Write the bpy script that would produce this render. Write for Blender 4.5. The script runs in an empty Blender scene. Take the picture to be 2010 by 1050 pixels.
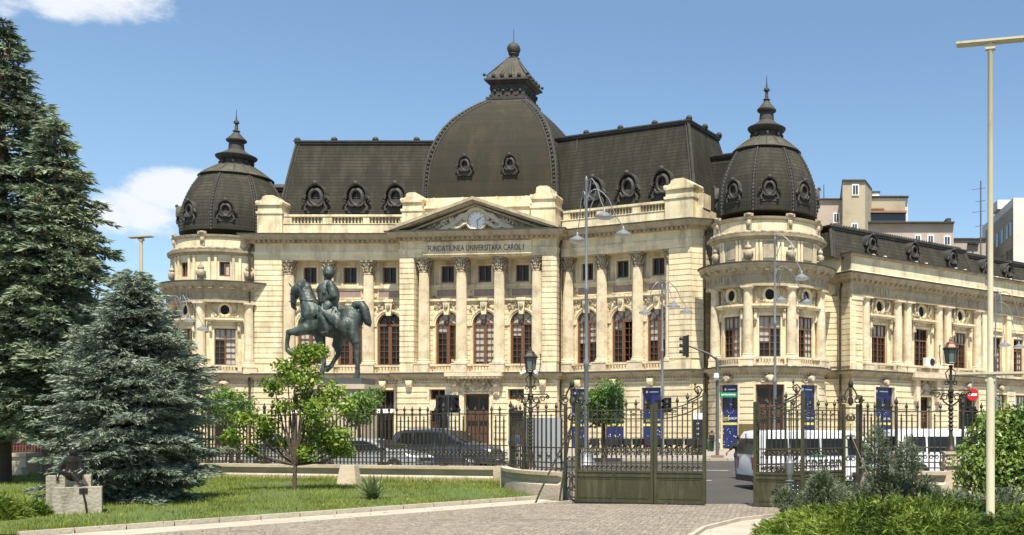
import bpy, bmesh, math, random
import numpy as np
from mathutils import Vector, Matrix
RD = math.radians
PI = math.pi
random.seed(7)
scene = bpy.context.scene
COL = scene.collection
F = 2000.0      # focal length in photo pixels
HZ = 845.0      # horizon row
PX0 = 1500.0    # column of the optical axis
EYE = 2.0

def X(px, d): return (px - PX0) / F * d
def Z(py, d): return EYE + (HZ - py) * d / F

# ---------------------------------------------------------------- frames: (u along, v outward, z up)
def flat(ox, oy, deg):
    c, s = math.cos(RD(deg)), math.sin(RD(deg))
    def fr(u, v, z): return (ox + u * c + v * s, oy + u * s - v * c, z)
    fr.curved = False; fr.o = (ox, oy); fr.a = RD(deg); fr.seg = 1e9
    return fr
def drum(cx, cy, R, deg):
    a0 = RD(deg)
    def fr(u, v, z):
        a = a0 + u / R
        return (cx + (R + v) * math.sin(a), cy - (R + v) * math.cos(a), z)
    fr.curved = True; fr.seg = 0.42; fr.R = R; fr.a = a0; fr.o = (cx, cy)
    return fr
LOC = flat(0, 0, 0)
def XYZ(u, v, z): return (u, v, z)
XYZ.curved = False; XYZ.seg = 1e9

class MB:
    def __init__(s, fr=LOC): s.v = []; s.f = []; s.m = []; s.fr = fr; s.mi = 0
    def raw(s, vs, fs):
        b = len(s.v); s.v += [s.fr(*p) for p in vs]
        for f in fs: s.f.append(tuple(i + b for i in f)); s.m.append(s.mi)
    def box(s, u0, u1, v0, v1, z0, z1):
        if u1 < u0: u0, u1 = u1, u0
        n = max(1, int(math.ceil((u1 - u0) / s.fr.seg))) if getattr(s.fr, 'curved', False) else 1
        vs = []; fs = []
        for i in range(n + 1):
            u = u0 + (u1 - u0) * i / n
            vs += [(u, v0, z0), (u, v1, z0), (u, v1, z1), (u, v0, z1)]
        for i in range(n):
            a = 4 * i; b = a + 4
            for k in range(4): fs.append((a + k, a + (k + 1) % 4, b + (k + 1) % 4, b + k))
        fs += [(0, 3, 2, 1), (4 * n, 4 * n + 1, 4 * n + 2, 4 * n + 3)]
        s.raw(vs, fs); return s
    def taper(s, u0, u1, v0, v1, z0, z1, k=.8, kv=None):
        kv = k if kv is None else kv
        cu, cv = (u0 + u1) / 2, (v0 + v1) / 2; a, b = (u1 - u0) / 2, (v1 - v0) / 2
        vs = [(cu + sx * a * q, cv + sy * b * (kv if q != 1 else 1), z) for z, q in ((z0, 1), (z1, k)) for sx, sy in ((-1, -1), (1, -1), (1, 1), (-1, 1))]
        s.raw(vs, [(3, 2, 1, 0), (4, 5, 6, 7)] + [(i, (i + 1) % 4, 4 + (i + 1) % 4, 4 + i) for i in range(4)]); return s
    def poly(s, pts, v0, v1):                # prism: outline in (u,z), from v0 to v1
        n = len(pts)
        s.raw([(u, v0, z) for u, z in pts] + [(u, v1, z) for u, z in pts],
              [tuple(range(n)), tuple(range(2 * n - 1, n - 1, -1))] + [(i, (i + 1) % n, n + (i + 1) % n, n + i) for i in range(n)]); return s
    def plan(s, pts, z0, z1):                # prism: outline in (u,v), from z0 to z1
        n = len(pts)
        s.raw([(u, v, z0) for u, v in pts] + [(u, v, z1) for u, v in pts],
              [tuple(range(n)), tuple(range(2 * n - 1, n - 1, -1))] + [(i, (i + 1) % n, n + (i + 1) % n, n + i) for i in range(n)]); return s
    def lathe(s, cu, cv, prof, n=16, a0=0, a1=2 * PI, su=1, sv=1):
        full = abs(a1 - a0 - 2 * PI) < 1e-6; m = n if full else n + 1
        vs = []; fs = []
        for r, z in prof:
            for i in range(m):
                a = a0 + (a1 - a0) * i / n
                vs.append((cu + r * su * math.cos(a), cv + r * sv * math.sin(a), z))
        for j in range(len(prof) - 1):
            for i in range(n):
                k = (i + 1) % m; fs.append((j * m + i, j * m + k, (j + 1) * m + k, (j + 1) * m + i))
        if full:
            fs.append(tuple(range(m - 1, -1, -1))); b = (len(prof) - 1) * m; fs.append(tuple(range(b, b + m)))
        s.raw(vs, fs); return s
    def ring(s, cu, cz, prof, n=20, su=1, sz=1, a0=0, a1=2 * PI):   # turned about the v axis: prof = (r, v)
        full = abs(a1 - a0 - 2 * PI) < 1e-6; m = n if full else n + 1
        vs = []; fs = []
        for r, v in prof:
            for i in range(m):
                a = a0 + (a1 - a0) * i / n
                vs.append((cu + r * su * math.cos(a), v, cz + r * sz * math.sin(a)))
        for j in range(len(prof) - 1):
            for i in range(n):
                k = (i + 1) % m; fs.append((j * m + i, j * m + k, (j + 1) * m + k, (j + 1) * m + i))
        s.raw(vs, fs); return s
    def disc(s, cu, cz, r, v, n=24, su=1, sz=1):
        s.raw([(cu + r * su * math.cos(2 * PI * i / n), v, cz + r * sz * math.sin(2 * PI * i / n)) for i in range(n)], [tuple(range(n))]); return s
    def tube(s, pts, r, n=6, cap=True):
        P = [Vector(p) for p in pts]; m = len(P)
        rr = r if isinstance(r, (list, tuple)) else [r] * m
        vs = []; fs = []; ref = None
        for i, p in enumerate(P):
            t = (P[min(i + 1, m - 1)] - P[max(i - 1, 0)])
            if t.length < 1e-9: t = Vector((0, 0, 1))
            t.normalize()
            if ref is None:
                ref = Vector((0, 0, 1)) if abs(t.z) < .9 else Vector((1, 0, 0))
            a = (ref - t * ref.dot(t))
            if a.length < 1e-6: a = Vector((0, 1, 0)) - t * t.y
            a.normalize(); b = t.cross(a); ref = a
            for k in range(n):
                q = 2 * PI * k / n; w = p + (a * math.cos(q) + b * math.sin(q)) * rr[i]; vs.append(tuple(w))
        for i in range(m - 1):
            for k in range(n): fs.append((i * n + k, i * n + (k + 1) % n, (i + 1) * n + (k + 1) % n, (i + 1) * n + k))
        if cap: fs.append(tuple(range(n - 1, -1, -1))); fs.append(tuple(range((m - 1) * n, m * n)))
        s.raw(vs, fs); return s
    def ball(s, c, r, n=10, m=6):
        if not isinstance(r, (tuple, list)): r = (r, r, r)
        vs = [(c[0], c[1], c[2] - r[2])]; fs = []
        for j in range(1, m):
            t = PI * j / m - PI / 2
            for i in range(n):
                a = 2 * PI * i / n; vs.append((c[0] + r[0] * math.cos(t) * math.cos(a), c[1] + r[1] * math.cos(t) * math.sin(a), c[2] + r[2] * math.sin(t)))
        vs.append((c[0], c[1], c[2] + r[2])); L = len(vs) - 1
        for i in range(n):
            k = (i + 1) % n; fs.append((0, 1 + k, 1 + i)); fs.append((L, L - n + i, L - n + k))
        for j in range(m - 2):
            for i in range(n):
                k = (i + 1) % n; b = 1 + j * n; fs.append((b + i, b + k, b + n + k, b + n + i))
        s.raw(vs, fs); return s
    def sweep(s, path, prof, closed_prof=True):   # plan path (x,y) world, prof = (outward offset, z), outward = right of travel
        n = len(path); m = len(prof); vs = []; fs = []
        nor = []
        for i in range(n - 1):
            dx, dy = path[i + 1][0] - path[i][0], path[i + 1][1] - path[i][1]; L = math.hypot(dx, dy); nor.append((dy / L, -dx / L))
        for i in range(n):
            a = nor[max(i - 1, 0)]; b = nor[min(i, n - 2)]
            mx, my = a[0] + b[0], a[1] + b[1]; L = math.hypot(mx, my); mx /= L; my /= L
            k = 1 / max(.4, mx * a[0] + my * a[1])
            for o, z in prof: vs.append((path[i][0] + mx * o * k, path[i][1] + my * o * k, z))
        fr = s.fr; s.fr = XYZ
        q = m if closed_prof else m - 1
        for i in range(n - 1):
            for j in range(q): fs.append((i * m + j, i * m + (j + 1) % m, (i + 1) * m + (j + 1) % m, (i + 1) * m + j))
        if closed_prof: fs.append(tuple(range(m - 1, -1, -1))); fs.append(tuple(range((n - 1) * m, n * m)))
        s.raw(vs, fs); s.fr = fr; return s
    def build(s, name, mats, parent=None, smooth=False, loc=None, rz=0, fix=True, world=False):
        me = bpy.data.meshes.new(name); me.from_pydata(s.v, [], s.f)
        if not isinstance(mats, (list, tuple)): mats = [mats]
        for m in mats: me.materials.append(MAT[m])
        if len(mats) > 1: me.polygons.foreach_set('material_index', s.m)
        if fix and len(s.f) < 90000:
            bm = bmesh.new(); bm.from_mesh(me); bmesh.ops.recalc_face_normals(bm, faces=bm.faces); bm.to_mesh(me); bm.free()
        if smooth: shade(me, 35 if smooth is True else smooth)
        return link(name, me, parent, loc, rz, world)

def shade(me, deg=35):
    me.polygons.foreach_set('use_smooth', [True] * len(me.polygons))
    if deg < 179: me.set_sharp_from_angle(angle=RD(deg))

def link(name, me, parent=None, loc=None, rz=0, world=False):
    o = bpy.data.objects.new(name, me); COL.objects.link(o)
    if parent is not None:
        o.parent = parent
        if world: base = parent.location
        else: base = Vector((0, 0, 0))
        o.location = Vector(loc or (0, 0, 0)) - base
    elif loc is not None: o.location = loc
    o.rotation_euler = (0, 0, rz)
    return o

def thing(name, label, cat, loc=(0, 0, 0), rz=0, group=None):
    o = bpy.data.objects.new(name, None); COL.objects.link(o); o.location = loc; o.rotation_euler = (0, 0, rz)
    o.empty_display_size = .3
    return tag(o, label, cat, group)
def tag(o, label, cat, group=None):
    o['label'] = label; o['category'] = cat
    if group: o['group'] = group
    return o
def kids(o): return [c for c in ALLCH.get(o.name, [])]
ALLCH = {}
def dup(root, loc=None, rz=None, label=None, group=None):
    ch = {}
    for o in scene.objects:
        if o.parent: ch.setdefault(o.parent.name, []).append(o)
    def rec(o, par):
        c = o.copy(); COL.objects.link(c)
        if par is not None: c.parent = par
        for k in ch.get(o.name, []): rec(k, c)
        return c
    r = rec(root, None)
    if loc is not None: r.location = loc
    if rz is not None: r.rotation_euler = (0, 0, rz)
    if label: r['label'] = label
    if group: r['group'] = group
    return r
def copy_part(o, parent, loc, rz=0, world=True):
    """copy of a part (and its sub-parts) placed under a thing"""
    c = o.copy(); COL.objects.link(c); c.parent = parent
    c.location = Vector(loc) - (parent.location if world else Vector((0, 0, 0))); c.rotation_euler = (0, 0, rz)
    for k in [q for q in scene.objects if q.parent == o]:
        d = k.copy(); COL.objects.link(d); d.parent = c
    return c

# ---------------------------------------------------------------- materials
MAT = {}
def mat(name, col, rough=.7, metal=0, var=.12, vs=3.0, bump=0, bs=20, col2=None, k2=.5, s2=1.0, thr=(.45, .65), spec=.5, trans=0, emit=None, coat=0, stretch=(1, 1, 1), stretch2=(1, 1, 1)):
    m = bpy.data.materials.new(name); m.use_nodes = True; nt = m.node_tree; N = nt.nodes; L = nt.links
    b = N['Principled BSDF']; b.inputs['Roughness'].default_value = rough; b.inputs['Metallic'].default_value = metal
    b.inputs['Specular IOR Level'].default_value = spec
    if coat: b.inputs['Coat Weight'].default_value = coat; b.inputs['Coat Roughness'].default_value = .05
    if emit: b.inputs['Emission Color'].default_value = (*emit[:3], 1); b.inputs['Emission Strength'].default_value = emit[3]
    tc = N.new('ShaderNodeTexCoord'); g = N.new('ShaderNodeNewGeometry')
    mp = N.new('ShaderNodeMapping'); mp.inputs['Scale'].default_value = stretch; L.new(g.outputs['Position'], mp.inputs[0])
    n1 = N.new('ShaderNodeTexNoise'); n1.inputs['Scale'].default_value = vs; n1.inputs['Detail'].default_value = 5; n1.inputs['Roughness'].default_value = .65
    L.new(mp.outputs[0], n1.inputs['Vector'])
    mx = N.new('ShaderNodeMix'); mx.data_type = 'RGBA'; mx.blend_type = 'MIX'
    c = np.array(col[:3]); mx.inputs[6].default_value = (*(c * (1 - var)), 1); mx.inputs[7].default_value = (*np.minimum(c * (1 + var), 1), 1)
    L.new(n1.outputs['Fac'], mx.inputs[0]); out = mx.outputs[2]
    if col2 is not None:
        mp2 = N.new('ShaderNodeMapping'); mp2.inputs['Scale'].default_value = stretch2; L.new(g.outputs['Position'], mp2.inputs[0])
        n2 = N.new('ShaderNodeTexNoise'); n2.inputs['Scale'].default_value = s2; n2.inputs['Detail'].default_value = 6; n2.inputs['Roughness'].default_value = .7; L.new(mp2.outputs[0], n2.inputs['Vector'])
        mr = N.new('ShaderNodeMapRange'); mr.inputs[1].default_value = thr[0]; mr.inputs[2].default_value = thr[1]; mr.inputs[3].default_value = 0; mr.inputs[4].default_value = k2; L.new(n2.outputs['Fac'], mr.inputs[0])
        m2 = N.new('ShaderNodeMix'); m2.data_type = 'RGBA'; L.new(mr.outputs[0], m2.inputs[0]); L.new(out, m2.inputs[6]); m2.inputs[7].default_value = (*col2, 1); out = m2.outputs[2]
    L.new(out, b.inputs['Base Color'])
    if bump:
        n3 = N.new('ShaderNodeTexNoise'); n3.inputs['Scale'].default_value = bs; n3.inputs['Detail'].default_value = 4; L.new(g.outputs['Position'], n3.inputs['Vector'])
        bp = N.new('ShaderNodeBump'); bp.inputs['Strength'].default_value = bump; bp.inputs['Distance'].default_value = .05; L.new(n3.outputs['Fac'], bp.inputs['Height']); L.new(bp.outputs[0], b.inputs['Normal'])
    MAT[name] = m
    return m
def leafmat(name, c1, c2, c3, s=1.5, rough=.55, tr=.25):
    """foliage: colour varies per clump, a little light comes through"""
    m = bpy.data.materials.new(name); m.use_nodes = True; nt = m.node_tree; N = nt.nodes; L = nt.links
    b = N['Principled BSDF']; b.inputs['Roughness'].default_value = rough; b.inputs['Specular IOR Level'].default_value = .35
    g = N.new('ShaderNodeNewGeometry')
    n1 = N.new('ShaderNodeTexNoise'); n1.inputs['Scale'].default_value = s; n1.inputs['Detail'].default_value = 3; L.new(g.outputs['Position'], n1.inputs['Vector'])
    n2 = N.new('ShaderNodeTexNoise'); n2.inputs['Scale'].default_value = s * 9; n2.inputs['Detail'].default_value = 2; L.new(g.outputs['Position'], n2.inputs['Vector'])
    a = N.new('ShaderNodeMath'); a.operation = 'ADD'; L.new(n1.outputs['Fac'], a.inputs[0]); L.new(n2.outputs['Fac'], a.inputs[1])
    h = N.new('ShaderNodeMath'); h.operation = 'MULTIPLY'; h.inputs[1].default_value = .5; L.new(a.outputs[0], h.inputs[0])
    r = N.new('ShaderNodeValToRGB'); e = r.color_ramp.elements
    e[0].position = .36; e[0].color = (*c1, 1); e[1].position = .66; e[1].color = (*c3, 1)
    q = e.new(.5); q.color = (*c2, 1); L.new(h.outputs[0], r.inputs[0]); L.new(r.outputs[0], b.inputs['Base Color'])
    t = N.new('ShaderNodeBsdfTranslucent'); L.new(r.outputs[0], t.inputs[0]); ms = N.new('ShaderNodeMixShader'); ms.inputs[0].default_value = tr
    L.new(b.outputs[0], ms.inputs[1]); L.new(t.outputs[0], ms.inputs[2]); L.new(ms.outputs[0], N['Material Output'].inputs[0])
    MAT[name] = m
def banded(name, step, groove, colg, bumpd=.03):
    """adds horizontal courses every `step` metres (lighter/darker course + bump) to a material"""
    m = MAT[name]; nt = m.node_tree; N = nt.nodes; L = nt.links; b = N['Principled BSDF']
    src = b.inputs['Base Color'].links[0].from_socket
    g = N.new('ShaderNodeNewGeometry'); sp = N.new('ShaderNodeSeparateXYZ'); L.new(g.outputs['Position'], sp.inputs[0])
    d = N.new('ShaderNodeMath'); d.operation = 'DIVIDE'; d.inputs[1].default_value = step; L.new(sp.outputs['Z'], d.inputs[0])
    fr = N.new('ShaderNodeMath'); fr.operation = 'FRACT'; L.new(d.outputs[0], fr.inputs[0])
    lt = N.new('ShaderNodeMath'); lt.operation = 'LESS_THAN'; lt.inputs[1].default_value = groove; L.new(fr.outputs[0], lt.inputs[0])
    mx = N.new('ShaderNodeMix'); mx.data_type = 'RGBA'; L.new(lt.outputs[0], mx.inputs[0]); L.new(src, mx.inputs[6]); mx.inputs[7].default_value = (*colg, 1)
    fl = N.new('ShaderNodeMath'); fl.operation = 'FLOOR'; L.new(d.outputs[0], fl.inputs[0])
    wn = N.new('ShaderNodeTexWhiteNoise'); wn.noise_dimensions = '1D'; L.new(fl.outputs[0], wn.inputs['W'])
    mr = N.new('ShaderNodeMapRange'); mr.inputs[3].default_value = .92; mr.inputs[4].default_value = 1.08; L.new(wn.outputs['Value'], mr.inputs[0])
    ml = N.new('ShaderNodeMix'); ml.data_type = 'RGBA'; ml.blend_type = 'MULTIPLY'; ml.inputs[0].default_value = 1
    cb = N.new('ShaderNodeCombineColor'); [L.new(mr.outputs[0], cb.inputs[i]) for i in range(3)]
    L.new(mx.outputs[2], ml.inputs[6]); L.new(cb.outputs[0], ml.inputs[7]); L.new(ml.outputs[2], b.inputs['Base Color'])
    bp = N.new('ShaderNodeBump'); bp.inputs['Distance'].default_value = bumpd; bp.inputs['Strength'].default_value = .8; L.new(fr.outputs[0], bp.inputs['Height'])
    if b.inputs['Normal'].links: L.new(b.inputs['Normal'].links[0].from_socket, bp.inputs['Normal'])
    L.new(bp.outputs[0], b.inputs['Normal'])

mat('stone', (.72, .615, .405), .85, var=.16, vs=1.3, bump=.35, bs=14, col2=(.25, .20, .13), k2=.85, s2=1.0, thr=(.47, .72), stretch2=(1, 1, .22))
mat('stone_base', (.66, .56, .37), .85, var=.12, vs=2.0, bump=.35, bs=10, col2=(.27, .22, .15), k2=.55, s2=.9, thr=(.48, .72), stretch2=(1, 1, .4))
mat('carved', (.46, .385, .265), .85, var=.2, vs=4, bump=.8, bs=9, col2=(.2, .165, .115), k2=.8, s2=2.5, thr=(.42, .62))
mat('column_stone', (.62, .52, .36), .85, var=.16, vs=1.5, bump=.3, bs=14, col2=(.27, .22, .155), k2=.7, s2=1.2, thr=(.48, .7))
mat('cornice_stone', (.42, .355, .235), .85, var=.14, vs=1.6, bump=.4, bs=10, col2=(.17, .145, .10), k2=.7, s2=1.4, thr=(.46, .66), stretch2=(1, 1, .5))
mat('marble', (.3, .215, .18), .5, var=.2, vs=3, col2=(.2, .14, .12), k2=.6, s2=4)
mat('slate', (.038, .036, .026), .85, spec=.2, var=.25, vs=.8, bump=.3, bs=16, col2=(.1, .092, .065), k2=.55, s2=.7, thr=(.46, .72), stretch2=(1.8, 1.8, .16))
banded('slate', .3, .16, (.022, .021, .018))
mat('lead', (.065, .062, .045), .75, metal=.2, var=.3, vs=2.5, bump=.35, bs=12, col2=(.16, .14, .10), k2=.6, s2=1.2, thr=(.5, .7))
mat('dark_lead', (.045, .043, .036), .7, metal=.2, var=.3, vs=3, bump=.5, bs=10, col2=(.11, .1, .075), k2=.5, s2=2, thr=(.5, .7))
mat('wood', (.145, .065, .03), .5, var=.25, vs=5)
mat('wood_dark', (.09, .04, .022), .5, var=.25, vs=5)
mat('glass', (.014, .014, .013), .12, var=.3, vs=.5, spec=.3)
mat('relief', (.62, .54, .4), .85, var=.15, vs=4, bump=.5, bs=9, col2=(.3, .25, .17), k2=.5, s2=2.5, thr=(.5, .7))
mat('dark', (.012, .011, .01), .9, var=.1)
mat('blind', (.4, .38, .33), .8, var=.1, vs=4)
mat('text', (.075, .065, .05), .8)
mat('clock_face', (.85, .84, .8), .6, var=.04)
mat('pipe', (.06, .045, .03), .5, metal=.3, var=.3)
mat('white', (.78, .77, .74), .5, var=.04)
mat('poster', (.014, .022, .11), .3, var=.5, vs=1.2, col2=(.03, .055, .26), k2=.7, s2=3, thr=(.52, .66))
mat('poster_text', (.75, .76, .8), .5, var=.03)
mat('poster_band', (.7, .62, .15), .5, var=.05)
mat('brass', (.2, .15, .06), .45, metal=.5, var=.2)

def ashlar(name, hz, w, amp):
    m = MAT[name]; nt = m.node_tree; N = nt.nodes; L = nt.links; b = N['Principled BSDF']; src = b.inputs['Base Color'].links[0].from_socket
    g = N.new('ShaderNodeNewGeometry'); sp = N.new('ShaderNodeSeparateXYZ'); L.new(g.outputs['Position'], sp.inputs[0])
    def fl(sock, k):
        d = N.new('ShaderNodeMath'); d.operation = 'DIVIDE'; d.inputs[1].default_value = k; L.new(sock, d.inputs[0]); f = N.new('ShaderNodeMath'); f.operation = 'FLOOR'; L.new(d.outputs[0], f.inputs[0]); return f.outputs[0]
    zc = fl(sp.outputs['Z'], hz); o = N.new('ShaderNodeMath'); o.operation = 'MULTIPLY_ADD'; L.new(zc, o.inputs[0]); o.inputs[1].default_value = .47 * w; L.new(sp.outputs['X'], o.inputs[2]); xc = fl(o.outputs[0], w)
    cb = N.new('ShaderNodeCombineXYZ'); L.new(xc, cb.inputs[0]); L.new(zc, cb.inputs[1]); wn = N.new('ShaderNodeTexWhiteNoise'); wn.noise_dimensions = '2D'; L.new(cb.outputs[0], wn.inputs['Vector'])
    mr = N.new('ShaderNodeMapRange'); mr.inputs[3].default_value = 1 - amp; mr.inputs[4].default_value = 1 + amp; L.new(wn.outputs['Value'], mr.inputs[0])
    c3 = N.new('ShaderNodeCombineColor'); L.new(mr.outputs[0], c3.inputs[0]); L.new(mr.outputs[0], c3.inputs[1])
    m2 = N.new('ShaderNodeMapRange'); m2.inputs[3].default_value = 1 - amp * 1.4; m2.inputs[4].default_value = 1 + amp * 1.2; L.new(wn.outputs['Value'], m2.inputs[0]); L.new(m2.outputs[0], c3.inputs[2])
    ml = N.new('ShaderNodeMix'); ml.data_type = 'RGBA'; ml.blend_type = 'MULTIPLY'; ml.inputs[0].default_value = 1; L.new(src, ml.inputs[6]); L.new(c3.outputs[0], ml.inputs[7]); L.new(ml.outputs[2], b.inputs['Base Color'])
ashlar('stone', .44, 1.15, .085); ashlar('stone_base', .5, 1.3, .09); ashlar('column_stone', 1.1, 1.4, .09)
# ---------------------------------------------------------------- wall helpers
def wall(mb, u0, u1, z0, z1, v0, v1, ops=()):
    us = sorted({u0, u1, *[min(max(o[0], u0), u1) for o in ops], *[min(max(o[1], u0), u1) for o in ops]})
    zs = sorted({z0, z1, *[min(max(o[2], z0), z1) for o in ops], *[min(max(o[3], z0), z1) for o in ops]})
    for i in range(len(us) - 1):
        run = None
        for j in range(len(zs) - 1):
            cu, cz = (us[i] + us[i + 1]) / 2, (zs[j] + zs[j + 1]) / 2
            if any(o[0] < cu < o[1] and o[2] < cz < o[3] for o in ops):
                if run is not None: mb.box(us[i], us[i + 1], v0, v1, run, zs[j]); run = None
            elif run is None: run = zs[j]
        if run is not None: mb.box(us[i], us[i + 1], v0, v1, run, zs[-1])
    for o in ops:
        if len(o) > 4 and o[4]:
            r = (o[1] - o[0]) / 2; c = (o[0] + o[1]) / 2; sz = o[3] - r; n = 12
            for i in range(n):
                a, b = PI - PI * i / n, PI - PI * (i + 1) / n
                mb.poly([(c + r * math.cos(a), sz + r * math.sin(a)), (c + r * math.cos(b), sz + r * math.sin(b)), (c + r * math.cos(b), o[3]), (c + r * math.cos(a), o[3])], v0, v1)
def rustic(mb, u0, u1, z0, z1, v, ops=(), h=.44, gap=.065, dep=.085):
    n = max(1, round((z1 - z0) / h)); h = (z1 - z0) / n
    for i in range(n):
        a = z0 + i * h + gap / 2; b = a + h - gap
        iv = [(u0, u1)]
        for o in ops:
            w0, w1 = o[0], o[1]
            if len(o) > 4 and o[4]:
                r = (w1 - w0) / 2; sz = o[3] - r
                if a > sz:
                    if a - sz >= r: continue
                    q = math.sqrt(r * r - (a - sz) ** 2); w0, w1 = (o[0] + o[1]) / 2 - q, (o[0] + o[1]) / 2 + q
            if o[3] <= a or o[2] >= b: continue
            nv = []
            for s, e in iv:
                if w1 <= s or w0 >= e: nv.append((s, e)); continue
                if w0 > s: nv.append((s, w0))
                if w1 < e: nv.append((w1, e))
            iv = nv
        for s, e in iv:
            if e - s > .08: mb.box(s, e, v, v + dep, a, b)
def archring(mb, c, sz, r0, r1, v0, v1, n=14):
    for i in range(n):
        a, b = PI * i / n, PI * (i + 1) / n
        mb.poly([(c + r0 * math.cos(a), sz + r0 * math.sin(a)), (c + r1 * math.cos(a), sz + r1 * math.sin(a)), (c + r1 * math.cos(b), sz + r1 * math.sin(b)), (c + r0 * math.cos(b), sz + r0 * math.sin(b))], v0, v1)
def carve(mb, u0, u1, v, z0, z1, n, seed=1, dep=.12, rr=.11):
    """relief ornament: curling leaf stems and buds"""
    g = random.Random(seed)
    for i in range(n):
        u = g.uniform(u0, u1); z = g.uniform(z0, z1); r = rr * g.uniform(.6, 1.2)
        if g.random() < .5:
            a0 = g.uniform(0, 6.28); sgn = g.choice((-1, 1))
            mb.tube([(u + r * 1.1 * math.cos(a0 + sgn * t) * (1 - t / 7), v + dep * .4, z + r * 1.1 * math.sin(a0 + sgn * t) * (1 - t / 7)) for t in (0, 1, 2, 3, 4)], [r * .4, r * .35, r * .3, r * .25, r * .15], 4)
        else: mb.ball((u, v + dep * .2, z), (r * .8, dep * .8, r * g.uniform(.6, 1.3)), 6, 4)
def balusters(mb, u0, u1, v, z0, z1, pitch=.3, r=.085):
    n = max(1, int((u1 - u0) / pitch)); p = (u1 - u0) / n; h = z1 - z0
    for i in range(n):
        mb.lathe(u0 + (i + .5) * p, v, [(r * .9, z0), (r * .9, z0 + .08 * h), (r * .5, z0 + .14 * h), (r * 1.05, z0 + .36 * h), (r * .85, z0 + .5 * h), (r * .42, z0 + .76 * h), (r * .8, z0 + .9 * h), (r * .8, z1)], 8)

# ---------------------------------------------------------------- joinery: every window has its frame, pane and (some) a blind
def win_arch(w, h, style):
    """tall arched french window, returns (frame MB, glass MB, blind MB)"""
    f = MB(); g = MB(); b = MB(); r = w / 2; sz = h - r
    f.box(-r, -r + .12, -.1, .06, 0, sz); f.box(r - .12, r, -.1, .06, 0, sz); archring(f, 0, sz, r - .12, r, -.1, .06)
    f.box(-r + .12, r - .12, -.1, .05, 0, .3); f.box(-r + .12, r - .12, -.12, .08, sz - .12, sz + .06)
    f.box(-.07, .07, -.09, .07, .3, sz - .12)
    for s in (-1, 1):
        f.box(s * .07, s * .15, -.09, .045, .3, sz - .12); f.box(s * (r - .12), s * (r - .19), -.09, .045, .3, sz - .12)
        f.box(s * (r * .5 + .0) - .02, s * (r * .5) + .02, -.06, .02, .3, sz - .12)
        n = 6
        for k in range(1, n):
            z = .3 + (sz - .42) * k / n; f.box(s * .15, s * (r - .19), -.06, .02, z - .02, z + .02)
    f.box(-.03, .03, -.07, .04, sz + .06, h - .12)
    for a in (45, 135): f.tube([(.36 * math.cos(RD(a)), -.02, sz + .36 * math.sin(RD(a))), ((r - .1) * math.cos(RD(a)), -.02, sz + (r - .1) * math.sin(RD(a)))], .022, 4)
    archring(f, 0, sz, .34, .39, -.06, .02, 10)
    pts = [(-r + .1, .02), (r - .1, .02)] + [((r - .1) * math.cos(PI * i / 14), sz + (r - .1) * math.sin(PI * i / 14)) for i in range(15)]
    if style == 'open':
        g.poly([(-r + .1, .02), (-.02, .02), (-.02, sz)] + [(-r + .1, sz)], -.1, -.08)
        g.poly([(r - .1, sz)] + [((r - .1) * math.cos(PI * i / 14), sz + (r - .1) * math.sin(PI * i / 14)) for i in range(15)], -.1, -.08)
    else: g.poly(pts, -.1, -.08)
    bl = {'half': (.5, sz - .12), 'full': (.05, sz - .12), 'top': (.72, sz - .12), 'open': (.8, sz - .12)}.get(style)
    if bl:
        z0 = .3 + (sz - .42) * bl[0]
        b.box(-r + .2, -.16, -.079, -.068, z0, bl[1])
        if style in ('full', 'half'): b.box(.16, r - .2, -.079, -.068, z0 + .1 * (style == 'half'), bl[1])
        archf = [((r - .16) * math.cos(PI * i / 12), sz + .08 + (r - .2) * math.sin(PI * i / 12)) for i in range(13)]
        b.poly(archf, -.079, -.068)
    return f, g, b
def win_rect(w, h, nx=2, ny=2, transom=None, blind=0, rail=.09):
    f = MB(); g = MB(); b = MB(); r = w / 2
    f.box(-r, -r + rail, -.1, .05, 0, h); f.box(r - rail, r, -.1, .05, 0, h); f.box(-r + rail, r - rail, -.1, .05, 0, rail * 1.5); f.box(-r + rail, r - rail, -.1, .05, h - rail, h)
    top = h - rail; z0 = rail * 1.5
    if transom:
        f.box(-r + rail, r - rail, -.1, .06, transom - .06, transom + .06)
    f.box(-.055, .055, -.09, .055, z0, top)
    def grid(a, c, n):
        for k in range(1, n): z = a + (c - a) * k / n; f.box(-r + rail, -.055, -.06, .01, z - .018, z + .018); f.box(.055, r - rail, -.06, .01, z - .018, z + .018)
    if nx > 2:
        for s in (-1, 1): f.box(s * (r / 2) - .018, s * (r / 2) + .018, -.06, .01, z0, top)
    if transom: grid(z0, transom - .06, ny)
    else: grid(z0, top, ny)
    g.box(-r + rail * .7, r - rail * .7, -.1, -.08, z0 * .7, h - rail * .7)
    if blind & 1: b.box(.06, r - rail, -.079, -.068, z0, (transom or top) - .06)
    if blind & 2: b.box(-r + rail, -.06, -.079, -.068, z0 + (h * .35), (transom or top) - .06)
    if blind & 4 and transom: b.box(-r + rail, -.06, -.079, -.068, transom + .06, top); b.box(.06, r - rail, -.079, -.068, transom + .06, top)
    return f, g, b
PROTO = {}
def window_part(key, maker, root, loc, rz, mats=('wood', 'glass', 'blind'), name='window'):
    """first use builds the window, later uses copy it; the pane and blind are sub-parts"""
    if key not in PROTO:
        f, g, b = maker()
        me = f.build(name, mats[0], root, loc=loc, rz=rz, world=True)
        g.build('pane', mats[1], me)
        if b.v: b.build('blind', mats[2], me)
        PROTO[key] = me; return me
    return copy_part(PROTO[key], root, loc, rz)
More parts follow.
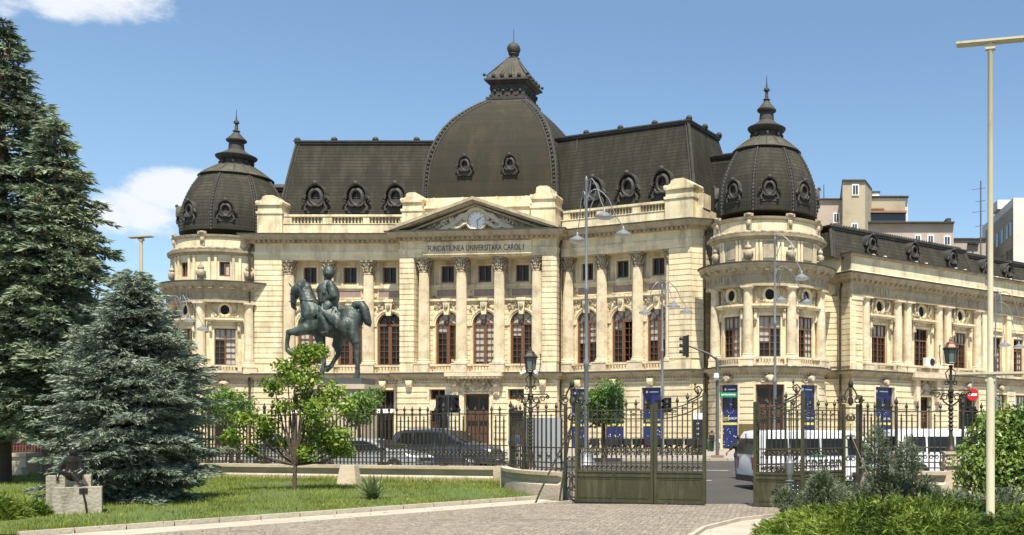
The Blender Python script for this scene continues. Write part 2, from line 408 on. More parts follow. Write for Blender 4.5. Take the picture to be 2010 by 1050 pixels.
# ================================================================= THE LIBRARY
G0 = .35   # level of the pavement in front of the building
LIB = thing('library_building', 'cream stone library with dark slate mansards, square main dome and two round domed turrets', 'building', (-20, 86, G0))
def text(name, body, size, m, parent, loc, rz, ext=.012, world=True, font_scale=(1, 1), align='CENTER', tilt=90):
    cu = bpy.data.curves.new(name, 'FONT'); cu.body = body; cu.size = size; cu.extrude = ext; cu.align_x = align; cu.align_y = 'CENTER'; cu.resolution_u = 3
    tmp = bpy.data.objects.new(name, cu); me = bpy.data.meshes.new_from_object(tmp); me.materials.clear(); me.materials.append(MAT[m])
    bpy.data.objects.remove(tmp); bpy.data.curves.remove(cu)
    me.transform(Matrix.Rotation(RD(tilt), 4, 'X') @ Matrix.Diagonal((font_scale[0], font_scale[1], 1, 1)))
    return link(name, me, parent, loc, rz, world)
FL = flat(-44, 88, 0); FC = flat(-31.1, 87, -6); FR = flat(-17.5, 86.8, -24); FA = flat(7.03, 82.2, 41)
TL = (-47.65, 92, 5.1); TR = (.2, 81.7, 4.5)
DL = drum(TL[0], TL[1], TL[2], 38); DR = drum(TR[0], TR[1], TR[2], 3)   # angle 0 faces the camera side
DL = drum(TL[0], TL[1], TL[2], 17); 
def P2(fr, u, v): p = fr(u, v, 0); return (p[0], p[1])
WL, WC, WR = 12.9, 13.72, 12.77
main_path = [(-44, 94), P2(FL, 0, 0), P2(FL, WL, 0), P2(FC, 0, 0), P2(FC, WC, 0), P2(FR, .15, 0), P2(FR, WR, 0), (-4.85, 81.96), (-3.0, 86.1)]
base_path_L = [P2(FL, .0, 0), P2(FL, WL, 0), P2(FC, 0, 0), P2(FC, WC, 0), P2(FR, .15, 0), P2(FR, WR, 0), (-4.85, 81.96), (-4.3, 83.2)]
annex_path = [(5.2, 83.6), (6.15, 83.3), P2(FA, 0, 0), P2(FA, 18.0, 0), P2(FA, 18.0, -.7), P2(FA, 40, -.7)]

def ropening(c, w, z0, z1, arch=False): return (c - w / 2, c + w / 2, z0, z1, arch)
LEDGE = [(0, 6.2), (.12, 6.2), (.16, 6.34), (.3, 6.42), (.34, 6.55), (.62, 6.62), (.66, 6.78), (.5, 6.84), (0, 6.9)]
ENT_LO = [(-.1, 16.74), (.02, 16.74), (.02, 17.0), (.06, 17.0), (.06, 17.3), (.12, 17.34), (.12, 17.42), (0, 17.44), (0, 18.05), (.1, 18.1), (.1, 18.14), (-.1, 18.14)]
CORN = [(-.1, 18.14), (.3, 18.14), (.34, 18.36), (.8, 18.42), (.84, 18.62), (.98, 18.72), (1.0, 18.82), (-.1, 18.98)]

# ---- walls of base storey
def base_wall(fr, u0, u1, ops, v=.12, h=.5):
    mb = MB(fr); wall(mb, u0, u1, -.3, 6.2, v - .6, v, ops); rustic(mb, u0, u1, 1.3, 5.75, v, ops, h=h, gap=.08, dep=.11)
    wall(mb, u0, u1, -.3, 1.15, v, v + .14, ops)
    for o in ops:   # plain surround
        mb.box(o[0] - .16, o[0], v, v + .12, max(o[2], 1.15), o[3] + .16); mb.box(o[1], o[1] + .16, v, v + .12, max(o[2], 1.15), o[3] + .16); mb.box(o[0], o[1], v, v + .12, o[3], o[3] + .16)
    mb.box(u0, u1, v, v + .07, 5.85, 6.0)
    return mb.build('base_wall', 'stone_base', LIB, world=True)
baseL = [ropening(4.35, 1.8, .4, 5.5), ropening(7.85, 1.8, .4, 5.5), ropening(11.2, 1.8, .4, 5.5)]
baseC = [ropening(6.86, 2.2, .35, 5.1), ropening(3.4, 1.4, 4.6, 5.5), ropening(10.3, 1.4, 4.6, 5.5), ropening(3.4, 1.3, .6, 3.7), ropening(10.3, 1.3, .6, 3.7)]
baseR = [ropening(2.2, 1.8, .6, 5.5), ropening(5.7, 1.8, .6, 5.5), ropening(9.2, 1.8, .6, 5.5)]
base_wall(FL, 0, WL, baseL); base_wall(FC, -.12, WC + .12, baseC, v=.12); base_wall(FR, .3, WR + .1, baseR)
mb = MB(); 
mb = MB(flat(-5.83, 81.6, 20)); wall(mb, 0, 1.05, -.3, 6.2, -.6, .12); rustic(mb, 0, 1.05, 1.3, 5.75, .12, h=.5, gap=.06, dep=.09)
fs_ = flat(-4.85, 81.96, 66); mb.fr = fs_; wall(mb, 0, 3.2, -.3, 6.2, -.6, .12); wall(mb, 0, 3.2, 6.9, 18.1, -.6, 0); rustic(mb, 0, 3.2, 7.2, 16.7, 0)
mb.build('side_wall', 'stone', LIB, world=True)
def darr(R, a): return RD(a) * R
baseT = [ropening(darr(4.5, -42), 1.75, .6, 5.5), ropening(0, 2.1, .35, 5.5), ropening(darr(4.5, 42), 1.75, .6, 5.5)]
base_wall(DR, darr(4.5, -82), darr(4.5, 92), baseT)
base_wall(DL, darr(5.1, -100), darr(5.1, 90), [ropening(darr(5.1, a), 1.6, .6, 5.3) for a in (-84, -42, 0)])
fk = flat(5.0, 83.45, -6); base_wall(fk, -1.0, 1.4, [])
mb = MB(fk); wall(mb, -1.0, 1.3, 6.9, 14.1, -.6, 0); rustic(mb, -1, 1.3, 7.2, 13.0, 0); mb.box(-1.2, 1.3, -3, .15, 14.7, 16.3); mb.build('link_wall', 'stone', LIB, world=True)
baseA = [ropening(3.8, 2.3, .6, 5.6), ropening(8.95, 1.5, .35, 4.9), ropening(14.9, 2.9, .6, 5.3)]
base_wall(FA, .0, 18.0, baseA)
baseA2 = [ropening(t, 2.2, .6, 5.4) for t in (20.6, 24.1, 27.6, 31.1)]
FA2 = flat(*P2(FA, 0, -.7), 41); base_wall(FA2, 18.0, 40, baseA2)
mb = MB(flat(*P2(flat(6.15, 83.3, 0), 0, 0), -51)); L_ = math.hypot(.88, 1.1); wall(mb, 0, L_, -.3, 14.0, -.5, .1); rustic(mb, 0, L_, 1.3, 5.75, .1, h=.5); rustic(mb, 0, L_, 7.2, 13.2, .1, dep=.05); mb.build('corner_wall', 'stone', LIB, world=True)
# ledge (string course) right round
def arc(T, v, a0, a1, n=22): return [(T[0] + (T[2] + v) * math.sin(RD(a0 + (a1 - a0) * i / n)), T[1] - (T[2] + v) * math.cos(RD(a0 + (a1 - a0) * i / n))) for i in range(n + 1)]
mb = MB(); mb.sweep(base_path_L, LEDGE); mb.sweep(arc(TL, 0, -100, 62), LEDGE); mb.sweep(arc(TR, 0, -76, 80), LEDGE); mb.sweep(annex_path, LEDGE)
for fr, u0, u1 in ((FL, .2, WL - .2), (FC, .2, WC - .2), (FR, .4, WR - .2), (FA, .2, 17.9), (DR, -6, 6), (DL, -8, 3)):
    n = int((u1 - u0) / .3); mb.fr = fr
    for i in range(n): mb.box(u0 + i * .3, u0 + i * .3 + .16, .1, .3, 6.26, 6.4)
    for i in range(int((u1 - u0) / .22)): mb.ball((u0 + .1 + i * .22, .14, 6.08), (.08, .05, .07), 5, 4)
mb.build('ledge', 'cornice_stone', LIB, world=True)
mb = MB()
for p_ in (base_path_L, arc(TL, 0, -100, 62), arc(TR, 0, -76, 80), annex_path): mb.sweep(p_, [(0, 6.91), (.68, 6.85), (.69, 6.78), (.72, 6.78), (.71, 6.9), (0, 6.96)])
mb.build('ledge_flashing', 'dark_lead', LIB, world=True)

# ---- upper storeys of the three wings
def wing(fr, W, cols, wins, rec, cv, styles, pl, pr, seed):
    ops = [ropening(c, 2.14, 7.5, 12.3, True) for c in wins] + [ropening(c, 1.14, 14.82, 16.25) for c in wins]
    mb = MB(fr); wall(mb, pl, pr, 6.2, 18.1, -rec - .5, -rec, ops)
    for i, c in enumerate(wins):
        lo = (wins[i - 1] + c) / 2 if i else pl; hi = (wins[i + 1] + c) / 2 if i < len(wins) - 1 else pr
        rustic(mb, lo, hi, 7.6, 12.9, -rec, [ropening(c, 2.5, 7.6, 12.55, True)], h=.44, dep=.04)
    mb.build('wall', 'stone', LIB, world=True)
    v = -rec; tr = MB(fr)
    tr.box(pl, pr, v, v + .22, 13.2, 13.4); tr.box(pl, pr, v, v + .12, 13.05, 13.2); tr.box(pl, pr, v, v + .2, 14.38, 14.6); tr.box(pl, pr, v, v + .1, 14.25, 14.38); tr.build('string_course', 'stone', LIB, world=True)
    for i, c in enumerate(wins):
        tr = MB(fr); ca = MB(fr); ma = MB(fr)
        archring(tr, c, 11.23, 1.07, 1.2, v, v + .1); archring(tr, c, 11.23, 1.2, 1.36, v, v + .16)
        for s in (-1, 1):
            tr.box(c + s * 1.08, c + s * 1.6, v, v + .16, 11.05, 11.25); tr.box(c + s * 1.08, c + s * 1.3, v, v + .08, 7.5, 11.05)
            tr.box(c + s * .6, c + s * .76, v, v + .1, 14.7, 16.35); ca.box(c + s * 1.25, c + s * 1.45, v, v + .16, 14.6, 16.6)
            carve(ca, c + s * .5, c + s * 1.3, v + .05, 12.3, 13.0, 9, seed * 10 + i * 3 + s, .14, .13)
            carve(ca, c + s * 1.05, c + s * 1.3, v + .05, 13.45, 14.2, 4, seed + i + s, .1, .1)
        tr.box(c - .6, c + .6, v, v + .1, 16.25, 16.38); tr.box(c - .75, c + .75, v, v + .14, 14.6, 14.72)
        tr.poly([(c - .2, 12.0), (c + .2, 12.0), (c + .32, 13.2), (c - .32, 13.2)], v, v + .38); tr.box(c - .42, c + .42, v, v + .45, 13.18, 13.42)
        ca.ball((c, v + .42, 12.75), (.2, .14, .3), 8, 6)
        for k in (-1, 1): ca.tube([(c + k * .2, v + .3, 12.9), (c + k * .4, v + .28, 13.1), (c + k * .5, v + .25, 12.9), (c + k * .42, v + .2, 12.7)], [.1, .09, .07, .05], 5)
        ma.box(c - .95, c + .95, v + .002, v + .05, 13.6, 14.2)
        tr.box(c - 1.02, c - .95, v, v + .08, 13.53, 14.27); tr.box(c + .95, c + 1.02, v, v + .08, 13.53, 14.27); tr.box(c - .95, c + .95, v, v + .08, 13.5, 13.6); tr.box(c - .95, c + .95, v, v + .08, 14.2, 14.27)
        tr.build('trim', 'stone', LIB, world=True); ca.build('carving', 'carved', LIB, world=True, smooth=60); ma.build('marble_panel', 'marble', LIB, world=True)
        st = styles[i]
        window_part('arch_' + st, lambda st=st: win_arch(2.12, 4.78, st), LIB, fr(c, v - .14, 7.51), fr.a)
        window_part('small', lambda: win_rect(1.14, 1.43, 2, 1, None, 0), LIB, fr(c, v - .14, 14.82), fr.a)
        # balustrade between the pedestals
        b = MB(fr); l, r_ = c - 1.16, c + 1.16; bv = cv + .12
        b.box(l, r_, bv - .16, bv + .16, 6.88, 7.04); b.box(l, r_, bv - .17, bv + .17, 7.5, 7.66); balusters(b, l + .05, r_ - .05, bv, 7.04, 7.5, .26, .08)
        b.build('balustrade', 'column_stone', LIB, world=True, smooth=40)
    # floor of the loggia, soffit and a near-black sheet standing in for the shade of the rooms
    lg = MB(fr); lg.box(pl, pr, -rec, .05, 6.75, 6.88); lg.build('loggia_slab', 'column_stone', LIB, world=True); lg = MB(fr); lg.box(pl, pr, -rec, -.1, 16.74, 17.2); lg.build('loggia_soffit', 'column_stone', LIB, world=True)
    dk = MB(fr); dk.box(pl, pr, -rec - 1.6, -rec - 1.5, 6.3, 16.7); dk.build('room_shade', 'dark', LIB, world=True)
CK = (-.02,)
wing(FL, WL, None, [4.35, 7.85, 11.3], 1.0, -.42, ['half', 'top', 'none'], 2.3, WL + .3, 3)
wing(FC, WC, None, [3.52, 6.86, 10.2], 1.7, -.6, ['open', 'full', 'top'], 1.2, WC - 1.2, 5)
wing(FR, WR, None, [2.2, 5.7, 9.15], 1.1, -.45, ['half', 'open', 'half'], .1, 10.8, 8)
# rusticated piers
def pier(fr, u0, u1, v=0, z0=6.2, z1=16.74, back=1.8):
    mb = MB(fr); mb.box(u0, u1, v - back, v - .05, z0, 18.1); mb.box(u0 - .0, u1 + .0, v - .05, v + .08, 6.88, 7.7); rustic(mb, u0, u1, 7.8, z1, v - .05, h=.44, gap=.06, dep=.09)
    # side grooves: courses run round the corner
    n = 20
    for i in range(n):
        a = 7.8 + i * (z1 - 7.8) / n
        mb.box(u0 - .04, u0, v - back, v, a + .03, a + (z1 - 7.8) / n - .03); mb.box(u1, u1 + .04, v - back, v, a + .03, a + (z1 - 7.8) / n - .03)
    return mb.build('pier', 'stone', LIB, world=True)
pier(FL, 0, 2.3, back=1.4); pier(FC, 0, 1.2, back=2.2); pier(FC, WC - 1.2, WC, back=2.2); pier(FR, 10.75, WR - .02, back=1.5)
mb = MB(flat(-5.83, 81.6, 20)); mb.box(0.03, 1.03, -1.2, -.06, 6.2, 18.1); rustic(mb, .03, 1.03, 7.8, 16.7, -.05, h=.44, gap=.045, dep=.06); mb.build('pier', 'stone', LIB, world=True)

# columns: shaft (fluted) with base, pedestal; the capital is a sub-part
def capital_mesh(r, h):
    c = MB(); c.lathe(0, 0, [(r * .86, 0), (r * .95, .06), (r * .8, .1), (r * .82, h * .5), (r * 1.05, h * .85), (r * 1.1, h * .88)], 16)
    for row, (z0, L, n, off) in enumerate(((.06, h * .42, 8, 0), (h * .3, h * .38, 8, .5))):
        for i in range(n):
            a = 2 * PI * (i + off) / n; ca, sa = math.cos(a), math.sin(a)
            for t, (q, zz, w) in enumerate(((.86, 0, .3), (1.0, .45, .34), (1.12, .8, .3), (1.32, 1.0, .22))):
                R_ = r * q; c.ball((R_ * ca, R_ * sa, z0 + L * zz), (r * w * .62, r * w * .62, L * .22), 6, 4)
    for i in range(4):
        a = PI / 4 + i * PI / 2; ca, sa = math.cos(a), math.sin(a); q = r * 1.52
        c.tube([(r * .9 * ca, r * .9 * sa, h * .55), (r * 1.2 * ca, r * 1.2 * sa, h * .75), (q * ca, q * sa, h * .86), (q * 1.04 * ca, q * 1.04 * sa, h * .76), (q * .93 * ca, q * .93 * sa, h * .73)], [.05, .075, .1, .09, .06], 5)
        c.ball((r * 1.18 * math.cos(i * PI / 2), r * 1.18 * math.sin(i * PI / 2), h * .92), (.12, .12, .1), 6, 4)
    k = r * 1.38
    pts = []
    for i in range(4):
        a = PI / 4 + i * PI / 2; b = a + PI / 4; pts += [(k * 1.35 * math.cos(a - .07), k * 1.35 * math.sin(a - .07)), (k * 1.35 * math.cos(a + .07), k * 1.35 * math.sin(a + .07)), (k * .86 * math.cos(b), k * .86 * math.sin(b))]
    c.plan(pts, h * .9, h); return c
def column_proto(key, r, z0, z1, h, ped, fluted=True):
    s = MB(); n = 48 if fluted else 24
    prof = [(r * 1.3, z0 + .0), (r * 1.3, z0 + .1), (r * 1.22, z0 + .16), (r * 1.12, z0 + .2), (r * 1.18, z0 + .27), (r * 1.02, z0 + .32)]
    s.lathe(0, 0, prof + [(r * .9, z0 + .34)], 20)
    vs = []; fs = []; K = 7
    for j in range(K):
        t = j / (K - 1); z = z0 + .32 + (z1 - z0 - .32) * t; rr = r * (1 - .15 * t ** 1.6)
        for i in range(n):
            q = rr * (.93 if (fluted and i % 2) else 1); a = 2 * PI * i / n; vs.append((q * math.cos(a), q * math.sin(a), z))
    for j in range(K - 1):
        for i in range(n): fs.append((j * n + i, j * n + (i + 1) % n, (j + 1) * n + (i + 1) % n, (j + 1) * n + i))
    s.raw(vs, fs)
    if ped: s.box(-r * 1.35, r * 1.35, -r * 1.35, r * 1.35, ped + .1, z0); s.box(-r * 1.45, r * 1.45, -r * 1.45, r * 1.45, ped, ped + .16); s.box(-r * 1.42, r * 1.42, -r * 1.42, r * 1.42, z0 - .12, z0 - .02)
    return s
def column_part(key, root, fr, u, v, r, z0, z1, h, ped, fluted=True):
    if key not in PROTO:
        me = column_proto(key, r, z0, z1, h, ped, fluted).build('column', 'column_stone', root, loc=fr(u, v, 0), rz=fr.a, world=True, smooth=(30 if fluted else 50))
        capital_mesh(r * .88, h).build('capital', 'carved', me, loc=(0, 0, z1), smooth=60) if fluted else tuscan(r).build('capital', 'column_stone', me, loc=(0, 0, z1), smooth=30)
        PROTO[key] = me; return me
    return copy_part(PROTO[key], root, fr(u, v, 0), fr.a + (u / fr.R if fr.curved else 0))
def tuscan(r):
    c = MB(); c.lathe(0, 0, [(r * .86, 0), (r * .9, .08), (r * .86, .1), (r * .86, .2), (r * 1.1, .3)], 20); c.box(-r * 1.2, r * 1.2, -r * 1.2, r * 1.2, .3, .42); return c
for t in (2.72, 6.15, 9.62): column_part('corinth', LIB, FL, t, -.55, .47, 7.75, 15.5, 1.22, 6.86)
for t in (1.86, 5.19, 8.53, 11.86): column_part('corinth', LIB, FC, t, -.62, .47, 7.75, 15.5, 1.22, 6.86)
for t in (.55, 3.95, 7.45, 10.6): column_part('corinth', LIB, FR, t, -.58, .47, 7.75, 15.5, 1.22, 6.86)

# entablature and cornice
mb = MB(); mb.sweep(main_path, ENT_LO); mb.build('entablature', 'stone', LIB, world=True)
mb = MB(); mb.sweep(main_path, CORN)
for fr, u0, u1 in ((FL, .0, WL - .6), (FC, .0, WC), (FR, .9, WR)):
    mb.fr = fr; n = int((u1 - u0) / .42)
    for i in range(n): mb.box(u0 + (i + .2) * (u1 - u0) / n, u0 + (i + .7) * (u1 - u0) / n, .1, .52, 18.16, 18.38)
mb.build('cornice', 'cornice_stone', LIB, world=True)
mb = MB(); mb.sweep(main_path, [(-.1, 18.99), (1.01, 18.83), (1.01, 18.78), (1.05, 18.78), (1.05, 18.88), (-.1, 19.05)]); mb.build('cornice_flashing', 'dark_lead', LIB, world=True)
# inscription panel
mb = MB(FC); mb.box(2.2, 11.6, -.02, .16, 16.92, 17.98)
for z in (16.9, 17.94): mb.box(2.15, 11.65, .1, .2, z, z + .08)
mb.build('inscription_panel', 'stone', LIB, world=True)
text('inscription', 'FUNDATIUNEA UNIVERSITARA CAROL I', .62, 'text', LIB, FC(6.75, .175, 17.42), FC.a, font_scale=(.76, 1.12))
# pediment
pd = MB(FC); u0, u1, um = -.5, WC + .5, WC / 2; zb, za = 18.98, 21.45
def rake(a, b, za_, t0, t1, v0, v1):
    pd.poly([(a, zb + t0), (b, za_ + t0), (b, za_ + t1), (a, zb + t1)], v0, v1)
for s, a in ((1, u0), (-1, u1)):
    rake(a, um, za, -.12, .14, -.4, 1.15); rake(a, um, za, -.3, -.12, -.4, .95); rake(a + s * .9, um, za - .1, -.42, -.26, -.4, .5)
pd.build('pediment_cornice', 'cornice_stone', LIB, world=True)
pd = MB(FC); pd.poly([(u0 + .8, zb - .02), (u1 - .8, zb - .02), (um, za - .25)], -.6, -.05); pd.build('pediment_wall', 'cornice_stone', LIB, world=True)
pd = MB(FC)
for s in (-1, 1):
    pts = [(um + s * (.95 + .42 * i), .15, 20.25 - .26 * i + .12 * math.sin(i * 1.7)) for i in range(8)]
    pd.tube(pts, [.26, .3, .24, .28, .2, .22, .16, .1], 7)
    pd.tube([(um + s * (.8 + .3 * i), .2, 19.45 - .07 * i + .15 * math.sin(i * 1.3 + 1)) for i in range(9)], [.2, .24, .17, .22, .17, .2, .14, .15, .08], 6)
    carve(pd, um + s * 1.1, um + s * 3.2, .05, 19.2, 20.0, 26, 40 + s, .22, .2); carve(pd, um + s * 3.2, um + s * 4.6, .02, 19.1, 19.5, 10, 50 + s, .18, .14)
pd.tube([(um + 1.0 * math.cos(a), .25, 19.75 + 1.02 * math.sin(a)) for a in [PI * i / 16 for i in range(17)]], [.14 + .05 * (i % 2) for i in range(17)], 6)
carve(pd, um - .5, um + .5, .1, 20.6, 21.0, 10, 61, .2, .15)
pd.build('pediment_relief', 'relief', LIB, world=True, smooth=60)
mb = MB(FC); mb.ring(um, 19.75, [(.78, -.05), (.78, .3), (.86, .36), (.97, .3), (.99, -.05)], 28); mb.disc(um, 19.75, .8, .12, 28)
ck = mb.build('clock', 'column_stone', LIB, world=True, smooth=40)
mb = MB(FC); mb.disc(um, 19.75, .76, .135, 28); mb.build('clock_dial', 'clock_face', ck)
mb = MB(FC)
for i in range(12):
    a = PI * i / 6; q = .09
    mb.tube([(um + .58 * math.cos(a), .15, 19.75 + .58 * math.sin(a)), (um + .7 * math.cos(a), .15, 19.75 + .7 * math.sin(a))], .022, 4)
mb.tube([(um, .16, 19.75), (um + .38, .16, 20.0)], .028, 4); mb.tube([(um, .165, 19.75), (um + .1, .165, 19.2)], .022, 4)
mb.build('clock_hands', 'text', ck)

# parapets
PARA = [(-.9, 18.9), (-.25, 18.9), (-.25, 19.1), (-.35, 19.15), (-.35, 19.85), (-.3, 19.9), (-.3, 19.97), (-.9, 19.97)]
for pth in ([P2(FL, 2.2, 0), P2(FL, WL + .4, 0)], [P2(FR, -.1, 0), P2(FR, 10.8, 0)]): mb = MB(); mb.sweep(pth, PARA); mb.build('parapet', 'stone', LIB, world=True)
for fr, wins, a, b in ((FL, [4.35, 7.85, 11.1], 2.2, 13.2), (FR, [2.2, 5.7, 9.15], .2, 10.8)):
    mb = MB(fr); e = a
    for c in wins: mb.box(e, c - 1.35, -.8, -.38, 19.97, 20.55); e = c + 1.35
    mb.box(e, b, -.8, -.38, 19.97, 20.55); mb.box(a, b, -.85, -.33, 20.55, 20.74); mb.build('parapet_rail', 'stone', LIB, world=True)
for fr, wins in ((FL, [4.35, 7.85, 11.1]), (FR, [2.2, 5.7, 9.15])):
    for c in wins: mb = MB(fr); balusters(mb, c - 1.33, c + 1.33, -.58, 19.97, 20.55, .29, .09); mb.build('balustrade', 'stone', LIB, world=True, smooth=40)
def para_pier(fr, u0, u1, v0, v1, ztop=22.35):
    mb = MB(fr); mb.box(u0, u1, v0, v1, 18.9, 20.75); mb.box(u0 - .08, u1 + .08, v0, v1 + .08, 20.75, 20.95); mb.box(u0 + .04, u1 - .04, v0, v1 - .04, 20.95, 21.5)
    mb.box(u0 - .06, u1 + .06, v0, v1 + .1, 21.5, 21.62)
    c = (u0 + u1) / 2; w = (u1 - u0) / 2
    mb.poly([(c - w * .95, 21.62), (c + w * .95, 21.62), (c + w * .85, 21.85), (c + w * .62, 22.0), (c + w * .55, ztop - .12), (c + w * .3, ztop), (c - w * .3, ztop), (c - w * .55, ztop - .12), (c - w * .62, 22.0), (c - w * .85, 21.85)], v0 + .1, v1 + .02)
    for s in (-1, 1): mb.ring(c + s * w * .95, 21.72, [(.02, v1 + .14), (.16, v1 + .12), (.19, v1 - .1), (.19, v0 + .2)], 12)
    return mb.build('parapet_pier', 'stone', LIB, world=True)
para_pier(FL, .15, 2.3, -1.6, -.1); para_pier(FC, .1, 1.9, -2.0, -.15); para_pier(FC, WC - 2.2, WC - .1, -2.0, -.05, 22.6); para_pier(FR, 10.3, WR + .1, -1.9, -.1)
mb = MB(FC); mb.box(1.9, WC - 2.2, -2.0, -.6, 18.9, 21.0); mb.box(1.9, WC - 2.2, -2.0, -.45, 21.0, 21.2); mb.box(1.9, WC - 2.2, -2.0, -.75, 21.2, 21.95)
for t in (2.6, 5.2, 8.2, 10.8): mb.box(t, t + .12, -2.0, -.7, 21.2, 21.98)
mb.build('attic', 'stone', LIB, world=True)
# right return of the attic
mb = MB(flat(-4.85, 81.96, 66)); mb.box(.0, 3.5, -1.2, -.2, 18.9, 20.0); mb.box(.2, 1.5, -1.2, -.15, 20, 21.2); mb.build('parapet', 'stone', LIB, world=True)
# ================================================================= ROOFS
def mansard(fr, b, t, z0, z1, cap=1.0, name='mansard_roof', bulge=.0):
    """b, t = base and top rectangles (u0,u1,v0,v1)"""
    mb = MB(fr); n = 8; vs = []; fs = []
    for j in range(n + 1):
        q = j / n; k = q + bulge * math.sin(PI * q); z = z0 + (z1 - z0) * q
        r = [b[i] + (t[i] - b[i]) * k for i in range(4)]
        vs += [(r[0], r[3], z), (r[1], r[3], z), (r[1], r[2], z), (r[0], r[2], z)]
    for j in range(n):
        for i in range(4): fs.append((4 * j + i, 4 * j + (i + 1) % 4, 4 * j + 4 + (i + 1) % 4, 4 * j + 4 + i))
    mb.raw(vs, fs); r = mb.build(name, 'slate', LIB, world=True)
    e = MB(fr); u0, u1, v0, v1 = t
    e.box(u0 - .12, u1 + .12, v0 - .12, v1 + .12, z1 - .04, z1 + .16); e.box(u0 - .2, u1 + .2, v0 - .2, v1 + .2, z1 + .16, z1 + .28); e.box(u0 - .05, u1 + .05, v0 - .05, v1 + .05, z1 - .5, z1 - .38)
    for (ua, va, ub, vb) in ((b[0], b[3], t[0], t[3]), (b[1], b[3], t[1], t[3])):
        P = []
        for j in range(11):
            q = j / 10; k = q + bulge * math.sin(PI * q); P.append((ua + (ub - ua) * k, va + (vb - va) * k, z0 + (z1 - z0) * q))
        e.tube(P, .13, 6); e.tube([(p[0] - .28 * (1 if ua > b[0] else -1), p[1] + .02, p[2]) for p in P], .07, 5)
        for j in range(1, 10):
            for q in (0, .5): p0, p1 = Vector(P[j]), Vector(P[j + 1] if j < 10 else P[j]); p = p0.lerp(p1, q); e.ball(tuple(p), .13, 6, 4)
    e.build('roof_trim', 'dark_lead', r)
    c = MB(fr); c.taper(u0 - .1, u1 + .1, v0 - .1, v1 + .1, z1 + .28, z1 + .28 + cap, .8, .35); c.build('roof_cap', 'lead', r)
    return r
def knob(fr, u, v, z, parent):
    m = MB(fr); m.lathe(u, v, [(.12, z - .05), (.22, z + .08), (.26, z + .22), (.17, z + .36), (.03, z + .42)], 12); m.ring(u, z + .14, [(.27, v - .08), (.29, v), (.27, v + .08)], 12); return m.build('roof_ornament', 'dark_lead', parent, smooth=50)
ML = mansard(FL, (1.1, 15.5, -11, -1.6), (2.05, 16.5, -10, -3.4), 20.0, 27.7, .5, bulge=-.03)
for t in (5.4, 9.1, 12.8): knob(FL, t, -3.5, 27.95, ML)
MR = mansard(FR, (-2.6, 12.3, -11.5, -1.7), (-2.6, 10.9, -8.6, -3.0), 20.0, 27.7, .5, bulge=-.03)
for t in (.7, 4.2, 7.6, 10.9): knob(FR, t, -3.1, 27.95, MR)
knob(FR, 11.0, -5.8, 27.95, MR); knob(FR, 11.0, -8.5, 27.95, MR); knob(FL, 2.1, -3.5, 27.9, ML)
# lower connecting roofs behind the turrets
mansard(flat(-6.6, 88.2, -24), (0, 8, -6, 0), (.4, 7.6, -5, -.5), 17.5, 25.4, .5)
mansard(flat(-47.5, 93.5, 0), (0, 8, -7, 0), (0, 8, -6, -.6), 17.5, 24.2, .7)
mb = MB(); mb.plan([(-44, -89.6), (-31, -89.6), (-18, -88.4), (-5.5, -83), (-4.6, -86), (0, -92), (-4, -103), (-46, -103)], 16.8, 19.2); mb.build('flat_roof', 'lead', LIB, world=True)
mb = MB(); mb.plan([(-52, -92), (-44.2, -89.6), (-31, -89.8), (-18, -89.6), (-5.5, -85), (4, -85), (6.5, -84), (27, -102), (20, -110), (-10, -112), (-50, -104)], .3, 16.8); mb.build('core_walls', 'stone_base', LIB, world=True)

# main dome: square plan cloister vault
cu, cv = WC / 2, -8.8
DP = [(6.05, 21.6), (6.05, 22.6), (6.03, 23.3), (5.97, 24.4), (5.85, 25.5), (5.6, 26.7), (5.2, 27.9), (4.75, 28.9), (4.2, 29.8), (3.55, 30.6), (2.95, 31.25), (2.35, 31.8), (1.85, 32.2)]
mb = MB(FC); vs = []; fs = []
for h, z in DP: vs += [(cu - h, cv + h, z), (cu + h, cv + h, z), (cu + h, cv - h, z), (cu - h, cv - h, z)]
for j in range(len(DP) - 1):
    for i in range(4): fs.append((4 * j + i, 4 * j + (i + 1) % 4, 4 * j + 4 + (i + 1) % 4, 4 * j + 4 + i))
mb.raw(vs, fs); DOME = mb.build('dome', 'slate', LIB, world=True, smooth=20)
mat('dome_slate', (.04, .037, .026), .85, spec=.2, var=.25, vs=.7, bump=.3, bs=16, col2=(.085, .062, .038), k2=.7, s2=.45, thr=(.5, .72), stretch2=(1.4, 1.4, .25)); banded('dome_slate', .3, .13, (.036, .034, .028))
DOME.data.materials[0] = MAT['dome_slate']
for sx, sy in ((-1, 1), (1, 1), (1, -1)):
    r = MB(FC)
    P = [(cu + sx * h, cv + sy * h, z) for h, z in DP]
    for off, rad in ((0, .14), (.42, .09), (-.42, .09)):
        Q = []
        for p in P:
            Q.append((p[0] - sx * abs(off) * (off > 0) , p[1] - sy * abs(off) * (off < 0), p[2]))
        r.tube(Q, rad, 6)
    for j in range(len(P) - 1):
        for q in (0, .33, .66):
            p = Vector(P[j]).lerp(Vector(P[j + 1]), q)
            r.ball((p[0] - sx * .22, p[1] + .05 * sy, p[2]), (.12, .1, .17), 6, 4); r.ball((p[0] + .05 * sx, p[1] - sy * .22, p[2]), (.1, .12, .17), 6, 4)
    r.build('dome_rib', 'dark_lead', DOME, smooth=50)
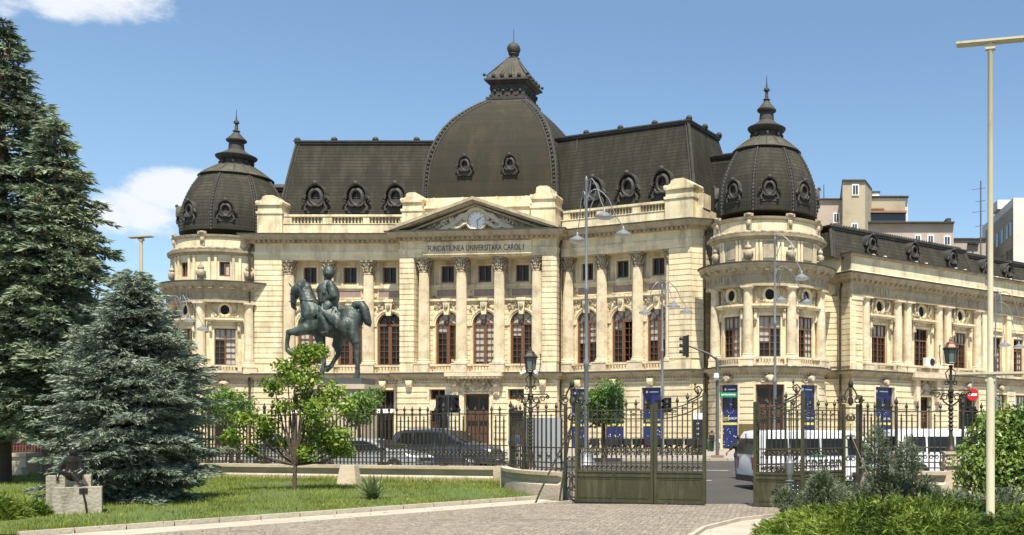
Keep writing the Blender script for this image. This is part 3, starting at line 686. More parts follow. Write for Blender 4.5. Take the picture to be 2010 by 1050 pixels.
# lantern of the main dome
L = MB(FC)
def sq(mb, h0, h1, z0, z1): mb.taper(cu - h0, cu + h0, cv - h0, cv + h0, z0, z1, h1 / h0)
sq(L, 2.0, 1.9, 32.0, 32.3); sq(L, 1.95, 1.95, 32.3, 32.55); sq(L, 1.62, 1.62, 32.5, 33.8); sq(L, 1.72, 2.0, 33.8, 34.05); sq(L, 2.08, 2.08, 34.05, 34.22); sq(L, 1.95, 1.85, 34.22, 34.5)
for i in range(4):
    t = -1.2 + i * .8
    for a, b in ((t, 1.63), (1.63, -t)):
        L.ball((cu + a, cv + b, 33.15), (.17, .17, .17), 8, 5)
    for a, b in ((t - .4, 1.68), (1.68, -t - .4)): L.ball((cu + a, cv + b, 33.4), (.09, .09, .22), 6, 4); L.ball((cu + a, cv + b, 32.75), (.14, .14, .12), 6, 4)
    L.ball((cu + t, cv + 2.0, 34.5), (.2, .14, .2), 8, 5); L.ball((cu + 2.0, cv - t, 34.5), (.14, .2, .2), 8, 5)
for sx in (-1, 1):
    for sy in (-1, 1): L.tube([(cu + sx * 1.9, cv + sy * 1.9, 34.5), (cu + sx * .45, cv + sy * .45, 36.5)], .07, 5); L.ball((cu + sx * 2.05, cv + sy * 2.05, 34.55), .16, 6, 4)
LN = L.build('lantern', 'dark_lead', LIB, world=True, smooth=30)
L = MB(FC); n = 6; vs = []
q = [(1.8, 34.5), (1.38, 35.1), (.95, 35.8), (.5, 36.6)]
for h, z in q: vs += [(cu - h, cv + h, z), (cu + h, cv + h, z), (cu + h, cv - h, z), (cu - h, cv - h, z)]
L.raw(vs, [(4 * j + i, 4 * j + (i + 1) % 4, 4 * j + 4 + (i + 1) % 4, 4 * j + 4 + i) for j in range(3) for i in range(4)])
for k in range(-2, 3):
    L.tube([(cu + k * .36, cv + 1.87, 34.58), (cu + k * .26, cv + 1.37, 35.18), (cu + k * .165, cv + .87, 35.88), (cu + k * .08, cv + .44, 36.62)], .035, 4)
    L.tube([(cu + 1.87, cv + k * .36, 34.58), (cu + 1.37, cv + k * .26, 35.18), (cu + .87, cv + k * .165, 35.88), (cu + .44, cv + k * .08, 36.62)], .035, 4)
L.build('lantern_roof', 'lead', LN)
L = MB(FC); L.lathe(cu, cv, [(.5, 36.55), (.55, 36.7), (.38, 36.78), (.36, 37.0), (.5, 37.05), (.45, 37.12), (.56, 37.3), (.62, 37.6), (.55, 37.85), (.35, 38.05), (.1, 38.2), (.04, 38.3), (.025, 39.4)], 16)
L.build('finial', 'dark_lead', LN, smooth=50)

# dormers (oeil-de-boeuf)
def dormer_mesh(s, kind):
    m = MB(); p = MB()
    w = 1.0 * s
    m.box(-w * .95, w * .95, -1.6 * s, .02, 0, .22 * s); m.poly([(-w * .9, .2 * s), (w * .9, .2 * s), (w * .72, 1.2 * s), (-w * .72, 1.2 * s)], -1.6 * s, -.02)
    m.ring(0, 1.35 * s, [(.42 * s, -.4), (.42 * s, .12 * s), (.5 * s, .2 * s), (.62 * s, .16 * s), (.72 * s, .05), (.78 * s, -.1), (.8 * s, -1.9 * s)], 22, .92, 1.25)
    m.ring(0, 1.35 * s, [(.82 * s, -2.1 * s), (.86 * s, .18 * s), (.98 * s, .24 * s), (1.02 * s, .1 * s), (1.0 * s, -2.1 * s)], 14, .98, 1.2, -.15, PI + .15)
    for k in (-1, 1):
        m.tube([(k * .8 * s, .1 * s, 1.5 * s), (k * 1.05 * s, .1 * s, 1.35 * s), (k * 1.15 * s, .08 * s, 1.1 * s), (k * .95 * s, .06 * s, .95 * s)], [.1 * s, .13 * s, .14 * s, .08 * s], 6)
        m.tube([(k * .2 * s, .18 * s, .55 * s), (k * .5 * s, .16 * s, .65 * s), (k * .7 * s, .12 * s, .95 * s)], [.13 * s, .12 * s, .08 * s], 6)
        m.tube([(k * .85 * s, .05, .2 * s), (k * .92 * s, .05, .5 * s), (k * .72 * s, .05, .85 * s)], [.15 * s, .12 * s, .08 * s], 6)
    m.ball((0, .22 * s, 2.55 * s), (.24 * s, .2 * s, .24 * s), 8, 5); m.ball((0, .2 * s, .6 * s), (.3 * s, .15 * s, .14 * s), 8, 5)
    p.disc(0, 1.35 * s, .44 * s, -.12, 20, .92, 1.25); 
    return m, p
def dormer_part(key, s, loc, rz, mt='dark_lead'):
    if key not in PROTO:
        m, p = dormer_mesh(s, 0); me = m.build('dormer', mt, LIB, loc=loc, rz=rz, world=True, smooth=40); p.build('dormer_pane', 'glass', me)
        f = MB(); f.box(-.02, .02, -.11, -.07, .8 * s, 1.9 * s); f.box(-.35 * s, .35 * s, -.11, -.07, 1.33 * s, 1.38 * s); f.build('dormer_glazing_bar', 'wood_dark', me)
        PROTO[key] = me
        return me
    return copy_part(PROTO[key], LIB, loc, rz)
for c in (4.5, 8.1, 11.55): dormer_part('d1', 1.02, FL(c, -1.75, 21.15), FL.a)
for c in (2.35, 5.75, 9.1): dormer_part('d1', 1.02, FR(c, -1.8, 21.15), FR.a)
for c in (4.65, 8.75): dormer_part('d2', .68, FC(c, cv + 6.15, 24.3), FC.a)

# ================================================================= ROUND TURRETS
def turret(T, DRM, angs, lift, vis0, vis1, sc, wa):
    R = T[2]; cx, cy = T[0], T[1]; a0 = math.degrees(DRM.a)
    U = lambda a: RD(a) * R
    vis = lambda a: vis0 < a + a0 < vis1
    full = (U(-110), U(110))
    ww = 1.7
    wins = [a for a in angs if True]
    ops = [ropening(U(a), ww, 7.55, 10.75) for a in wins]
    mb = MB(DRM); wall(mb, U(-110), U(110), 6.2, 14.0, -.75, -.25, ops)
    mb.build('turret_wall', 'stone', LIB, world=True)
    for i, a in enumerate(wins):
        tr = MB(DRM); ca = MB(DRM)
        u = U(a); v = -.25
        for s in (-1, 1):
            tr.box(u + s * .86, u + s * .98, v, v + .12, 7.4, 10.95); tr.box(u + s * .95, u + s * 1.3, v, v + .06, 7.4, 11.3)
            tr.box(u + s * 1.0, u + s * 1.22, v, v + .3, 10.4, 11.3); ca.ball((u + s * 1.11, v + .32, 11.15), (.14, .12, .16), 8, 5); ca.ball((u + s * 1.11, v + .26, 10.5), (.12, .1, .14), 8, 5)
            tr.box(u + s * .8, u + s * 1.1, v, v + .15, 11.7, 12.9); carve(ca, u + s * .65, u + s * .95, v + .1, 11.75, 12.3, 5, i + 5 * s, .12, .12); ca.tube([(u + s * .75, v + .1, 12.9), (u + s * .95, v + .2, 12.75), (u + s * .95, v + .2, 12.3), (u + s * .8, v + .12, 11.9)], [.1, .1, .08, .1], 5)
        tr.box(u - .98, u + .98, v, v + .14, 10.75, 10.95); tr.box(u - 1.35, u + 1.35, v, v + .42, 11.3, 11.45); tr.box(u - 1.45, u + 1.45, v, v + .55, 11.45, 11.6)
        tr.ring(u, 12.35, [(.36, v - .1), (.37, v + .12), (.45, v + .2), (.58, v + .16), (.62, v + .02)], 24, 1, 1.12)
        carve(ca, u - .8, u + .8, v + .12, 11.65, 11.85, 8, 7 + i, .14, .13)
        b = MB(DRM); b.box(u - 1.3, u + 1.3, .12, .4, 6.88, 7.02); b.box(u - 1.35, u + 1.35, .1, .42, 7.42, 7.58); balusters(b, u - .95, u + .95, .26, 7.02, 7.42, .2, .06)
        for s in (-1, 1): b.box(u + s * 1.0, u + s * 1.3, .12, .42, 7.02, 7.42)
        b.build('balustrade', 'column_stone', LIB, world=True, smooth=40)
        window_part('tur%d' % (i % 2), lambda i=i: win_rect(1.7, 3.2, 4, 4, 2.25, (5, 6)[i % 2]), LIB, DRM(u, -.42, 7.55), DRM.a + u / R)
        g = MB(DRM); g.disc(u, 12.35, .38, -.235, 20, 1, 1.12); g.build('oculus_pane', 'dark', LIB, world=True)
        tr.build('turret_trim', 'stone', LIB, world=True, smooth=30); ca.build('carving', 'carved', LIB, world=True, smooth=60)
    for a in [wins[0] + (wins[1] - wins[0]) * (k + .5) for k in range(-1, len(wins))]:
        if abs(a + a0) < 95: column_part('tuscan', LIB, DRM, U(a), .12, .4, 7.5, 12.52, .42, 6.86, False)
    # entablature, cornice, attic
    A0, A1 = vis0, vis1
    mb = MB(); mb.sweep(arc(T, 0, A0, A1), [(-.5, 12.94), (.42, 12.94), (.42, 13.12), (.36, 13.14), (.36, 13.9), (.44, 13.95), (.44, 14.05), (-.5, 14.05)])
    mb.fr = DRM; n = int(RD(A1 - A0) * R / .62)
    for i in range(n):
        u = U(A0 - a0 + 2) + i * .62; mb.box(u, u + .06, .3, .42, 13.25, 13.78); mb.box(u + .4, u + .46, .3, .42, 13.25, 13.78); mb.box(u + .06, u + .4, .3, .42, 13.72, 13.78); mb.box(u + .06, u + .4, .3, .42, 13.25, 13.31)
    mb.build('turret_entablature', 'cornice_stone', LIB, world=True)
    mb = MB(); mb.sweep(arc(T, 0, A0, A1, 30), [(-.5, 14.05), (.5, 14.05), (.55, 14.2), (.9, 14.3), (.95, 14.5), (1.05, 14.58), (1.05, 14.66), (-.5, 14.8)])
    mb.fr = DRM; n = int(RD(A1 - A0) * R / .75)
    for i in range(n): u = U(A0 - a0 + 2) + i * .75; mb.box(u, u + .26, .4, .85, 14.07, 14.28)
    z = 14.75
    mb.sweep(arc(T, 0, A0, A1, 30), [(-.6, 16.55 + lift), (.0, 16.55 + lift), (.1, 16.7 + lift), (.3, 16.75 + lift), (.34, 16.95 + lift), (-.6, 17.0 + lift)])
    mb.sweep(arc(T, 0, A0, A1, 30), [(-.6, 18.0 + lift), (-.2, 18.0 + lift), (-.05, 18.12 + lift), (.0, 18.28 + lift), (-.6, 18.34 + lift)])
    mb.build('turret_cornice', 'cornice_stone', LIB, world=True); mb = MB(); mb.sweep(arc(T, 0, A0, A1, 30), [(-.5, 14.81), (1.06, 14.67), (1.06, 14.6), (1.1, 14.6), (1.1, 14.72), (-.5, 14.86)]); mb.build('cornice_flashing', 'dark_lead', LIB, world=True)
    at = MB(DRM); wops = [ropening(U(a), .85, 15.2, 16.45) for a in wa]
    wall(at, U(A0 - a0), U(A1 - a0), z, 16.6 + lift, -.6, -.1, wops); at.box(U(A0 - a0), U(A1 - a0), -.6, -.2, 16.9 + lift, 18.1 + lift)
    mid = [wins[0] + (wins[1] - wins[0]) * (k + .5) for k in range(-1, len(wins))]
    for a in wins + mid:
        for s in (-1, 1): at.box(U(a) + s * .68 - .1, U(a) + s * .68 + .1, -.1, .06, 14.85, 16.5 + lift)
    at.build('attic_drum', 'stone', LIB, world=True)
    for a in mid:
        cr = MB(DRM); u = U(a); cr.lathe(u, .1, [(.1, 15.0), (.3, 15.1), (.38, 15.35), (.42, 15.6), (.2, 15.75), (.3, 15.85), (.25, 16.0), (.08, 16.15), (.05, 16.35)], 10, su=1, sv=.7); carve(cr, u - .4, u + .4, .0, 15.0, 15.8, 6, int(a), .12, .12)
        cr.box(u - .36, u + .36, -.2, .02, 18.3 + lift, 18.52 + lift); cr.ball((u, .0, 18.45 + lift), (.3, .12, .11), 8, 5); cr.ball((u, -.04, 17.8 + lift), (.17, .14, .26), 8, 6); cr.box(u - .2, u + .2, -.2, -.08, 17.3 + lift, 18.3 + lift); cr.build('urn_relief', 'carved', LIB, world=True, smooth=60)
    cr = MB(DRM)
    k = U(A0 - a0 + 3)
    while k < U(A1 - a0 - 3):
        cr.ball((k, .0, 17.1 + lift + .03 * math.sin(k * 9)), (.17, .16, .15), 6, 4); k += .19
    cr.build('garland', 'carved', LIB, world=True, smooth=60)
    for a in wins:
        if a in wa: window_part('attic_w', lambda: win_rect(.85, 1.25, 2, 1, None, 1), LIB, DRM(U(a), -.25, 15.2), DRM.a + RD(a))
        else: bx = MB(DRM); bx.box(U(a) - .5, U(a) + .5, -.1, .0, 15.1, 16.4); bx.build('blind_panel', 'cornice_stone', LIB, world=True)
    # dome
    zz = lambda y: 2 + (845 - y) * .04085 + lift
    pr = [(4.02 * sc, zz(432)), (4.05 * sc, zz(412)), (4.0 * sc, zz(392)), (3.83 * sc, zz(370)), (3.55 * sc, zz(350)), (3.2 * sc, zz(330)), (2.85 * sc, zz(315)), (2.6 * sc, zz(305))]
    d = MB(XYZ); d.lathe(cx, cy, pr, 48); D = d.build('turret_dome', 'slate', LIB, world=True, smooth=40)
    for k in range(8):
        a = RD(a0 + mid[0] + 45 * k); rb = MB(XYZ)
        Pn = [(cx + (r + .03) * math.sin(a), cy - (r + .03) * math.cos(a), z_) for r, z_ in pr]; rb.tube(Pn, .08, 5)
        for s in (-.2, .2): rb.tube([(cx + (r + .02) * math.sin(a + s / r), cy - (r + .02) * math.cos(a + s / r), z_) for r, z_ in pr], .05, 4)
        for j in range(len(Pn) - 1):
            for q in (0, .33, .66): rb.ball(tuple(Vector(Pn[j]).lerp(Vector(Pn[j + 1]), q)), .115, 6, 4)
        rb.build('dome_rib', 'dark_lead', D, smooth=60)
    s_ = MB(XYZ); s_.lathe(cx, cy, [(2.6 * sc, zz(304)), (2.78 * sc, zz(302)), (2.7 * sc, zz(300)), (2.1 * sc, zz(289)), (1.7 * sc, zz(282)), (1.4 * sc, zz(276)), (1.3 * sc, zz(276))], 32)
    for k in range(16):
        a = 2 * PI * k / 16; s_.tube([(cx + r * math.sin(a), cy - r * math.cos(a), z_ + .03) for r, z_ in ((2.65 * sc, zz(300)), (2.1 * sc, zz(289)), (1.4 * sc, zz(276)))], .05, 4)
    s_.build('dome_skirt', 'lead', D, smooth=30)
    l = MB(XYZ); l.lathe(cx, cy, [(1.3 * sc, zz(277)), (1.35 * sc, zz(274)), (1.15 * sc, zz(272)), (1.1 * sc, zz(263)), (1.3 * sc, zz(261)), (1.52 * sc, zz(256)), (1.55 * sc, zz(253)), (1.3 * sc, zz(250)), (.85 * sc, zz(243)), (.6 * sc, zz(238)), (.55 * sc, zz(222)), (.75 * sc, zz(219)), (.78 * sc, zz(216)), (.6 * sc, zz(211)), (.35 * sc, zz(204)), (.2 * sc, zz(198)), (.3 * sc, zz(196)), (.14 * sc, zz(193)), (.12 * sc, zz(183)), (.1, zz(181)), (.25, zz(178)), (.22, zz(174)), (.07, zz(171)), (.035, zz(160)), (.02, zz(148))], 20)
    for k in range(8):
        a = RD(a0 + 45 * k); l.ball((cx + 1.2 * sc * math.sin(a), cy - 1.2 * sc * math.cos(a), zz(268)), (.16, .16, .22), 6, 4)
    l.build('spire', 'dark_lead', D, smooth=35)
    for a in wins + [wins[-1] + 45, wins[0] - 45]:
        if abs(a + a0) < 110:
            rr = 4.05 * sc; q = RD(a + a0); dormer_part('d3', .72, (cx + rr * math.sin(q), cy - rr * math.cos(q), 19.5 + lift), q)
turret(TR, DR, [-42, 0, 42], 0, -80, 92, 1.0, [])
turret(TL, DL, [-84, -42, 0], .5, -105, 64, 1.12, [-42, 0])
# ================================================================= SIDE WING ALONG THE STREET
aw = [3.7, 9.05, 14.4]
ops = [ropening(t, 1.85, 7.55, 10.8) for t in aw]
mb = MB(FA); wall(mb, 0, 18.0, 6.2, 14.0, -1.0, -.45, ops); mb.box(0, 1.3, -.5, -.04, 6.9, 13.0); rustic(mb, .0, 1.3, 7.6, 12.6, -.05, dep=.07); mb.box(0, 1.34, -.45, .1, 6.88, 7.5); mb.box(-.0, 1.36, -.4, .08, 12.6, 12.94)
mb.box(17.3, 18, -.5, -.04, 6.9, 13.0); mb.build('wall', 'stone', LIB, world=True)
v = -.45
for i, u in enumerate(aw):
    tr = MB(FA); ca = MB(FA)
    for s in (-1, 1):
        tr.box(u + s * .94, u + s * 1.06, v, v + .12, 7.4, 10.95); tr.box(u + s * 1.0, u + s * 1.35, v, v + .06, 7.4, 11.3)
        tr.poly([(u + s * 1.1, 10.4), (u + s * 1.34, 10.4), (u + s * 1.38, 11.3), (u + s * 1.08, 11.3)], v, v + .38); ca.ball((u + s * 1.13, v + .38, 11.15), (.15, .14, .17), 8, 5); ca.ball((u + s * 1.13, v + .36, 10.5), (.13, .12, .15), 8, 5)
        tr.box(u + s * .85, u + s * 1.25, v, v + .15, 11.7, 12.9); carve(ca, u + s * .65, u + s * 1.25, v + .14, 11.75, 12.5, 9, i + 5 * s, .16, .14); ca.tube([(u + s * .8, v + .15, 12.9), (u + s * 1.05, v + .28, 12.75), (u + s * 1.05, v + .28, 12.3), (u + s * .9, v + .15, 11.9)], [.12, .12, .1, .12], 5)
    tr.box(u - 1.06, u + 1.06, v, v + .14, 10.8, 10.98); tr.box(u - 1.45, u + 1.45, v, v + .5, 11.3, 11.45); tr.box(u - 1.55, u + 1.55, v, v + .62, 11.45, 11.6)
    tr.ring(u, 12.3, [(.38, v - .1), (.4, v + .16), (.48, v + .24), (.62, v + .2), (.66, v + .02)], 24, 1, 1.2)
    carve(ca, u - .9, u + .9, v + .2, 11.65, 11.9, 10, 7 + i, .16, .15)
    g = MB(FA); g.disc(u, 12.3, .42, v + .02, 20, 1, 1.2); g.build('oculus_pane', 'dark', LIB, world=True)
    window_part('ann%d' % (i % 2), lambda i=i: win_rect(1.85, 3.25, 4, 4, 2.25, (4, 0)[i % 2]), LIB, FA(u, -.6, 7.55), FA.a)
    w = 1.3 if i != 1 else 2.1
    b = MB(FA); b.box(u - w, u + w, .0, .35, 6.88, 7.02); b.box(u - w, u + w, -.02, .37, 7.4, 7.56); balusters(b, u - w + .3, u + w - .3, .18, 7.02, 7.4, .18, .055)
    for s in (-1, 1): b.box(u + s * (w - .3), u + s * w, .0, .37, 7.02, 7.4)
    b.build('balustrade', 'column_stone', LIB, world=True, smooth=40); tr.build('trim', 'stone', LIB, world=True, smooth=30); ca.build('carving', 'carved', LIB, world=True, smooth=60)
for t in (1.78, 5.72, 6.98, 11.12, 12.34, 16.6): column_part('tuscan', LIB, FA, t, -.12, .42, 7.5, 12.52, .42, 6.86, False)
# plainer end part
tt = [20.6, 24.1, 27.6, 31.1]
ops = [ropening(t, 1.6, 7.2, 10.8) for t in tt]
mb = MB(FA2); wall(mb, 18, 40, 6.2, 14.0, -.9, -.3, ops); mb.build('wall', 'stone', LIB, world=True)
for t in (18.4, 19.3, 22.35, 25.85, 29.35, 33): tr = MB(FA2); tr.box(t - .35, t + .35, -.3, 0, 6.9, 12.94); tr.box(t - .42, t + .42, -.3, .08, 12.6, 12.9); tr.box(t - .42, t + .42, -.3, .08, 6.9, 7.5); tr.build('pilaster', 'stone', LIB, world=True)
for t in tt:
    tr = MB(FA2)
    for s in (-1, 1): tr.box(t + s * .82, t + s * 1.0, -.3, -.18, 6.95, 11.0)
    tr.box(t - .9, t + .9, -.3, -.15, 10.85, 11.1); tr.box(t - 1.05, t + 1.05, -.3, .02, 11.35, 11.55); tr.box(t - 1, t + 1, -.3, -.22, 11.7, 12.7)
    tr.build('trim', 'stone', LIB, world=True)
    window_part('ann3', lambda: win_rect(1.6, 3.6, 4, 4, 2.5, 1), LIB, FA2(t, -.45, 7.2), FA.a)
mb = MB(); mb.sweep(annex_path, [(-.6, 12.94), (.1, 12.94), (.1, 13.12), (.04, 13.14), (.04, 13.9), (.12, 13.95), (.12, 14.05), (-.6, 14.05)])
mb.fr = FA
for a, b in ((.3, 5.0), (11.6, 17.2)):
    for k in range(int((b - a) / .62)):
        u = a + k * .62; mb.box(u, u + .06, .0, .1, 13.25, 13.78); mb.box(u + .4, u + .46, .0, .1, 13.25, 13.78); mb.box(u + .06, u + .4, 0, .1, 13.72, 13.78); mb.box(u + .06, u + .4, 0, .1, 13.25, 13.31)
mb.box(5.3, 11.3, .0, .12, 13.25, 13.32); mb.box(5.3, 11.3, 0, .12, 13.72, 13.8)
mb.build('entablature', 'cornice_stone', LIB, world=True)
mb = MB(); mb.sweep(annex_path, [(-.6, 14.05), (.2, 14.05), (.25, 14.2), (.6, 14.3), (.66, 14.5), (.8, 14.6), (.8, 14.7), (-.6, 14.85)])
mb.sweep(annex_path, [(-.9, 16.15), (-.0, 16.15), (.12, 16.25), (.12, 16.38), (-.9, 16.42)])
mb.fr = FA
for k in range(int(40 / .62)): u = k * .62; o = 0 if u < 17.8 else -.7; mb.box(u, u + .24, .1 + o, .52 + o, 14.07, 14.28)
mb.build('cornice', 'cornice_stone', LIB, world=True)
mb = MB(); mb.sweep(annex_path, [(-.5, 14.86), (.81, 14.71), (.81, 14.64), (.85, 14.64), (.85, 14.76), (-.5, 14.9)]); mb.sweep(annex_path, [(-.8, 16.43), (.14, 16.39), (.15, 16.34), (.18, 16.34), (.18, 16.43), (-.8, 16.47)]); mb.build('cornice_flashing', 'dark_lead', LIB, world=True)
mb = MB(); mb.sweep(annex_path, [(-.8, 14.75), (-.1, 14.75), (-.1, 15.0), (-.18, 15.05), (-.18, 16.0), (-.1, 16.15), (-.8, 16.15)])
mb.build('parapet', 'stone', LIB, world=True)
for t in (3.0, 4.4, 8.4, 9.7, 13.8, 15.1, 19, 20.8, 23, 25): mb = MB(FA); mb.taper(t - .16, t + .16, -.5 - .7 * (t > 18), -.2 - .7 * (t > 18), 16.4, 16.62, .6); mb.build('parapet_block', 'stone', LIB, world=True)
RA = mansard(FA, (-1.2, 17.6, -12, -1.0), (-.4, 17.2, -11, -2.0), 16.0, 18.55, .25)
RB = mansard(FA2, (17.8, 42, -12, -1.0), (17.8, 42, -11, -2.0), 15.9, 18.4, .25)
for r_, fr, a, b in ((RA, FA, -.3, 17), (RB, FA2, 17.8, 42)):
    cr = MB(fr)
    for k in range(int((b - a) / .3)): cr.ball((a + k * .3, -2.0, (18.9 if fr is FA else 18.75)), (.1, .1, .13), 6, 4)
    cr.box(a, b, -2.05, -1.88, 18.72, 18.82); cr.build('roof_cresting', 'dark_lead', r_, smooth=60)
mansard(flat(4.2, 86.2, -4), (0, 5, -8, 0), (.3, 5, -7, -.7), 15.5, 18.4, .25)
for t in (3.7, 9.05, 14.4): dormer_part('d4', .66, FA(t, -1.15, 16.75), FA.a)
for t in (20.4, 23.9): dormer_part('d4', .66, FA2(t, -1.15, 16.65), FA.a)

# ================================================================= GROUND FLOOR OPENINGS
def poster(fr, u, v, w, z0, z1, kind):
    """window with printed blue film"""
    p = MB(fr); p.box(u - w / 2, u + w / 2, v - .03, v, z0, z1); 
    a = fr.a + (u / fr.R if fr.curved else 0)
    P = p.build('poster_panel', 'poster', LIB, world=True)
    h = z1 - z0
    q = MB(fr)
    q.box(u - w * .36, u - w * .06, v + .01, v + .03, z0 + h * .62, z0 + h * .8); q.box(u + w * .12, u + w * .4, v + .01, v + .03, z0 + h * .62, z0 + h * .8); q.build('pane', 'glass', P)
    b = MB(fr); b.box(u - w / 2, u + w / 2, v + .004, v + .012, z0 + h * .36, z0 + h * .40); b.build('yellow_band', 'poster_band', P)
    t = MB(fr); g = random.Random(int(u * 10))
    t.ring(u - w * .3, z0 + h * .93, [(.0, v + .01), (.11, v + .01)], 12)
    t.box(u - w * .15, u + w * .3, v + .004, v + .01, z0 + h * .92, z0 + h * .935)
    for i in range(12): t.ball((u + w * .2 * math.cos(i * PI / 6), v + .01, z0 + h * .62 + w * .2 * math.sin(i * PI / 6)), (.03, .01, .03), 5, 3)
    for i in range(16): t.ball((u + g.uniform(-.45, .45) * w, v + .01, z0 + h * g.uniform(.03, .3)), (g.uniform(.02, .06), .01, g.uniform(.02, .06)), 5, 3)
    t.build('printed_marks', 'poster_text', P)
    pos = Vector(fr(u, v + .02, z0 + h * .47))
    for s, x, sz, mt in (('inf', -.24 * w, .62, 'poster_band'), ('EUROPA', .2 * w, .26, 'poster_text')):
        pp = fr(u + x, v + .02, z0 + h * .47 - (.02 if s == 'inf' else .04)); text('lettering', s, sz, mt, P, pp, a, ext=.006, world=False)
    return P
def fix_world_child(o): pass
poster(FR, 2.2, -.02, 1.8, .6, 5.5, 0); poster(FR, 5.7, -.02, 1.8, .6, 5.5, 0); poster(FR, 9.2, -.02, 1.8, .6, 5.5, 0)
for a in (-42, 42): poster(DR, darr(4.5, a), -.05, 1.75, .7, 5.5, 0)
poster(FA, 3.8, -.1, 2.3, .7, 5.6, 1)
def door(fr, u, v, w, z0, z1, kind='wood'):
    a = fr.a + (u / fr.R if fr.curved else 0)
    f = MB(); r = w / 2; h = z1 - z0; g = MB()
    f.box(-r, r, -.12, -.04, 0, h); f.box(-r, -r + .1, -.04, .08, 0, h); f.box(r - .1, r, -.04, .08, 0, h); f.box(-r + .1, r - .1, -.04, .08, h - .12, h); f.box(-r + .1, r - .1, -.04, .07, h * .66, h * .7); f.box(-.06, .06, -.04, .06, 0, h * .66)
    for s in (-1, 1):
        for z in (.12, .3, .52): f.box(s * .12, s * (r - .16), -.04, -.0, h * z, h * (z + .12))
        g.box(s * .12, s * (r - .16), -.035, -.01, h * .44, h * .64); g.box(s * .08, s * (r - .14), -.035, -.01, h * .72, h * .94)
    d = f.build('door', 'wood_dark', LIB, loc=fr(u, v, z0), rz=a, world=True); g.build('door_pane', 'glass', d)
    k = MB(); k.tube([(.1, .12, h * .33), (.1, .12, h * .42)], .025, 5); k.build('handle', 'brass', d)
door(DR, 0, -.25, 2.1, .35, 5.5); door(FC, 6.86, -.3, 2.2, .35, 5.1); door(FA, 8.95, -.3, 1.5, .35, 4.9)
for t in (3.4, 10.3):
    window_part('cs', lambda: win_rect(1.4, .9, 2, 1, None, 0), LIB, FC(t, -.2, 4.6), FC.a); door(FC, t, -.3, 1.3, .6, 3.7)
    mb = MB(FC); mb.poly([(t - .2, 3.86), (t + .2, 3.86), (t + .32, 4.6), (t - .32, 4.6)], .12, .34); mb.build('keystone', 'stone_base', LIB, world=True)
for t in (4.35, 7.85, 11.2):
    window_part('lw', lambda: win_rect(1.8, 5.1, 3, 4, 3.4, 0, .12), LIB, FL(t, -.3, .4), 0, ('wood_dark', 'glass', 'blind'))
mb = MB(); mb.fr = FL
for t in (4.35, 7.85, 11.2): 
    s = MB(FL); s.poly([(t - .95, 3.55), (t + .95, 3.55), (t + .95, 3.85), (t - .95, 3.85)], .15, .5); s.box(t - .95, t + .95, .15, .85, 3.5, 3.6); s.build('awning', 'white', LIB, world=True)
window_part('shop', lambda: win_rect(2.9, 4.7, 3, 1, 3.2, 1, .12), LIB, FA(14.9, -.3, .6), FA.a, ('wood', 'glass', 'white'))
for t in (20.6, 24.1, 27.6, 31.1): window_part('shop2', lambda: win_rect(2.2, 4.8, 3, 1, 3.2, 4, .12), LIB, FA2(t, -.25, .6), FA.a, ('wood', 'glass', 'white'))
for a in (-84, -42, 0): window_part('tb', lambda: win_rect(1.6, 4.7, 3, 3, 3.2, 0, .12), LIB, DL(darr(5.1, a), -.3, .6), DL.a + RD(a), ('wood_dark', 'glass', 'blind'))
# portal over the central door
mb = MB(FC); c = 6.86
mb.box(c - 2.5, c + 2.5, .12, 1.05, 6.55, 6.87); mb.box(c - 2.3, c + 2.3, .12, .85, 6.36, 6.55)
for k in range(12): mb.box(c - 2.2 + k * .38, c - 2.0 + k * .38, .85, 1.0, 6.42, 6.55)
for s in (-1, 1):
    mb.poly([(c + s * 1.55, 5.0), (c + s * 2.05, 5.0), (c + s * 2.1, 6.36), (c + s * 1.5, 6.36)], .12, .42)
    mb.box(c + s * 1.2, c + s * 1.5, .12, .3, .35, 5.1)
mb.build('portal', 'column_stone', LIB, world=True)
mb = MB(FC)
for s in (-1, 1):
    mb.ring(c + s * 1.8, 5.95, [(.02, .75), (.26, .7), (.3, .3), (.3, .12)], 14); mb.ring(c + s * 1.8, 5.2, [(.02, .5), (.16, .48), (.2, .3), (.2, .12)], 12)
    mb.tube([(c + s * .95, .3, 6.2), (c + s * 1.15, .35, 5.8), (c + s * .95, .3, 5.45), (c + s * .5, .25, 5.25)], [.13, .15, .13, .08], 6)
mb.ring(c, 5.8, [(.02, .3), (.3, .34), (.42, .25), (.45, .12)], 18, 1.2, .9); carve(mb, c - 1.2, c + 1.2, .14, 5.3, 6.25, 34, 77, .2, .15)
mb.build('carving', 'carved', LIB, world=True, smooth=60)
# scroll brackets under the ledge
for fr, ts in ((FL, (4.35, 7.85, 11.2)), (FR, (2.2, 5.7, 9.2)), (FC, (1.0, 12.7))):
    for t in ts: mb = MB(fr); mb.poly([(t - .22, 5.7), (t + .22, 5.7), (t + .3, 6.25), (t - .3, 6.25)], .12, .52); mb.ring(t, 6.0, [(.02, .62), (.2, .58), (.24, .3)], 10, 1.2, 1); mb.build('bracket', 'stone_base', LIB, world=True)
for fr, ts in ((DR, (darr(4.5, -42), 0, darr(4.5, 42))), (DL, (darr(5.1, -42), 0)), (FA, (3.8, 14.9, 20.6))):
    for t in ts: mb = MB(fr); mb.ball((t, .35 - .7 * (t > 19), 6.0), (.4, .25, .25), 8, 5); mb.ball((t, .5 - .7 * (t > 19), 5.85), (.18, .15, .22), 8, 5); carve(mb, t - .6, t + .6, .2 - .7 * (t > 19), 5.75, 6.15, 8, 3, .18, .14); mb.build('bracket', 'carved', LIB, world=True, smooth=50)
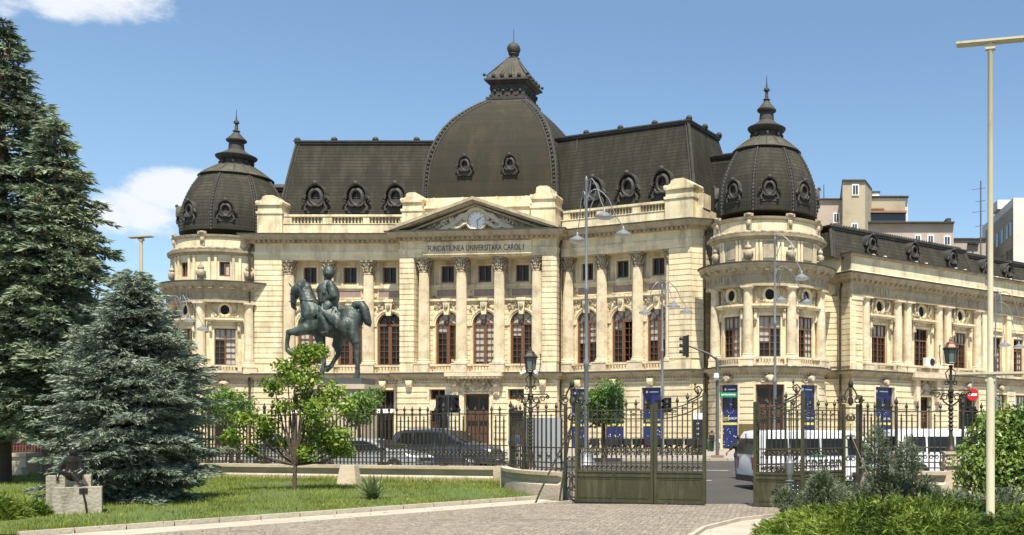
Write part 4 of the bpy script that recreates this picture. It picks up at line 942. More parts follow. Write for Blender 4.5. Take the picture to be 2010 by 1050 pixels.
# portal of the side wing
mb = MB(FA); c = 8.95
mb.box(c - 2.2, c + 2.2, .12, .95, 6.5, 6.87); mb.box(c - 2.0, c + 2.0, .12, .7, 6.3, 6.5)
for s in (-1, 1): mb.poly([(c + s * 1.15, 4.5), (c + s * 1.6, 4.5), (c + s * 1.65, 6.3), (c + s * 1.1, 6.3)], .12, .6); mb.box(c + s * .75, c + s * 1.0, .12, .3, .35, 4.9)
mb.build('portal', 'column_stone', LIB, world=True)
mb = MB(FA); carve(mb, c - 1.0, c + 1.0, .2, 5.2, 6.2, 30, 79, .25, .16); mb.ring(c, 5.7, [(.02, .35), (.3, .38), (.42, .3), (.45, .12)], 18, 1.2, .9); mb.build('carving', 'carved', LIB, world=True, smooth=60)
# rain pipes
mb = MB(); mb.tube([(-(-5.0), 0, 0), (5.0, 0, .1)], .01, 3)
for (x, y, z0, z1) in ((X(1383, 81.6), 81.6, .4, 18.0), (X(1649, 82.9), 82.7, .4, 14.0), (-30.85, 87.55, .4, 18.0), (-17.3, 86.35, .4, 18.2), (-44.3, 87.7, .4, 18)):
    m = MB(XYZ); m.tube([(x, y, z0), (x, y, z1 - .5), (x + .1, y + .1, z1 - .2), (x + .1, y + .3, z1)], .09, 7)
    for z in (3, 6.0, 9, 12, 15):
        if z < z1: m.tube([(x, y, z), (x, y, z + .1)], .12, 7)
    m.build('rain_pipe', 'pipe', LIB, world=True)
mb = MB(FR); mb.tube([(.25, -1.5, 21.0), (.3, -1.2, 20.9), (.3, -.5, 20.7), (.0, -.4, 19.6), (0, -.4, 19.0)], .1, 6); mb.tube([(-.2, -1.9, 20), (-.15, -3, 27.8)], .06, 5); mb.build('rain_pipe', 'lead', LIB, world=True)
mb = MB(FA); mb.box(5.9, 6.9, 0, .25, 0, 0)  # unused
# wall plates
mb = MB(DR); mb.box(darr(4.5, -22) - .6, darr(4.5, -22) + .55, .24, .3, 1.5, 2.5); mb.build('brass_plate', 'brass', LIB, world=True)
mb = MB(DR); mb.box(darr(4.5, -42) - .7, darr(4.5, -42) + .8, .22, .3, 4.35, 4.85)
# air conditioner on the balcony of the side wing
AC = thing('air_conditioner', 'white outdoor air conditioner on the small balcony over the side door of the library', 'air conditioner', FA(9.6, .05, 7.56), FA.a)
m = MB(); m.box(-.55, .55, -.2, .2, 0, .75); m.build('casing', 'white', AC); m = MB(); m.ring(.2, .38, [(.3, .205), (.33, .24), (.3, .24)], 20); m.disc(.2, .38, .28, .21); m.build('fan_grille', 'dark', AC)
# ================================================================= GROUND
def hgt(x, y):
    """the street climbs a little towards the square and towards the left"""
    s = min(1, max(0, (-x - 2) / 8)); a = min(1, max(0, (y - 32) / 24)); b = min(1, max(0, (y - 34.5) / 8))
    return .35 * ((1 - s) * a + s * b)
def sheet(name, pts, z, m, step=1.5, fn=None, world=True):
    """flat polygon in plan cut by a grid so that it can follow the terrain"""
    bm = bmesh.new(); vs = [bm.verts.new((p[0], p[1], 0)) for p in pts]; bm.faces.new(vs)
    xs = [p[0] for p in pts]; ys = [p[1] for p in pts]
    for ax, lo, hi in ((0, min(xs), max(xs)), (1, min(ys), max(ys))):
        k = lo + step
        while k < hi:
            co_ = (k, 0, 0) if ax == 0 else (0, k, 0); no = (1, 0, 0) if ax == 0 else (0, 1, 0)
            bmesh.ops.bisect_plane(bm, geom=bm.verts[:] + bm.edges[:] + bm.faces[:], plane_co=co_, plane_no=no); k += step
    for v in bm.verts: v.co.z = z + (fn or hgt)(v.co.x, v.co.y)
    bmesh.ops.recalc_face_normals(bm, faces=bm.faces)
    if bm.faces[:] and sum(f.normal.z for f in bm.faces) < 0: bmesh.ops.reverse_faces(bm, faces=bm.faces[:])
    me = bpy.data.meshes.new(name); bm.to_mesh(me); bm.free(); me.materials.append(MAT[m]); o = link(name, me); o['kind'] = 'structure'; return o
mat('asphalt', (.05, .047, .04), .9, var=.18, vs=1.2, bump=.3, bs=60, col2=(.075, .07, .058), k2=.5, s2=.35)
mat('earth', (.12, .11, .09), .95, var=.2, vs=.6)
mat('pavement_stone', (.30, .27, .23), .85, var=.12, vs=2, bump=.2, bs=20, col2=(.2, .18, .15), k2=.4, s2=1)
mat('kerb_stone', (.42, .37, .29), .85, var=.14, vs=3, bump=.3, bs=15, col2=(.25, .22, .17), k2=.5, s2=1.5)
mat('plinth_stone', (.5, .42, .3), .85, var=.12, vs=1.5, bump=.3, bs=12, col2=(.28, .23, .16), k2=.55, s2=.7, stretch2=(1, 1, 2.5))
mat('turf', (.07, .115, .022), .95, var=.35, vs=1.5, bump=.4, bs=30, col2=(.1, .1, .03), k2=.5, s2=.8)
mat('line_paint', (.7, .7, .66), .6, var=.1)
# cobbles
m = mat('cobbles', (.255, .215, .165), .85, var=.15, vs=.7, col2=(.15, .13, .115), k2=.6, s2=.5, thr=(.5, .7)); nt = m.node_tree; N = nt.nodes; Lk = nt.links; b = N['Principled BSDF']
g = N.new('ShaderNodeNewGeometry'); vo = N.new('ShaderNodeTexVoronoi'); vo.inputs['Scale'].default_value = 7.5; vo.inputs['Randomness'].default_value = .6; vo.feature = 'DISTANCE_TO_EDGE'; Lk.new(g.outputs['Position'], vo.inputs['Vector'])
vc = N.new('ShaderNodeTexVoronoi'); vc.inputs['Scale'].default_value = 7.5; vc.inputs['Randomness'].default_value = .6; Lk.new(g.outputs['Position'], vc.inputs['Vector'])
mr = N.new('ShaderNodeMapRange'); mr.inputs[1].default_value = .0; mr.inputs[2].default_value = .1; Lk.new(vo.outputs['Distance'], mr.inputs[0])
src = b.inputs['Base Color'].links[0].from_socket
sp = N.new('ShaderNodeSeparateColor'); Lk.new(vc.outputs['Color'], sp.inputs[0]); m2 = N.new('ShaderNodeMapRange'); m2.inputs[3].default_value = .72; m2.inputs[4].default_value = 1.22; Lk.new(sp.outputs[0], m2.inputs[0])
cb = N.new('ShaderNodeCombineColor'); [Lk.new(m2.outputs[0], cb.inputs[i]) for i in range(3)]
ml = N.new('ShaderNodeMix'); ml.data_type = 'RGBA'; ml.blend_type = 'MULTIPLY'; ml.inputs[0].default_value = 1; Lk.new(src, ml.inputs[6]); Lk.new(cb.outputs[0], ml.inputs[7])
mx = N.new('ShaderNodeMix'); mx.data_type = 'RGBA'; Lk.new(mr.outputs[0], mx.inputs[0]); mx.inputs[6].default_value = (.13, .11, .08, 1); Lk.new(ml.outputs[2], mx.inputs[7]); Lk.new(mx.outputs[2], b.inputs['Base Color'])
bp = N.new('ShaderNodeBump'); bp.inputs['Strength'].default_value = .7; bp.inputs['Distance'].default_value = .02; Lk.new(mr.outputs[0], bp.inputs['Height']); Lk.new(bp.outputs[0], b.inputs['Normal'])

sheet('ground', [(-260, -20), (200, -20), (200, 420), (-260, 420)], -.03, 'earth', 6)
sheet('road', [(-60, 27.6), (-7.0, 27.6), (3.5, 27.6), (60, 27.6), (60, 62), (4, 55.5), (-70, 55.5)], 0, 'asphalt', 1.5)
sheet('courtyard_paving', [(-14, 10), (6, 10), (6, 27.4), (3, 27.6), (-5.5, 27.6), (-14, 20)], .012, 'cobbles', 2, fn=lambda x, y: 0)
sheet('pavement', [(-70, 55.7), (4, 55.7), (60, 62.2), (60, 120), (-70, 120)], .13, 'pavement_stone', 2)
def kerb(name, path, w, h, z0=0, m='kerb_stone', fn=None, seg=1.0, gap=.012):
    mb = MB(XYZ)
    for i in range(len(path) - 1):
        a, b = Vector((*path[i], 0)), Vector((*path[i + 1], 0)); L_ = (b - a).length; n = max(1, int(L_ / seg)); d = (b - a).normalized(); nn = Vector((-d.y, d.x, 0)) * w
        for k in range(n):
            p, q = a + d * (L_ * k / n + gap), a + d * (L_ * (k + 1) / n - gap)
            zz = lambda v: z0 + (fn or hgt)(v.x, v.y)
            c = [p, q, q + nn, p + nn]; mb.raw([(v.x, v.y, zz(v) - .1) for v in c] + [(v.x, v.y, zz(v) + h) for v in c], [(3, 2, 1, 0), (4, 5, 6, 7)] + [(i_, (i_ + 1) % 4, 4 + (i_ + 1) % 4, 4 + i_) for i_ in range(4)])
    o = mb.build(name, m); o['kind'] = 'structure'; return o
kerb('kerb', [(60, 62.0), (4, 55.5), (-70, 55.5)], -.25, .15)
mb = MB(XYZ)
for i in range(9):
    x0 = -3.6 + i * 3.2; y0 = 38.5 + (x0 + 3.6) * .12
    c = [(x0, y0), (x0 + 1.6, y0 + .19), (x0 + 1.6, y0 + .33), (x0, y0 + .14)]; mb.raw([(a, b, hgt(a, b) + .006) for a, b in c], [(0, 1, 2, 3)])
    x0 += .4; y0 += 7; c = [(x0, y0), (x0 + 1.6, y0 + .19), (x0 + 1.6, y0 + .33), (x0, y0 + .14)]; mb.raw([(a, b, hgt(a, b) + .006) for a, b in c], [(0, 1, 2, 3)])
o = mb.build('road_marking', 'line_paint', fix=False); o['kind'] = 'structure'
# lawn on the left of the drive, rising to the fence wall
K0, K1 = (-13.6, 18.6), (-6.35, 28.95)
def lawn_z(x, y):
    dx, dy = K1[0] - K0[0], K1[1] - K0[1]; L_ = math.hypot(dx, dy); d = max(0, ((y - K0[1]) * dx - (x - K0[0]) * dy) / L_)   # distance to the left of the kerb
    return .1 + min(.17, d * .035) + .025 * math.sin(x * .9) * math.sin(y * .7) * min(1, d)
LAWN = [K0, K1, (-7.2, 30.3), (-8.3, 32.0), (-8.8, 33.9), (-29.5, 39.9), (-60, 48), (-60, 18.6)]
sheet('lawn_ground', LAWN, 0, 'turf', 1.0, fn=lawn_z)
kerb('lawn_kerb', [K0, K1], .14, .15, fn=lambda x, y: 0, seg=.9)
PATHL = [(K0[0] + .02, K0[1]), (K1[0] + .02, K1[1]), (-5.35, 27.9), (-11.5, 19.1), (-12.2, 18)]
sheet('path', PATHL, .05, 'kerb_stone', 1, fn=lambda x, y: 0)
kerb('path_kerb', [(-12.3, 18.0), (-5.35, 27.95)], -.12, .085, fn=lambda x, y: 0, seg=.9)
# bed on the right of the drive
BED = [(-1.45, 18.0), (-1.25, 20.2), (-.6, 22.2), (.6, 23.9), (2.4, 25.0), (5, 25.4), (30, 26.5), (30, 12), (-1.3, 12)]
INNER = [(-.1, 18.0), (0, 20.1), (.4, 21.7), (1.2, 23.0), (2.6, 24.1), (5, 24.7), (30, 25.8), (30, 12), (-.1, 12)]
sheet('path', BED, .03, 'kerb_stone', 1, fn=lambda x, y: 0)
sheet('planting_bed', INNER, .1, 'turf', 1, fn=lambda x, y: 0)
kerb('bed_kerb', BED[:6], -.1, .1, fn=lambda x, y: 0, seg=.8)

# grass blades
rng = np.random.default_rng(3)
def inside(poly, x, y):
    c = np.zeros(len(x), bool); n = len(poly)
    for i in range(n):
        x1, y1 = poly[i]; x2, y2 = poly[(i + 1) % n]
        with np.errstate(divide='ignore', invalid='ignore'): q = ((y1 > y) != (y2 > y)) & (x < (x2 - x1) * (y - y1) / (y2 - y1 + 1e-12) + x1)
        c ^= q
    return c
def npmesh(name, V, Fc, m, parent=None, k=3, smooth=False, loc=None):
    me = bpy.data.meshes.new(name); nf = len(Fc)
    me.vertices.add(len(V)); me.vertices.foreach_set('co', V.astype(np.float32).ravel())
    me.loops.add(nf * k); me.loops.foreach_set('vertex_index', Fc.astype(np.int32).ravel())
    me.polygons.add(nf); me.polygons.foreach_set('loop_start', np.arange(0, nf * k, k, dtype=np.int32))
    if smooth: me.polygons.foreach_set('use_smooth', np.ones(nf, bool))
    me.update(calc_edges=True); me.validate(); me.materials.append(MAT[m]); return link(name, me, parent, loc)
leafmat('grass_blade', (.1, .135, .02), (.2, .24, .035), (.36, .37, .09), .9, .6, .3)
def grass(name, x, y, z, h0, h1, w, m='grass_blade'):
    n = len(x); a = rng.uniform(0, 2 * PI, n); h = rng.uniform(h0, h1, n); ln = rng.uniform(.1, .7, n) * h; b = rng.uniform(0, 2 * PI, n)
    V = np.zeros((n, 3, 3)); V[:, 0] = np.c_[x - w * np.cos(a), y - w * np.sin(a), z]; V[:, 1] = np.c_[x + w * np.cos(a), y + w * np.sin(a), z]; V[:, 2] = np.c_[x + ln * np.cos(b), y + ln * np.sin(b), z + h]
    o = npmesh(name, V.reshape(-1, 3), np.arange(3 * n).reshape(-1, 3), m); o['kind'] = 'stuff'; o['label'] = 'short green lawn grass between the stone kerb and the fence wall'; o['category'] = 'grass'; return o
n = 260000; gx = rng.uniform(-34, -5.5, n); gy = 18.6 + rng.uniform(0, 1, n) ** 1.2 * 21
ok = inside(LAWN, gx, gy) & (gx / gy > -.8) & (rng.uniform(0, 1, n) < .55 + .45 * np.sin(gx * 1.3) * np.sin(gy * 1.1 + gx)); gx, gy = gx[ok], gy[ok]
gz = np.array([lawn_z(a, b) for a, b in zip(gx, gy)]); grass('grass', gx, gy, gz, .03, .11, .008)
# ================================================================= BODIES: tapered limbs merged into one skin
def skin_body(name, caps, m, vox=.05, parent=None, loc=None, smooth_n=3, dec=1):
    """caps: list of (p0, p1, r0, r1) tapered limbs or ('e', centre, radii, rot_deg_about_y); merged by voxel remesh into one surface"""
    mb = MB(XYZ)
    for c in caps:
        if c[0] == 'e':
            _, ce, r, ry = c; b = MB(XYZ); b.ball((0, 0, 0), r, 14, 10); M_ = Matrix.Translation(ce) @ Matrix.Rotation(RD(ry), 4, 'Y')
            mb.raw([tuple(M_ @ Vector(v)) for v in b.v], b.f)
        else:
            p, q, r0, r1 = Vector(c[0]), Vector(c[1]), c[2], c[3]; k = 5
            n = max(2, int((q - p).length / (min(r0, r1) * .7)))
            mb.tube([tuple(p.lerp(q, i / n)) for i in range(n + 1)], [r0 + (r1 - r0) * i / n for i in range(n + 1)], 10)
            mb.ball(tuple(p), r0, 10, 8); mb.ball(tuple(q), r1, 10, 8)
    me = bpy.data.meshes.new(name); me.from_pydata(mb.v, [], mb.f)
    bm = bmesh.new(); bm.from_mesh(me); bmesh.ops.recalc_face_normals(bm, faces=bm.faces); bm.to_mesh(me); bm.free()
    o = bpy.data.objects.new('tmp', me); COL.objects.link(o)
    r = o.modifiers.new('r', 'REMESH'); r.mode = 'VOXEL'; r.voxel_size = vox
    s = o.modifiers.new('s', 'SMOOTH'); s.factor = .5; s.iterations = smooth_n
    dg = bpy.context.evaluated_depsgraph_get(); ev = bpy.data.meshes.new_from_object(o.evaluated_get(dg)); bpy.data.objects.remove(o); bpy.data.meshes.remove(me)
    ev.name = name; ev.materials.clear(); ev.materials.append(MAT[m]); ev.polygons.foreach_set('use_smooth', [True] * len(ev.polygons))
    return link(name, ev, parent, loc)
mat('bronze', (.042, .052, .045), .5, metal=.3, var=.35, vs=3, bump=.9, bs=5, col2=(.12, .16, .135), k2=.85, s2=2.2, thr=(.47, .66), stretch2=(1, 1, .35))
mat('statue_bronze_dark', (.03, .028, .024), .35, metal=.6, var=.3, vs=4, col2=(.07, .065, .05), k2=.5, s2=5)
mat('granite', (.28, .27, .25), .7, var=.12, vs=4, bump=.2, bs=20)
mat('granite_dark', (.07, .075, .075), .5, var=.2, vs=4)
ST_D = 60.0
def SP(px, py, y=0): return ((px - 645) / F * ST_D, y, (745 - py) / F * ST_D)    # figure coordinates: x right, y away, z up from the plinth
ST = thing('equestrian_statue', 'green bronze statue of a bearded rider in a long coat on a prancing horse', 'statue', (X(645, ST_D), ST_D, Z(745, ST_D)))
def cap(a, b, r0, r1, ya=0, yb=None): return (SP(*a, ya), SP(*b, ya if yb is None else yb), r0, r1)
px = ST_D / F
H = [('e', SP(654, 636), (1.05, .68, .84), 8), ('e', SP(616, 632), (.74, .62, .88), -20), ('e', SP(689, 630), (.7, .68, .8), 15),
     cap((616, 618), (606, 592), .72, .5), cap((606, 592), (597, 570), .5, .38), cap((597, 570), (590, 562), .38, .3), cap((610, 585), (602, 562), .3, .24), cap((602, 566), (594, 556), .3, .22),
     cap((588, 564), (580, 571), .3, .29), cap((580, 571), (576, 590), .28, .18), cap((576, 590), (576, 601), .18, .15), cap((588, 573), (583, 580), .2, .16), cap((577, 603), (580, 606), .12, .1),
     cap((572, 561), (567, 553), .07, .02, -.12), cap((582, 560), (579, 551), .07, .02, .12),
     # raised left fore leg
     cap((607, 645), (587, 652), .4, .28, -.28), cap((587, 652), (571, 653), .25, .17, -.3), cap((571, 653), (568, 676), .15, .115, -.3), cap((568, 676), (570, 688), .12, .14, -.3), cap((570, 688), (577, 693), .16, .2, -.3),
     # planted right fore leg
     cap((622, 650), (628, 682), .38, .21, .28), cap((628, 682), (632, 712), .16, .125, .3), cap((632, 712), (628, 728), .12, .14, .3), cap((628, 730), (624, 740), .14, .18, .3),
     # hind legs
     cap((688, 640), (702, 670), .58, .32, -.3), cap((702, 670), (704, 690), .28, .17, -.3), cap((704, 690), (706, 716), .17, .13, -.3), cap((706, 716), (706, 730), .14, .14, -.3), cap((706, 732), (703, 742), .16, .2, -.3),
     cap((672, 645), (657, 676), .52, .28, .3), cap((657, 676), (661, 693), .25, .16, .3), cap((661, 693), (646, 716), .15, .12, .3), cap((646, 718), (640, 722), .14, .16, .3)]
H += [cap((640, 722), (638, 726), .15, .13, .3), cap((630, 606), (660, 610), .3, .3), cap((660, 610), (690, 610), .3, .34)]
skin_body('horse', H, 'bronze', .045, ST, (0, 0, 0), 4)
t = MB(XYZ)
t.tube([SP(692, 606), SP(700, 598), SP(710, 598), SP(716, 608), SP(719, 622), SP(723, 634), SP(727, 641)], [.2, .24, .27, .27, .26, .22, .05], 9)
t.tube([SP(695, 604, .1), SP(705, 600, .1), SP(713, 612, .1), SP(716, 628, .08)], [.16, .2, .18, .05], 7); t.build('tail', 'bronze', ST, smooth=60)
t = MB(XYZ)
for i in range(14):
    q = i / 13; a = (596 + 23 * q ** 1.1, 551 + 46 * q); t.tube([SP(a[0], a[1], 0), SP(a[0] + 3, a[1] + 5, -.2), SP(a[0] - 1, a[1] + 13, -.38)], [.1, .11, .03], 5); t.ball(SP(a[0] + 1, a[1] + 1, 0), .13, 6, 5)
t.build('mane', 'bronze', ST, smooth=60)
t = MB(XYZ)
t.tube([SP(577, 596, -.17), SP(590, 588, -.42), SP(612, 592, -.5), SP(634, 590, -.3)], .035, 5); t.tube([SP(569, 592, -.1), SP(577, 594, -.2), SP(584, 588, -.2)], .03, 5)
t.tube([SP(594, 610, -.3), SP(602, 628, -.58), SP(625, 622, -.62), SP(640, 612, -.6)], .04, 5); t.tube([SP(572, 578, -.2), SP(588, 574, -.3), SP(594, 562, -.2)], .03, 5)
t.tube([SP(668, 612, -.62), SP(660, 640, -.66), SP(655, 660, -.55)], .05, 5); t.build('bridle', 'bronze', ST, smooth=60)
Rr = [('e', SP(645, 580), (.62, .6, .82), 0), ('e', SP(643, 570), (.62, .62, .48), 0), cap((652, 562), (638, 562), .3, .28, -.25, .25), ('e', SP(645, 594), (.5, .5, .5), 0), ('e', SP(650, 605), (.5, .55, .35), 0),
      cap((645, 558), (645, 545), .17, .16), ('e', SP(645.5, 535), (.33, .32, .42), 0), ('e', SP(643, 547), (.21, .2, .25), 0), cap((638, 538), (639, 540), .05, .04),
      # left arm
      cap((656, 561), (663, 583), .26, .23, -.5, -.58), cap((663, 583), (643, 593), .22, .16, -.58, -.4), cap((642, 592), (637, 593), .12, .1, -.4),
      cap((637, 562), (629, 582), .26, .22, .5, .58), cap((630, 582), (633, 592), .15, .12, .5, .1),
      # legs
      cap((652, 602), (640, 624), .3, .24, -.5, -.62), cap((641, 622), (652, 650), .22, .15, -.62, -.66), cap((652, 650), (648, 657), .13, .1, -.66), cap((652, 655), (642, 656), .12, .08, -.68),
      cap((648, 602), (636, 624), .3, .22, .5, .62), cap((636, 624), (646, 650), .2, .14, .62), cap((646, 653), (638, 656), .12, .08, .62)]
RDR = skin_body('rider', Rr, 'bronze', .035, ST, (0, 0, 0), 2)
t = MB(XYZ)   # hands: fingers closed on the reins
for hx, hy, s in ((636, 593, -1), (634, 592, 1)):
    for k in range(4): a = SP(hx - 2, hy - 1.5 + k * 1.2, s * .28); t.tube([a, (a[0] - .07, a[1] + .03, a[2]), (a[0] - .09, a[1] + .1, a[2] - .01)], [.03, .028, .022], 5)
    a = SP(hx, hy - 2.5, s * .3); t.tube([a, (a[0] - .08, a[1] + .05, a[2] + .02)], [.03, .02], 5)
t.build('hand', 'bronze', RDR, smooth=60)
t = MB(XYZ)   # coat skirts, collar, epaulettes, medals, cap-less hair and beard
for s in (-1, 1):
    vs = []; top = [(640, 596), (650, 598), (660, 600), (666, 604)]; bot = [(646, 622), (660, 640), (680, 652), (694, 657)]
    n = 6
    for j in range(n + 1):
        q = j / n
        for a, b in zip(top, bot):
            p = SP(a[0] + (b[0] - a[0]) * q, a[1] + (b[1] - a[1]) * q, s * (.44 + .32 * math.sin(q * 2.2) - .05 * math.sin(b[0] * .5 + q * 4))); vs.append(p)
    m_ = [(p[0], p[1] + s * .06, p[2]) for p in vs]; L_ = len(vs)
    fs = [(j * 4 + i, j * 4 + i + 1, j * 4 + 5 + i, j * 4 + 4 + i) for j in range(n) for i in range(3)]
    edge = []
    fs2 = [tuple(x + L_ for x in reversed(f)) for f in fs]
    for j in range(n): fs2 += [(j * 4, j * 4 + 4, j * 4 + 4 + L_, j * 4 + L_), (j * 4 + 3, j * 4 + 7, j * 4 + 7 + L_, j * 4 + 3 + L_)]
    for i in range(3): fs2 += [(i, i + 1, i + 1 + L_, i + L_), (n * 4 + i, n * 4 + i + 1, n * 4 + i + 1 + L_, n * 4 + i + L_)]
    t.raw(vs + m_, fs + fs2)
    t.ball(SP(652 if s < 0 else 640, 559, s * .4), (.2, .14, .08), 8, 5)
t.tube([SP(639, 553, -.12), SP(645, 551, -.2), SP(651, 553, -.1), SP(651, 553, .1), SP(645, 551, .2), SP(639, 553, .12)], .05, 5)
for k in range(5): t.ball(SP(640 + k * 1.6, 571, -.42), (.05, .04, .07), 6, 4)
t.build('coat', 'bronze', RDR, smooth=50)
t = MB(XYZ); g_ = random.Random(2)
for k in range(40): a = g_.uniform(-2.6, .6); b = g_.uniform(-.2, 1.4); t.ball(SP(646.5 + 8 * math.cos(b) * math.cos(a + 1.6) , 535 - 9 * math.sin(b) , .22 * math.cos(b) * math.sin(a + 1.6)), .06, 5, 4)
for k in range(26): t.ball(SP(640.5 + g_.uniform(-2, 5), 546 + g_.uniform(-2, 6), g_.uniform(-.14, .14)), .055, 5, 4)
t.build('hair', 'bronze', RDR, smooth=60)
t = MB(XYZ); t.tube([SP(639.5, 536, -.02), SP(636.5, 541, 0), SP(639, 542, 0)], [.05, .07, .05], 6)
for s in (-1, 1): t.ball(SP(640.5, 534, s * .13), (.06, .07, .045), 6, 4); t.ball(SP(646, 537, s * .31), (.06, .04, .1), 6, 4)
for k in range(9): t.tube([SP(642 + k * .9, 552, -.34), SP(642 + k * .6, 563, -.6), SP(641 + k * .8, 578, -.62 - .02 * (k % 2))], [.02, .035, .02], 5)
t.tube([SP(641, 556, -.36), SP(640, 570, -.58), SP(640, 588, -.6)], .03, 5); t.build('face_and_coat_front', 'bronze', RDR, smooth=60)
t = MB(XYZ)
for k in range(6):
    for s in (-1, 1): t.tube([SP(652 + k * 2.2, 600 + k, s * (.5 + .02 * (k % 2))), SP(662 + k * 3.2, 625 + k * 2, s * .72), SP(672 + k * 4, 646 + k * 2, s * .76)], [.03, .06, .04], 5)
t.build('coat_folds', 'bronze', RDR, smooth=60)
t = MB(XYZ)
for s in (-1, 1): t.tube([SP(634, 604, s * .55), SP(634, 618, s * .7), SP(660, 622, s * .74), SP(662, 606, s * .6)], .05, 5)
t.build('saddle_cloth', 'bronze', ST, smooth=60)
t = MB(XYZ); t.box(-1.2, 2.35, -1.0, 1.0, -.32, .05); t.build('plinth', 'granite_dark', ST)
t = MB(XYZ); t.box(-1.5, 2.6, -1.25, 1.25, -.6, -.32); t.taper(-1.4, 2.5, -1.15, 1.15, -4.3, -.6, .94); t.box(-1.9, 3.0, -1.6, 1.6, -5.2, -4.3); t.build('pedestal', 'plinth_stone', ST)

# ---- small seated figure on concrete blocks, bottom left
S_D = 22.4
def gz_(x, y): return lawn_z(x, y)
sx, sy = X(146, S_D), S_D
SC = thing('seated_sculpture', 'dark bronze figure sitting cross-legged on two rough concrete blocks by the blue spruce', 'sculpture', (sx, sy, .18), RD(30)); SC.scale = (.86, .86, .92)

mat('concrete', (.36, .32, .25), .9, var=.18, vs=4, bump=.5, bs=14, col2=(.16, .14, .1), k2=.7, s2=2.2, thr=(.48, .66), stretch2=(1, 1, .3))
t = MB(XYZ); t.box(-.6, .35, .0, .6, -.15, .9); t.build('rear_block', 'concrete', SC)
t = MB(XYZ); t.taper(-.42, .62, -.55, -.003, -.15, .64, .98); t.build('front_block', 'concrete', SC)
q = S_D / F * .95
def Q(pxx, pyy, y=0): return ((pxx - 146) * q, y, (845 - pyy) * q + 2 - .18)
B = [(Q(143, 932, .1), Q(142, 900, .05), .17, .16), (Q(142, 898, .05), Q(143, 892, 0), .17, .12), (Q(143, 890, 0), Q(144, 884, -.02), .06, .06), ('e', Q(144, 877, -.04), (.1, .11, .13), 0), ('e', Q(143, 930, .05), (.2, .17, .13), 0),
     (Q(131, 896, .05), Q(118, 912, .1), .07, .055), (Q(118, 912, .1), Q(113, 930, .05), .05, .04), (Q(113, 930, .05), Q(113, 935, .0), .045, .04), (Q(131, 896, .05), Q(143, 893, .05), .08, .09), (Q(155, 897, .05), Q(143, 893, .05), .08, .09),
     (Q(155, 897, .05), Q(159, 915, .0), .065, .05), (Q(159, 915, 0), Q(161, 930, -.1), .05, .035), (Q(161, 930, -.1), Q(160, 934, -.12), .04, .035),
     (Q(136, 932, .0), Q(128, 922, -.28), .1, .085), (Q(128, 922, -.28), Q(150, 927, -.3), .075, .05), (Q(150, 927, -.3), Q(158, 938, -.32), .05, .04),
     (Q(150, 932, .0), Q(164, 922, -.22), .1, .08), (Q(164, 922, -.22), Q(148, 934, -.34), .07, .05), (Q(144, 926, -.36), Q(160, 948, -.42), .05, .045), (Q(160, 948, -.42), Q(170, 950, -.5), .045, .035)]
b_ = skin_body('figure', B, 'statue_bronze_dark', .022, SC, (0, 0, 0), 2)
t = MB(XYZ)
for c0 in (Q(113, 936, 0), Q(160, 935, -.14)):
    for k in range(5): t.tube([c0, (c0[0] - .03 + k * .015, c0[1] - .03, c0[2] - .03), (c0[0] - .035 + k * .018, c0[1] - .04, c0[2] - .065)], [.012, .01, .007], 4)
t.build('hand', 'statue_bronze_dark', b_, smooth=60)
t = MB(XYZ); t.box(Q(159, 0)[0], Q(176, 0)[0], -.565, -.545, .5, .62); t.tube([(.2, -.57, .62), (.27, -.58, .3), (.32, -.585, -.1)], .025, 5); t.build('leg_shadow', 'statue_bronze_dark', SC)  # leg's cast shadow on the front block, modelled as dark strips
# ================================================================= VEGETATION
mat('bark', (.09, .065, .045), .95, var=.35, vs=6, bump=.6, bs=20)
mat('bark_pale', (.2, .17, .13), .9, var=.3, vs=6, bump=.4, bs=20)
leafmat('blue_needles', (0.09, 0.125, 0.09), (0.2, 0.245, 0.18), (0.36, 0.4, 0.31), .8, .6, .1)
leafmat('dark_needles', (0.07, 0.098, 0.063), (0.175, 0.228, 0.14), (0.333, 0.367, 0.21), .6, .6, .1)
leafmat('cones', (.09, .05, .02), (.15, .085, .035), (.2, .12, .05), 2, .7, .0)
leafmat('magnolia_leaf', (0.07, 0.13, 0.015), (0.17, 0.26, 0.03), (0.35, 0.42, 0.09), 1.6, .4, .35)
leafmat('glossy_leaf', (0.044, 0.0836, 0.0158), (0.132, 0.209, 0.0385), (0.297, 0.352, 0.077), 1.8, .35, .2)
leafmat('juniper_green', (0.022, 0.05, 0.006), (0.12, 0.18, 0.02), (0.38, 0.44, 0.08), .9, .6, .15)
leafmat('juniper_grey', (0.05, 0.07, 0.035), (0.14, 0.17, 0.095), (0.33, 0.36, 0.25), 2, .6, .1)
leafmat('street_leaf', (0.0468, 0.0936, 0.0156), (0.117, 0.221, 0.039), (0.234, 0.338, 0.078), .7, .5, .3)
leafmat('far_leaf', (0.048, 0.084, 0.03), (0.112, 0.165, 0.0675), (0.195, 0.247, 0.12), .35, .6, .2)
leafmat('yucca_leaf', (0.064, 0.096, 0.0384), (0.16, 0.208, 0.096), (0.288, 0.32, 0.16), 2, .5, .1)
rng = np.random.default_rng(11)
def unit(a): return a / np.maximum(1e-9, np.linalg.norm(a, axis=-1, keepdims=True))
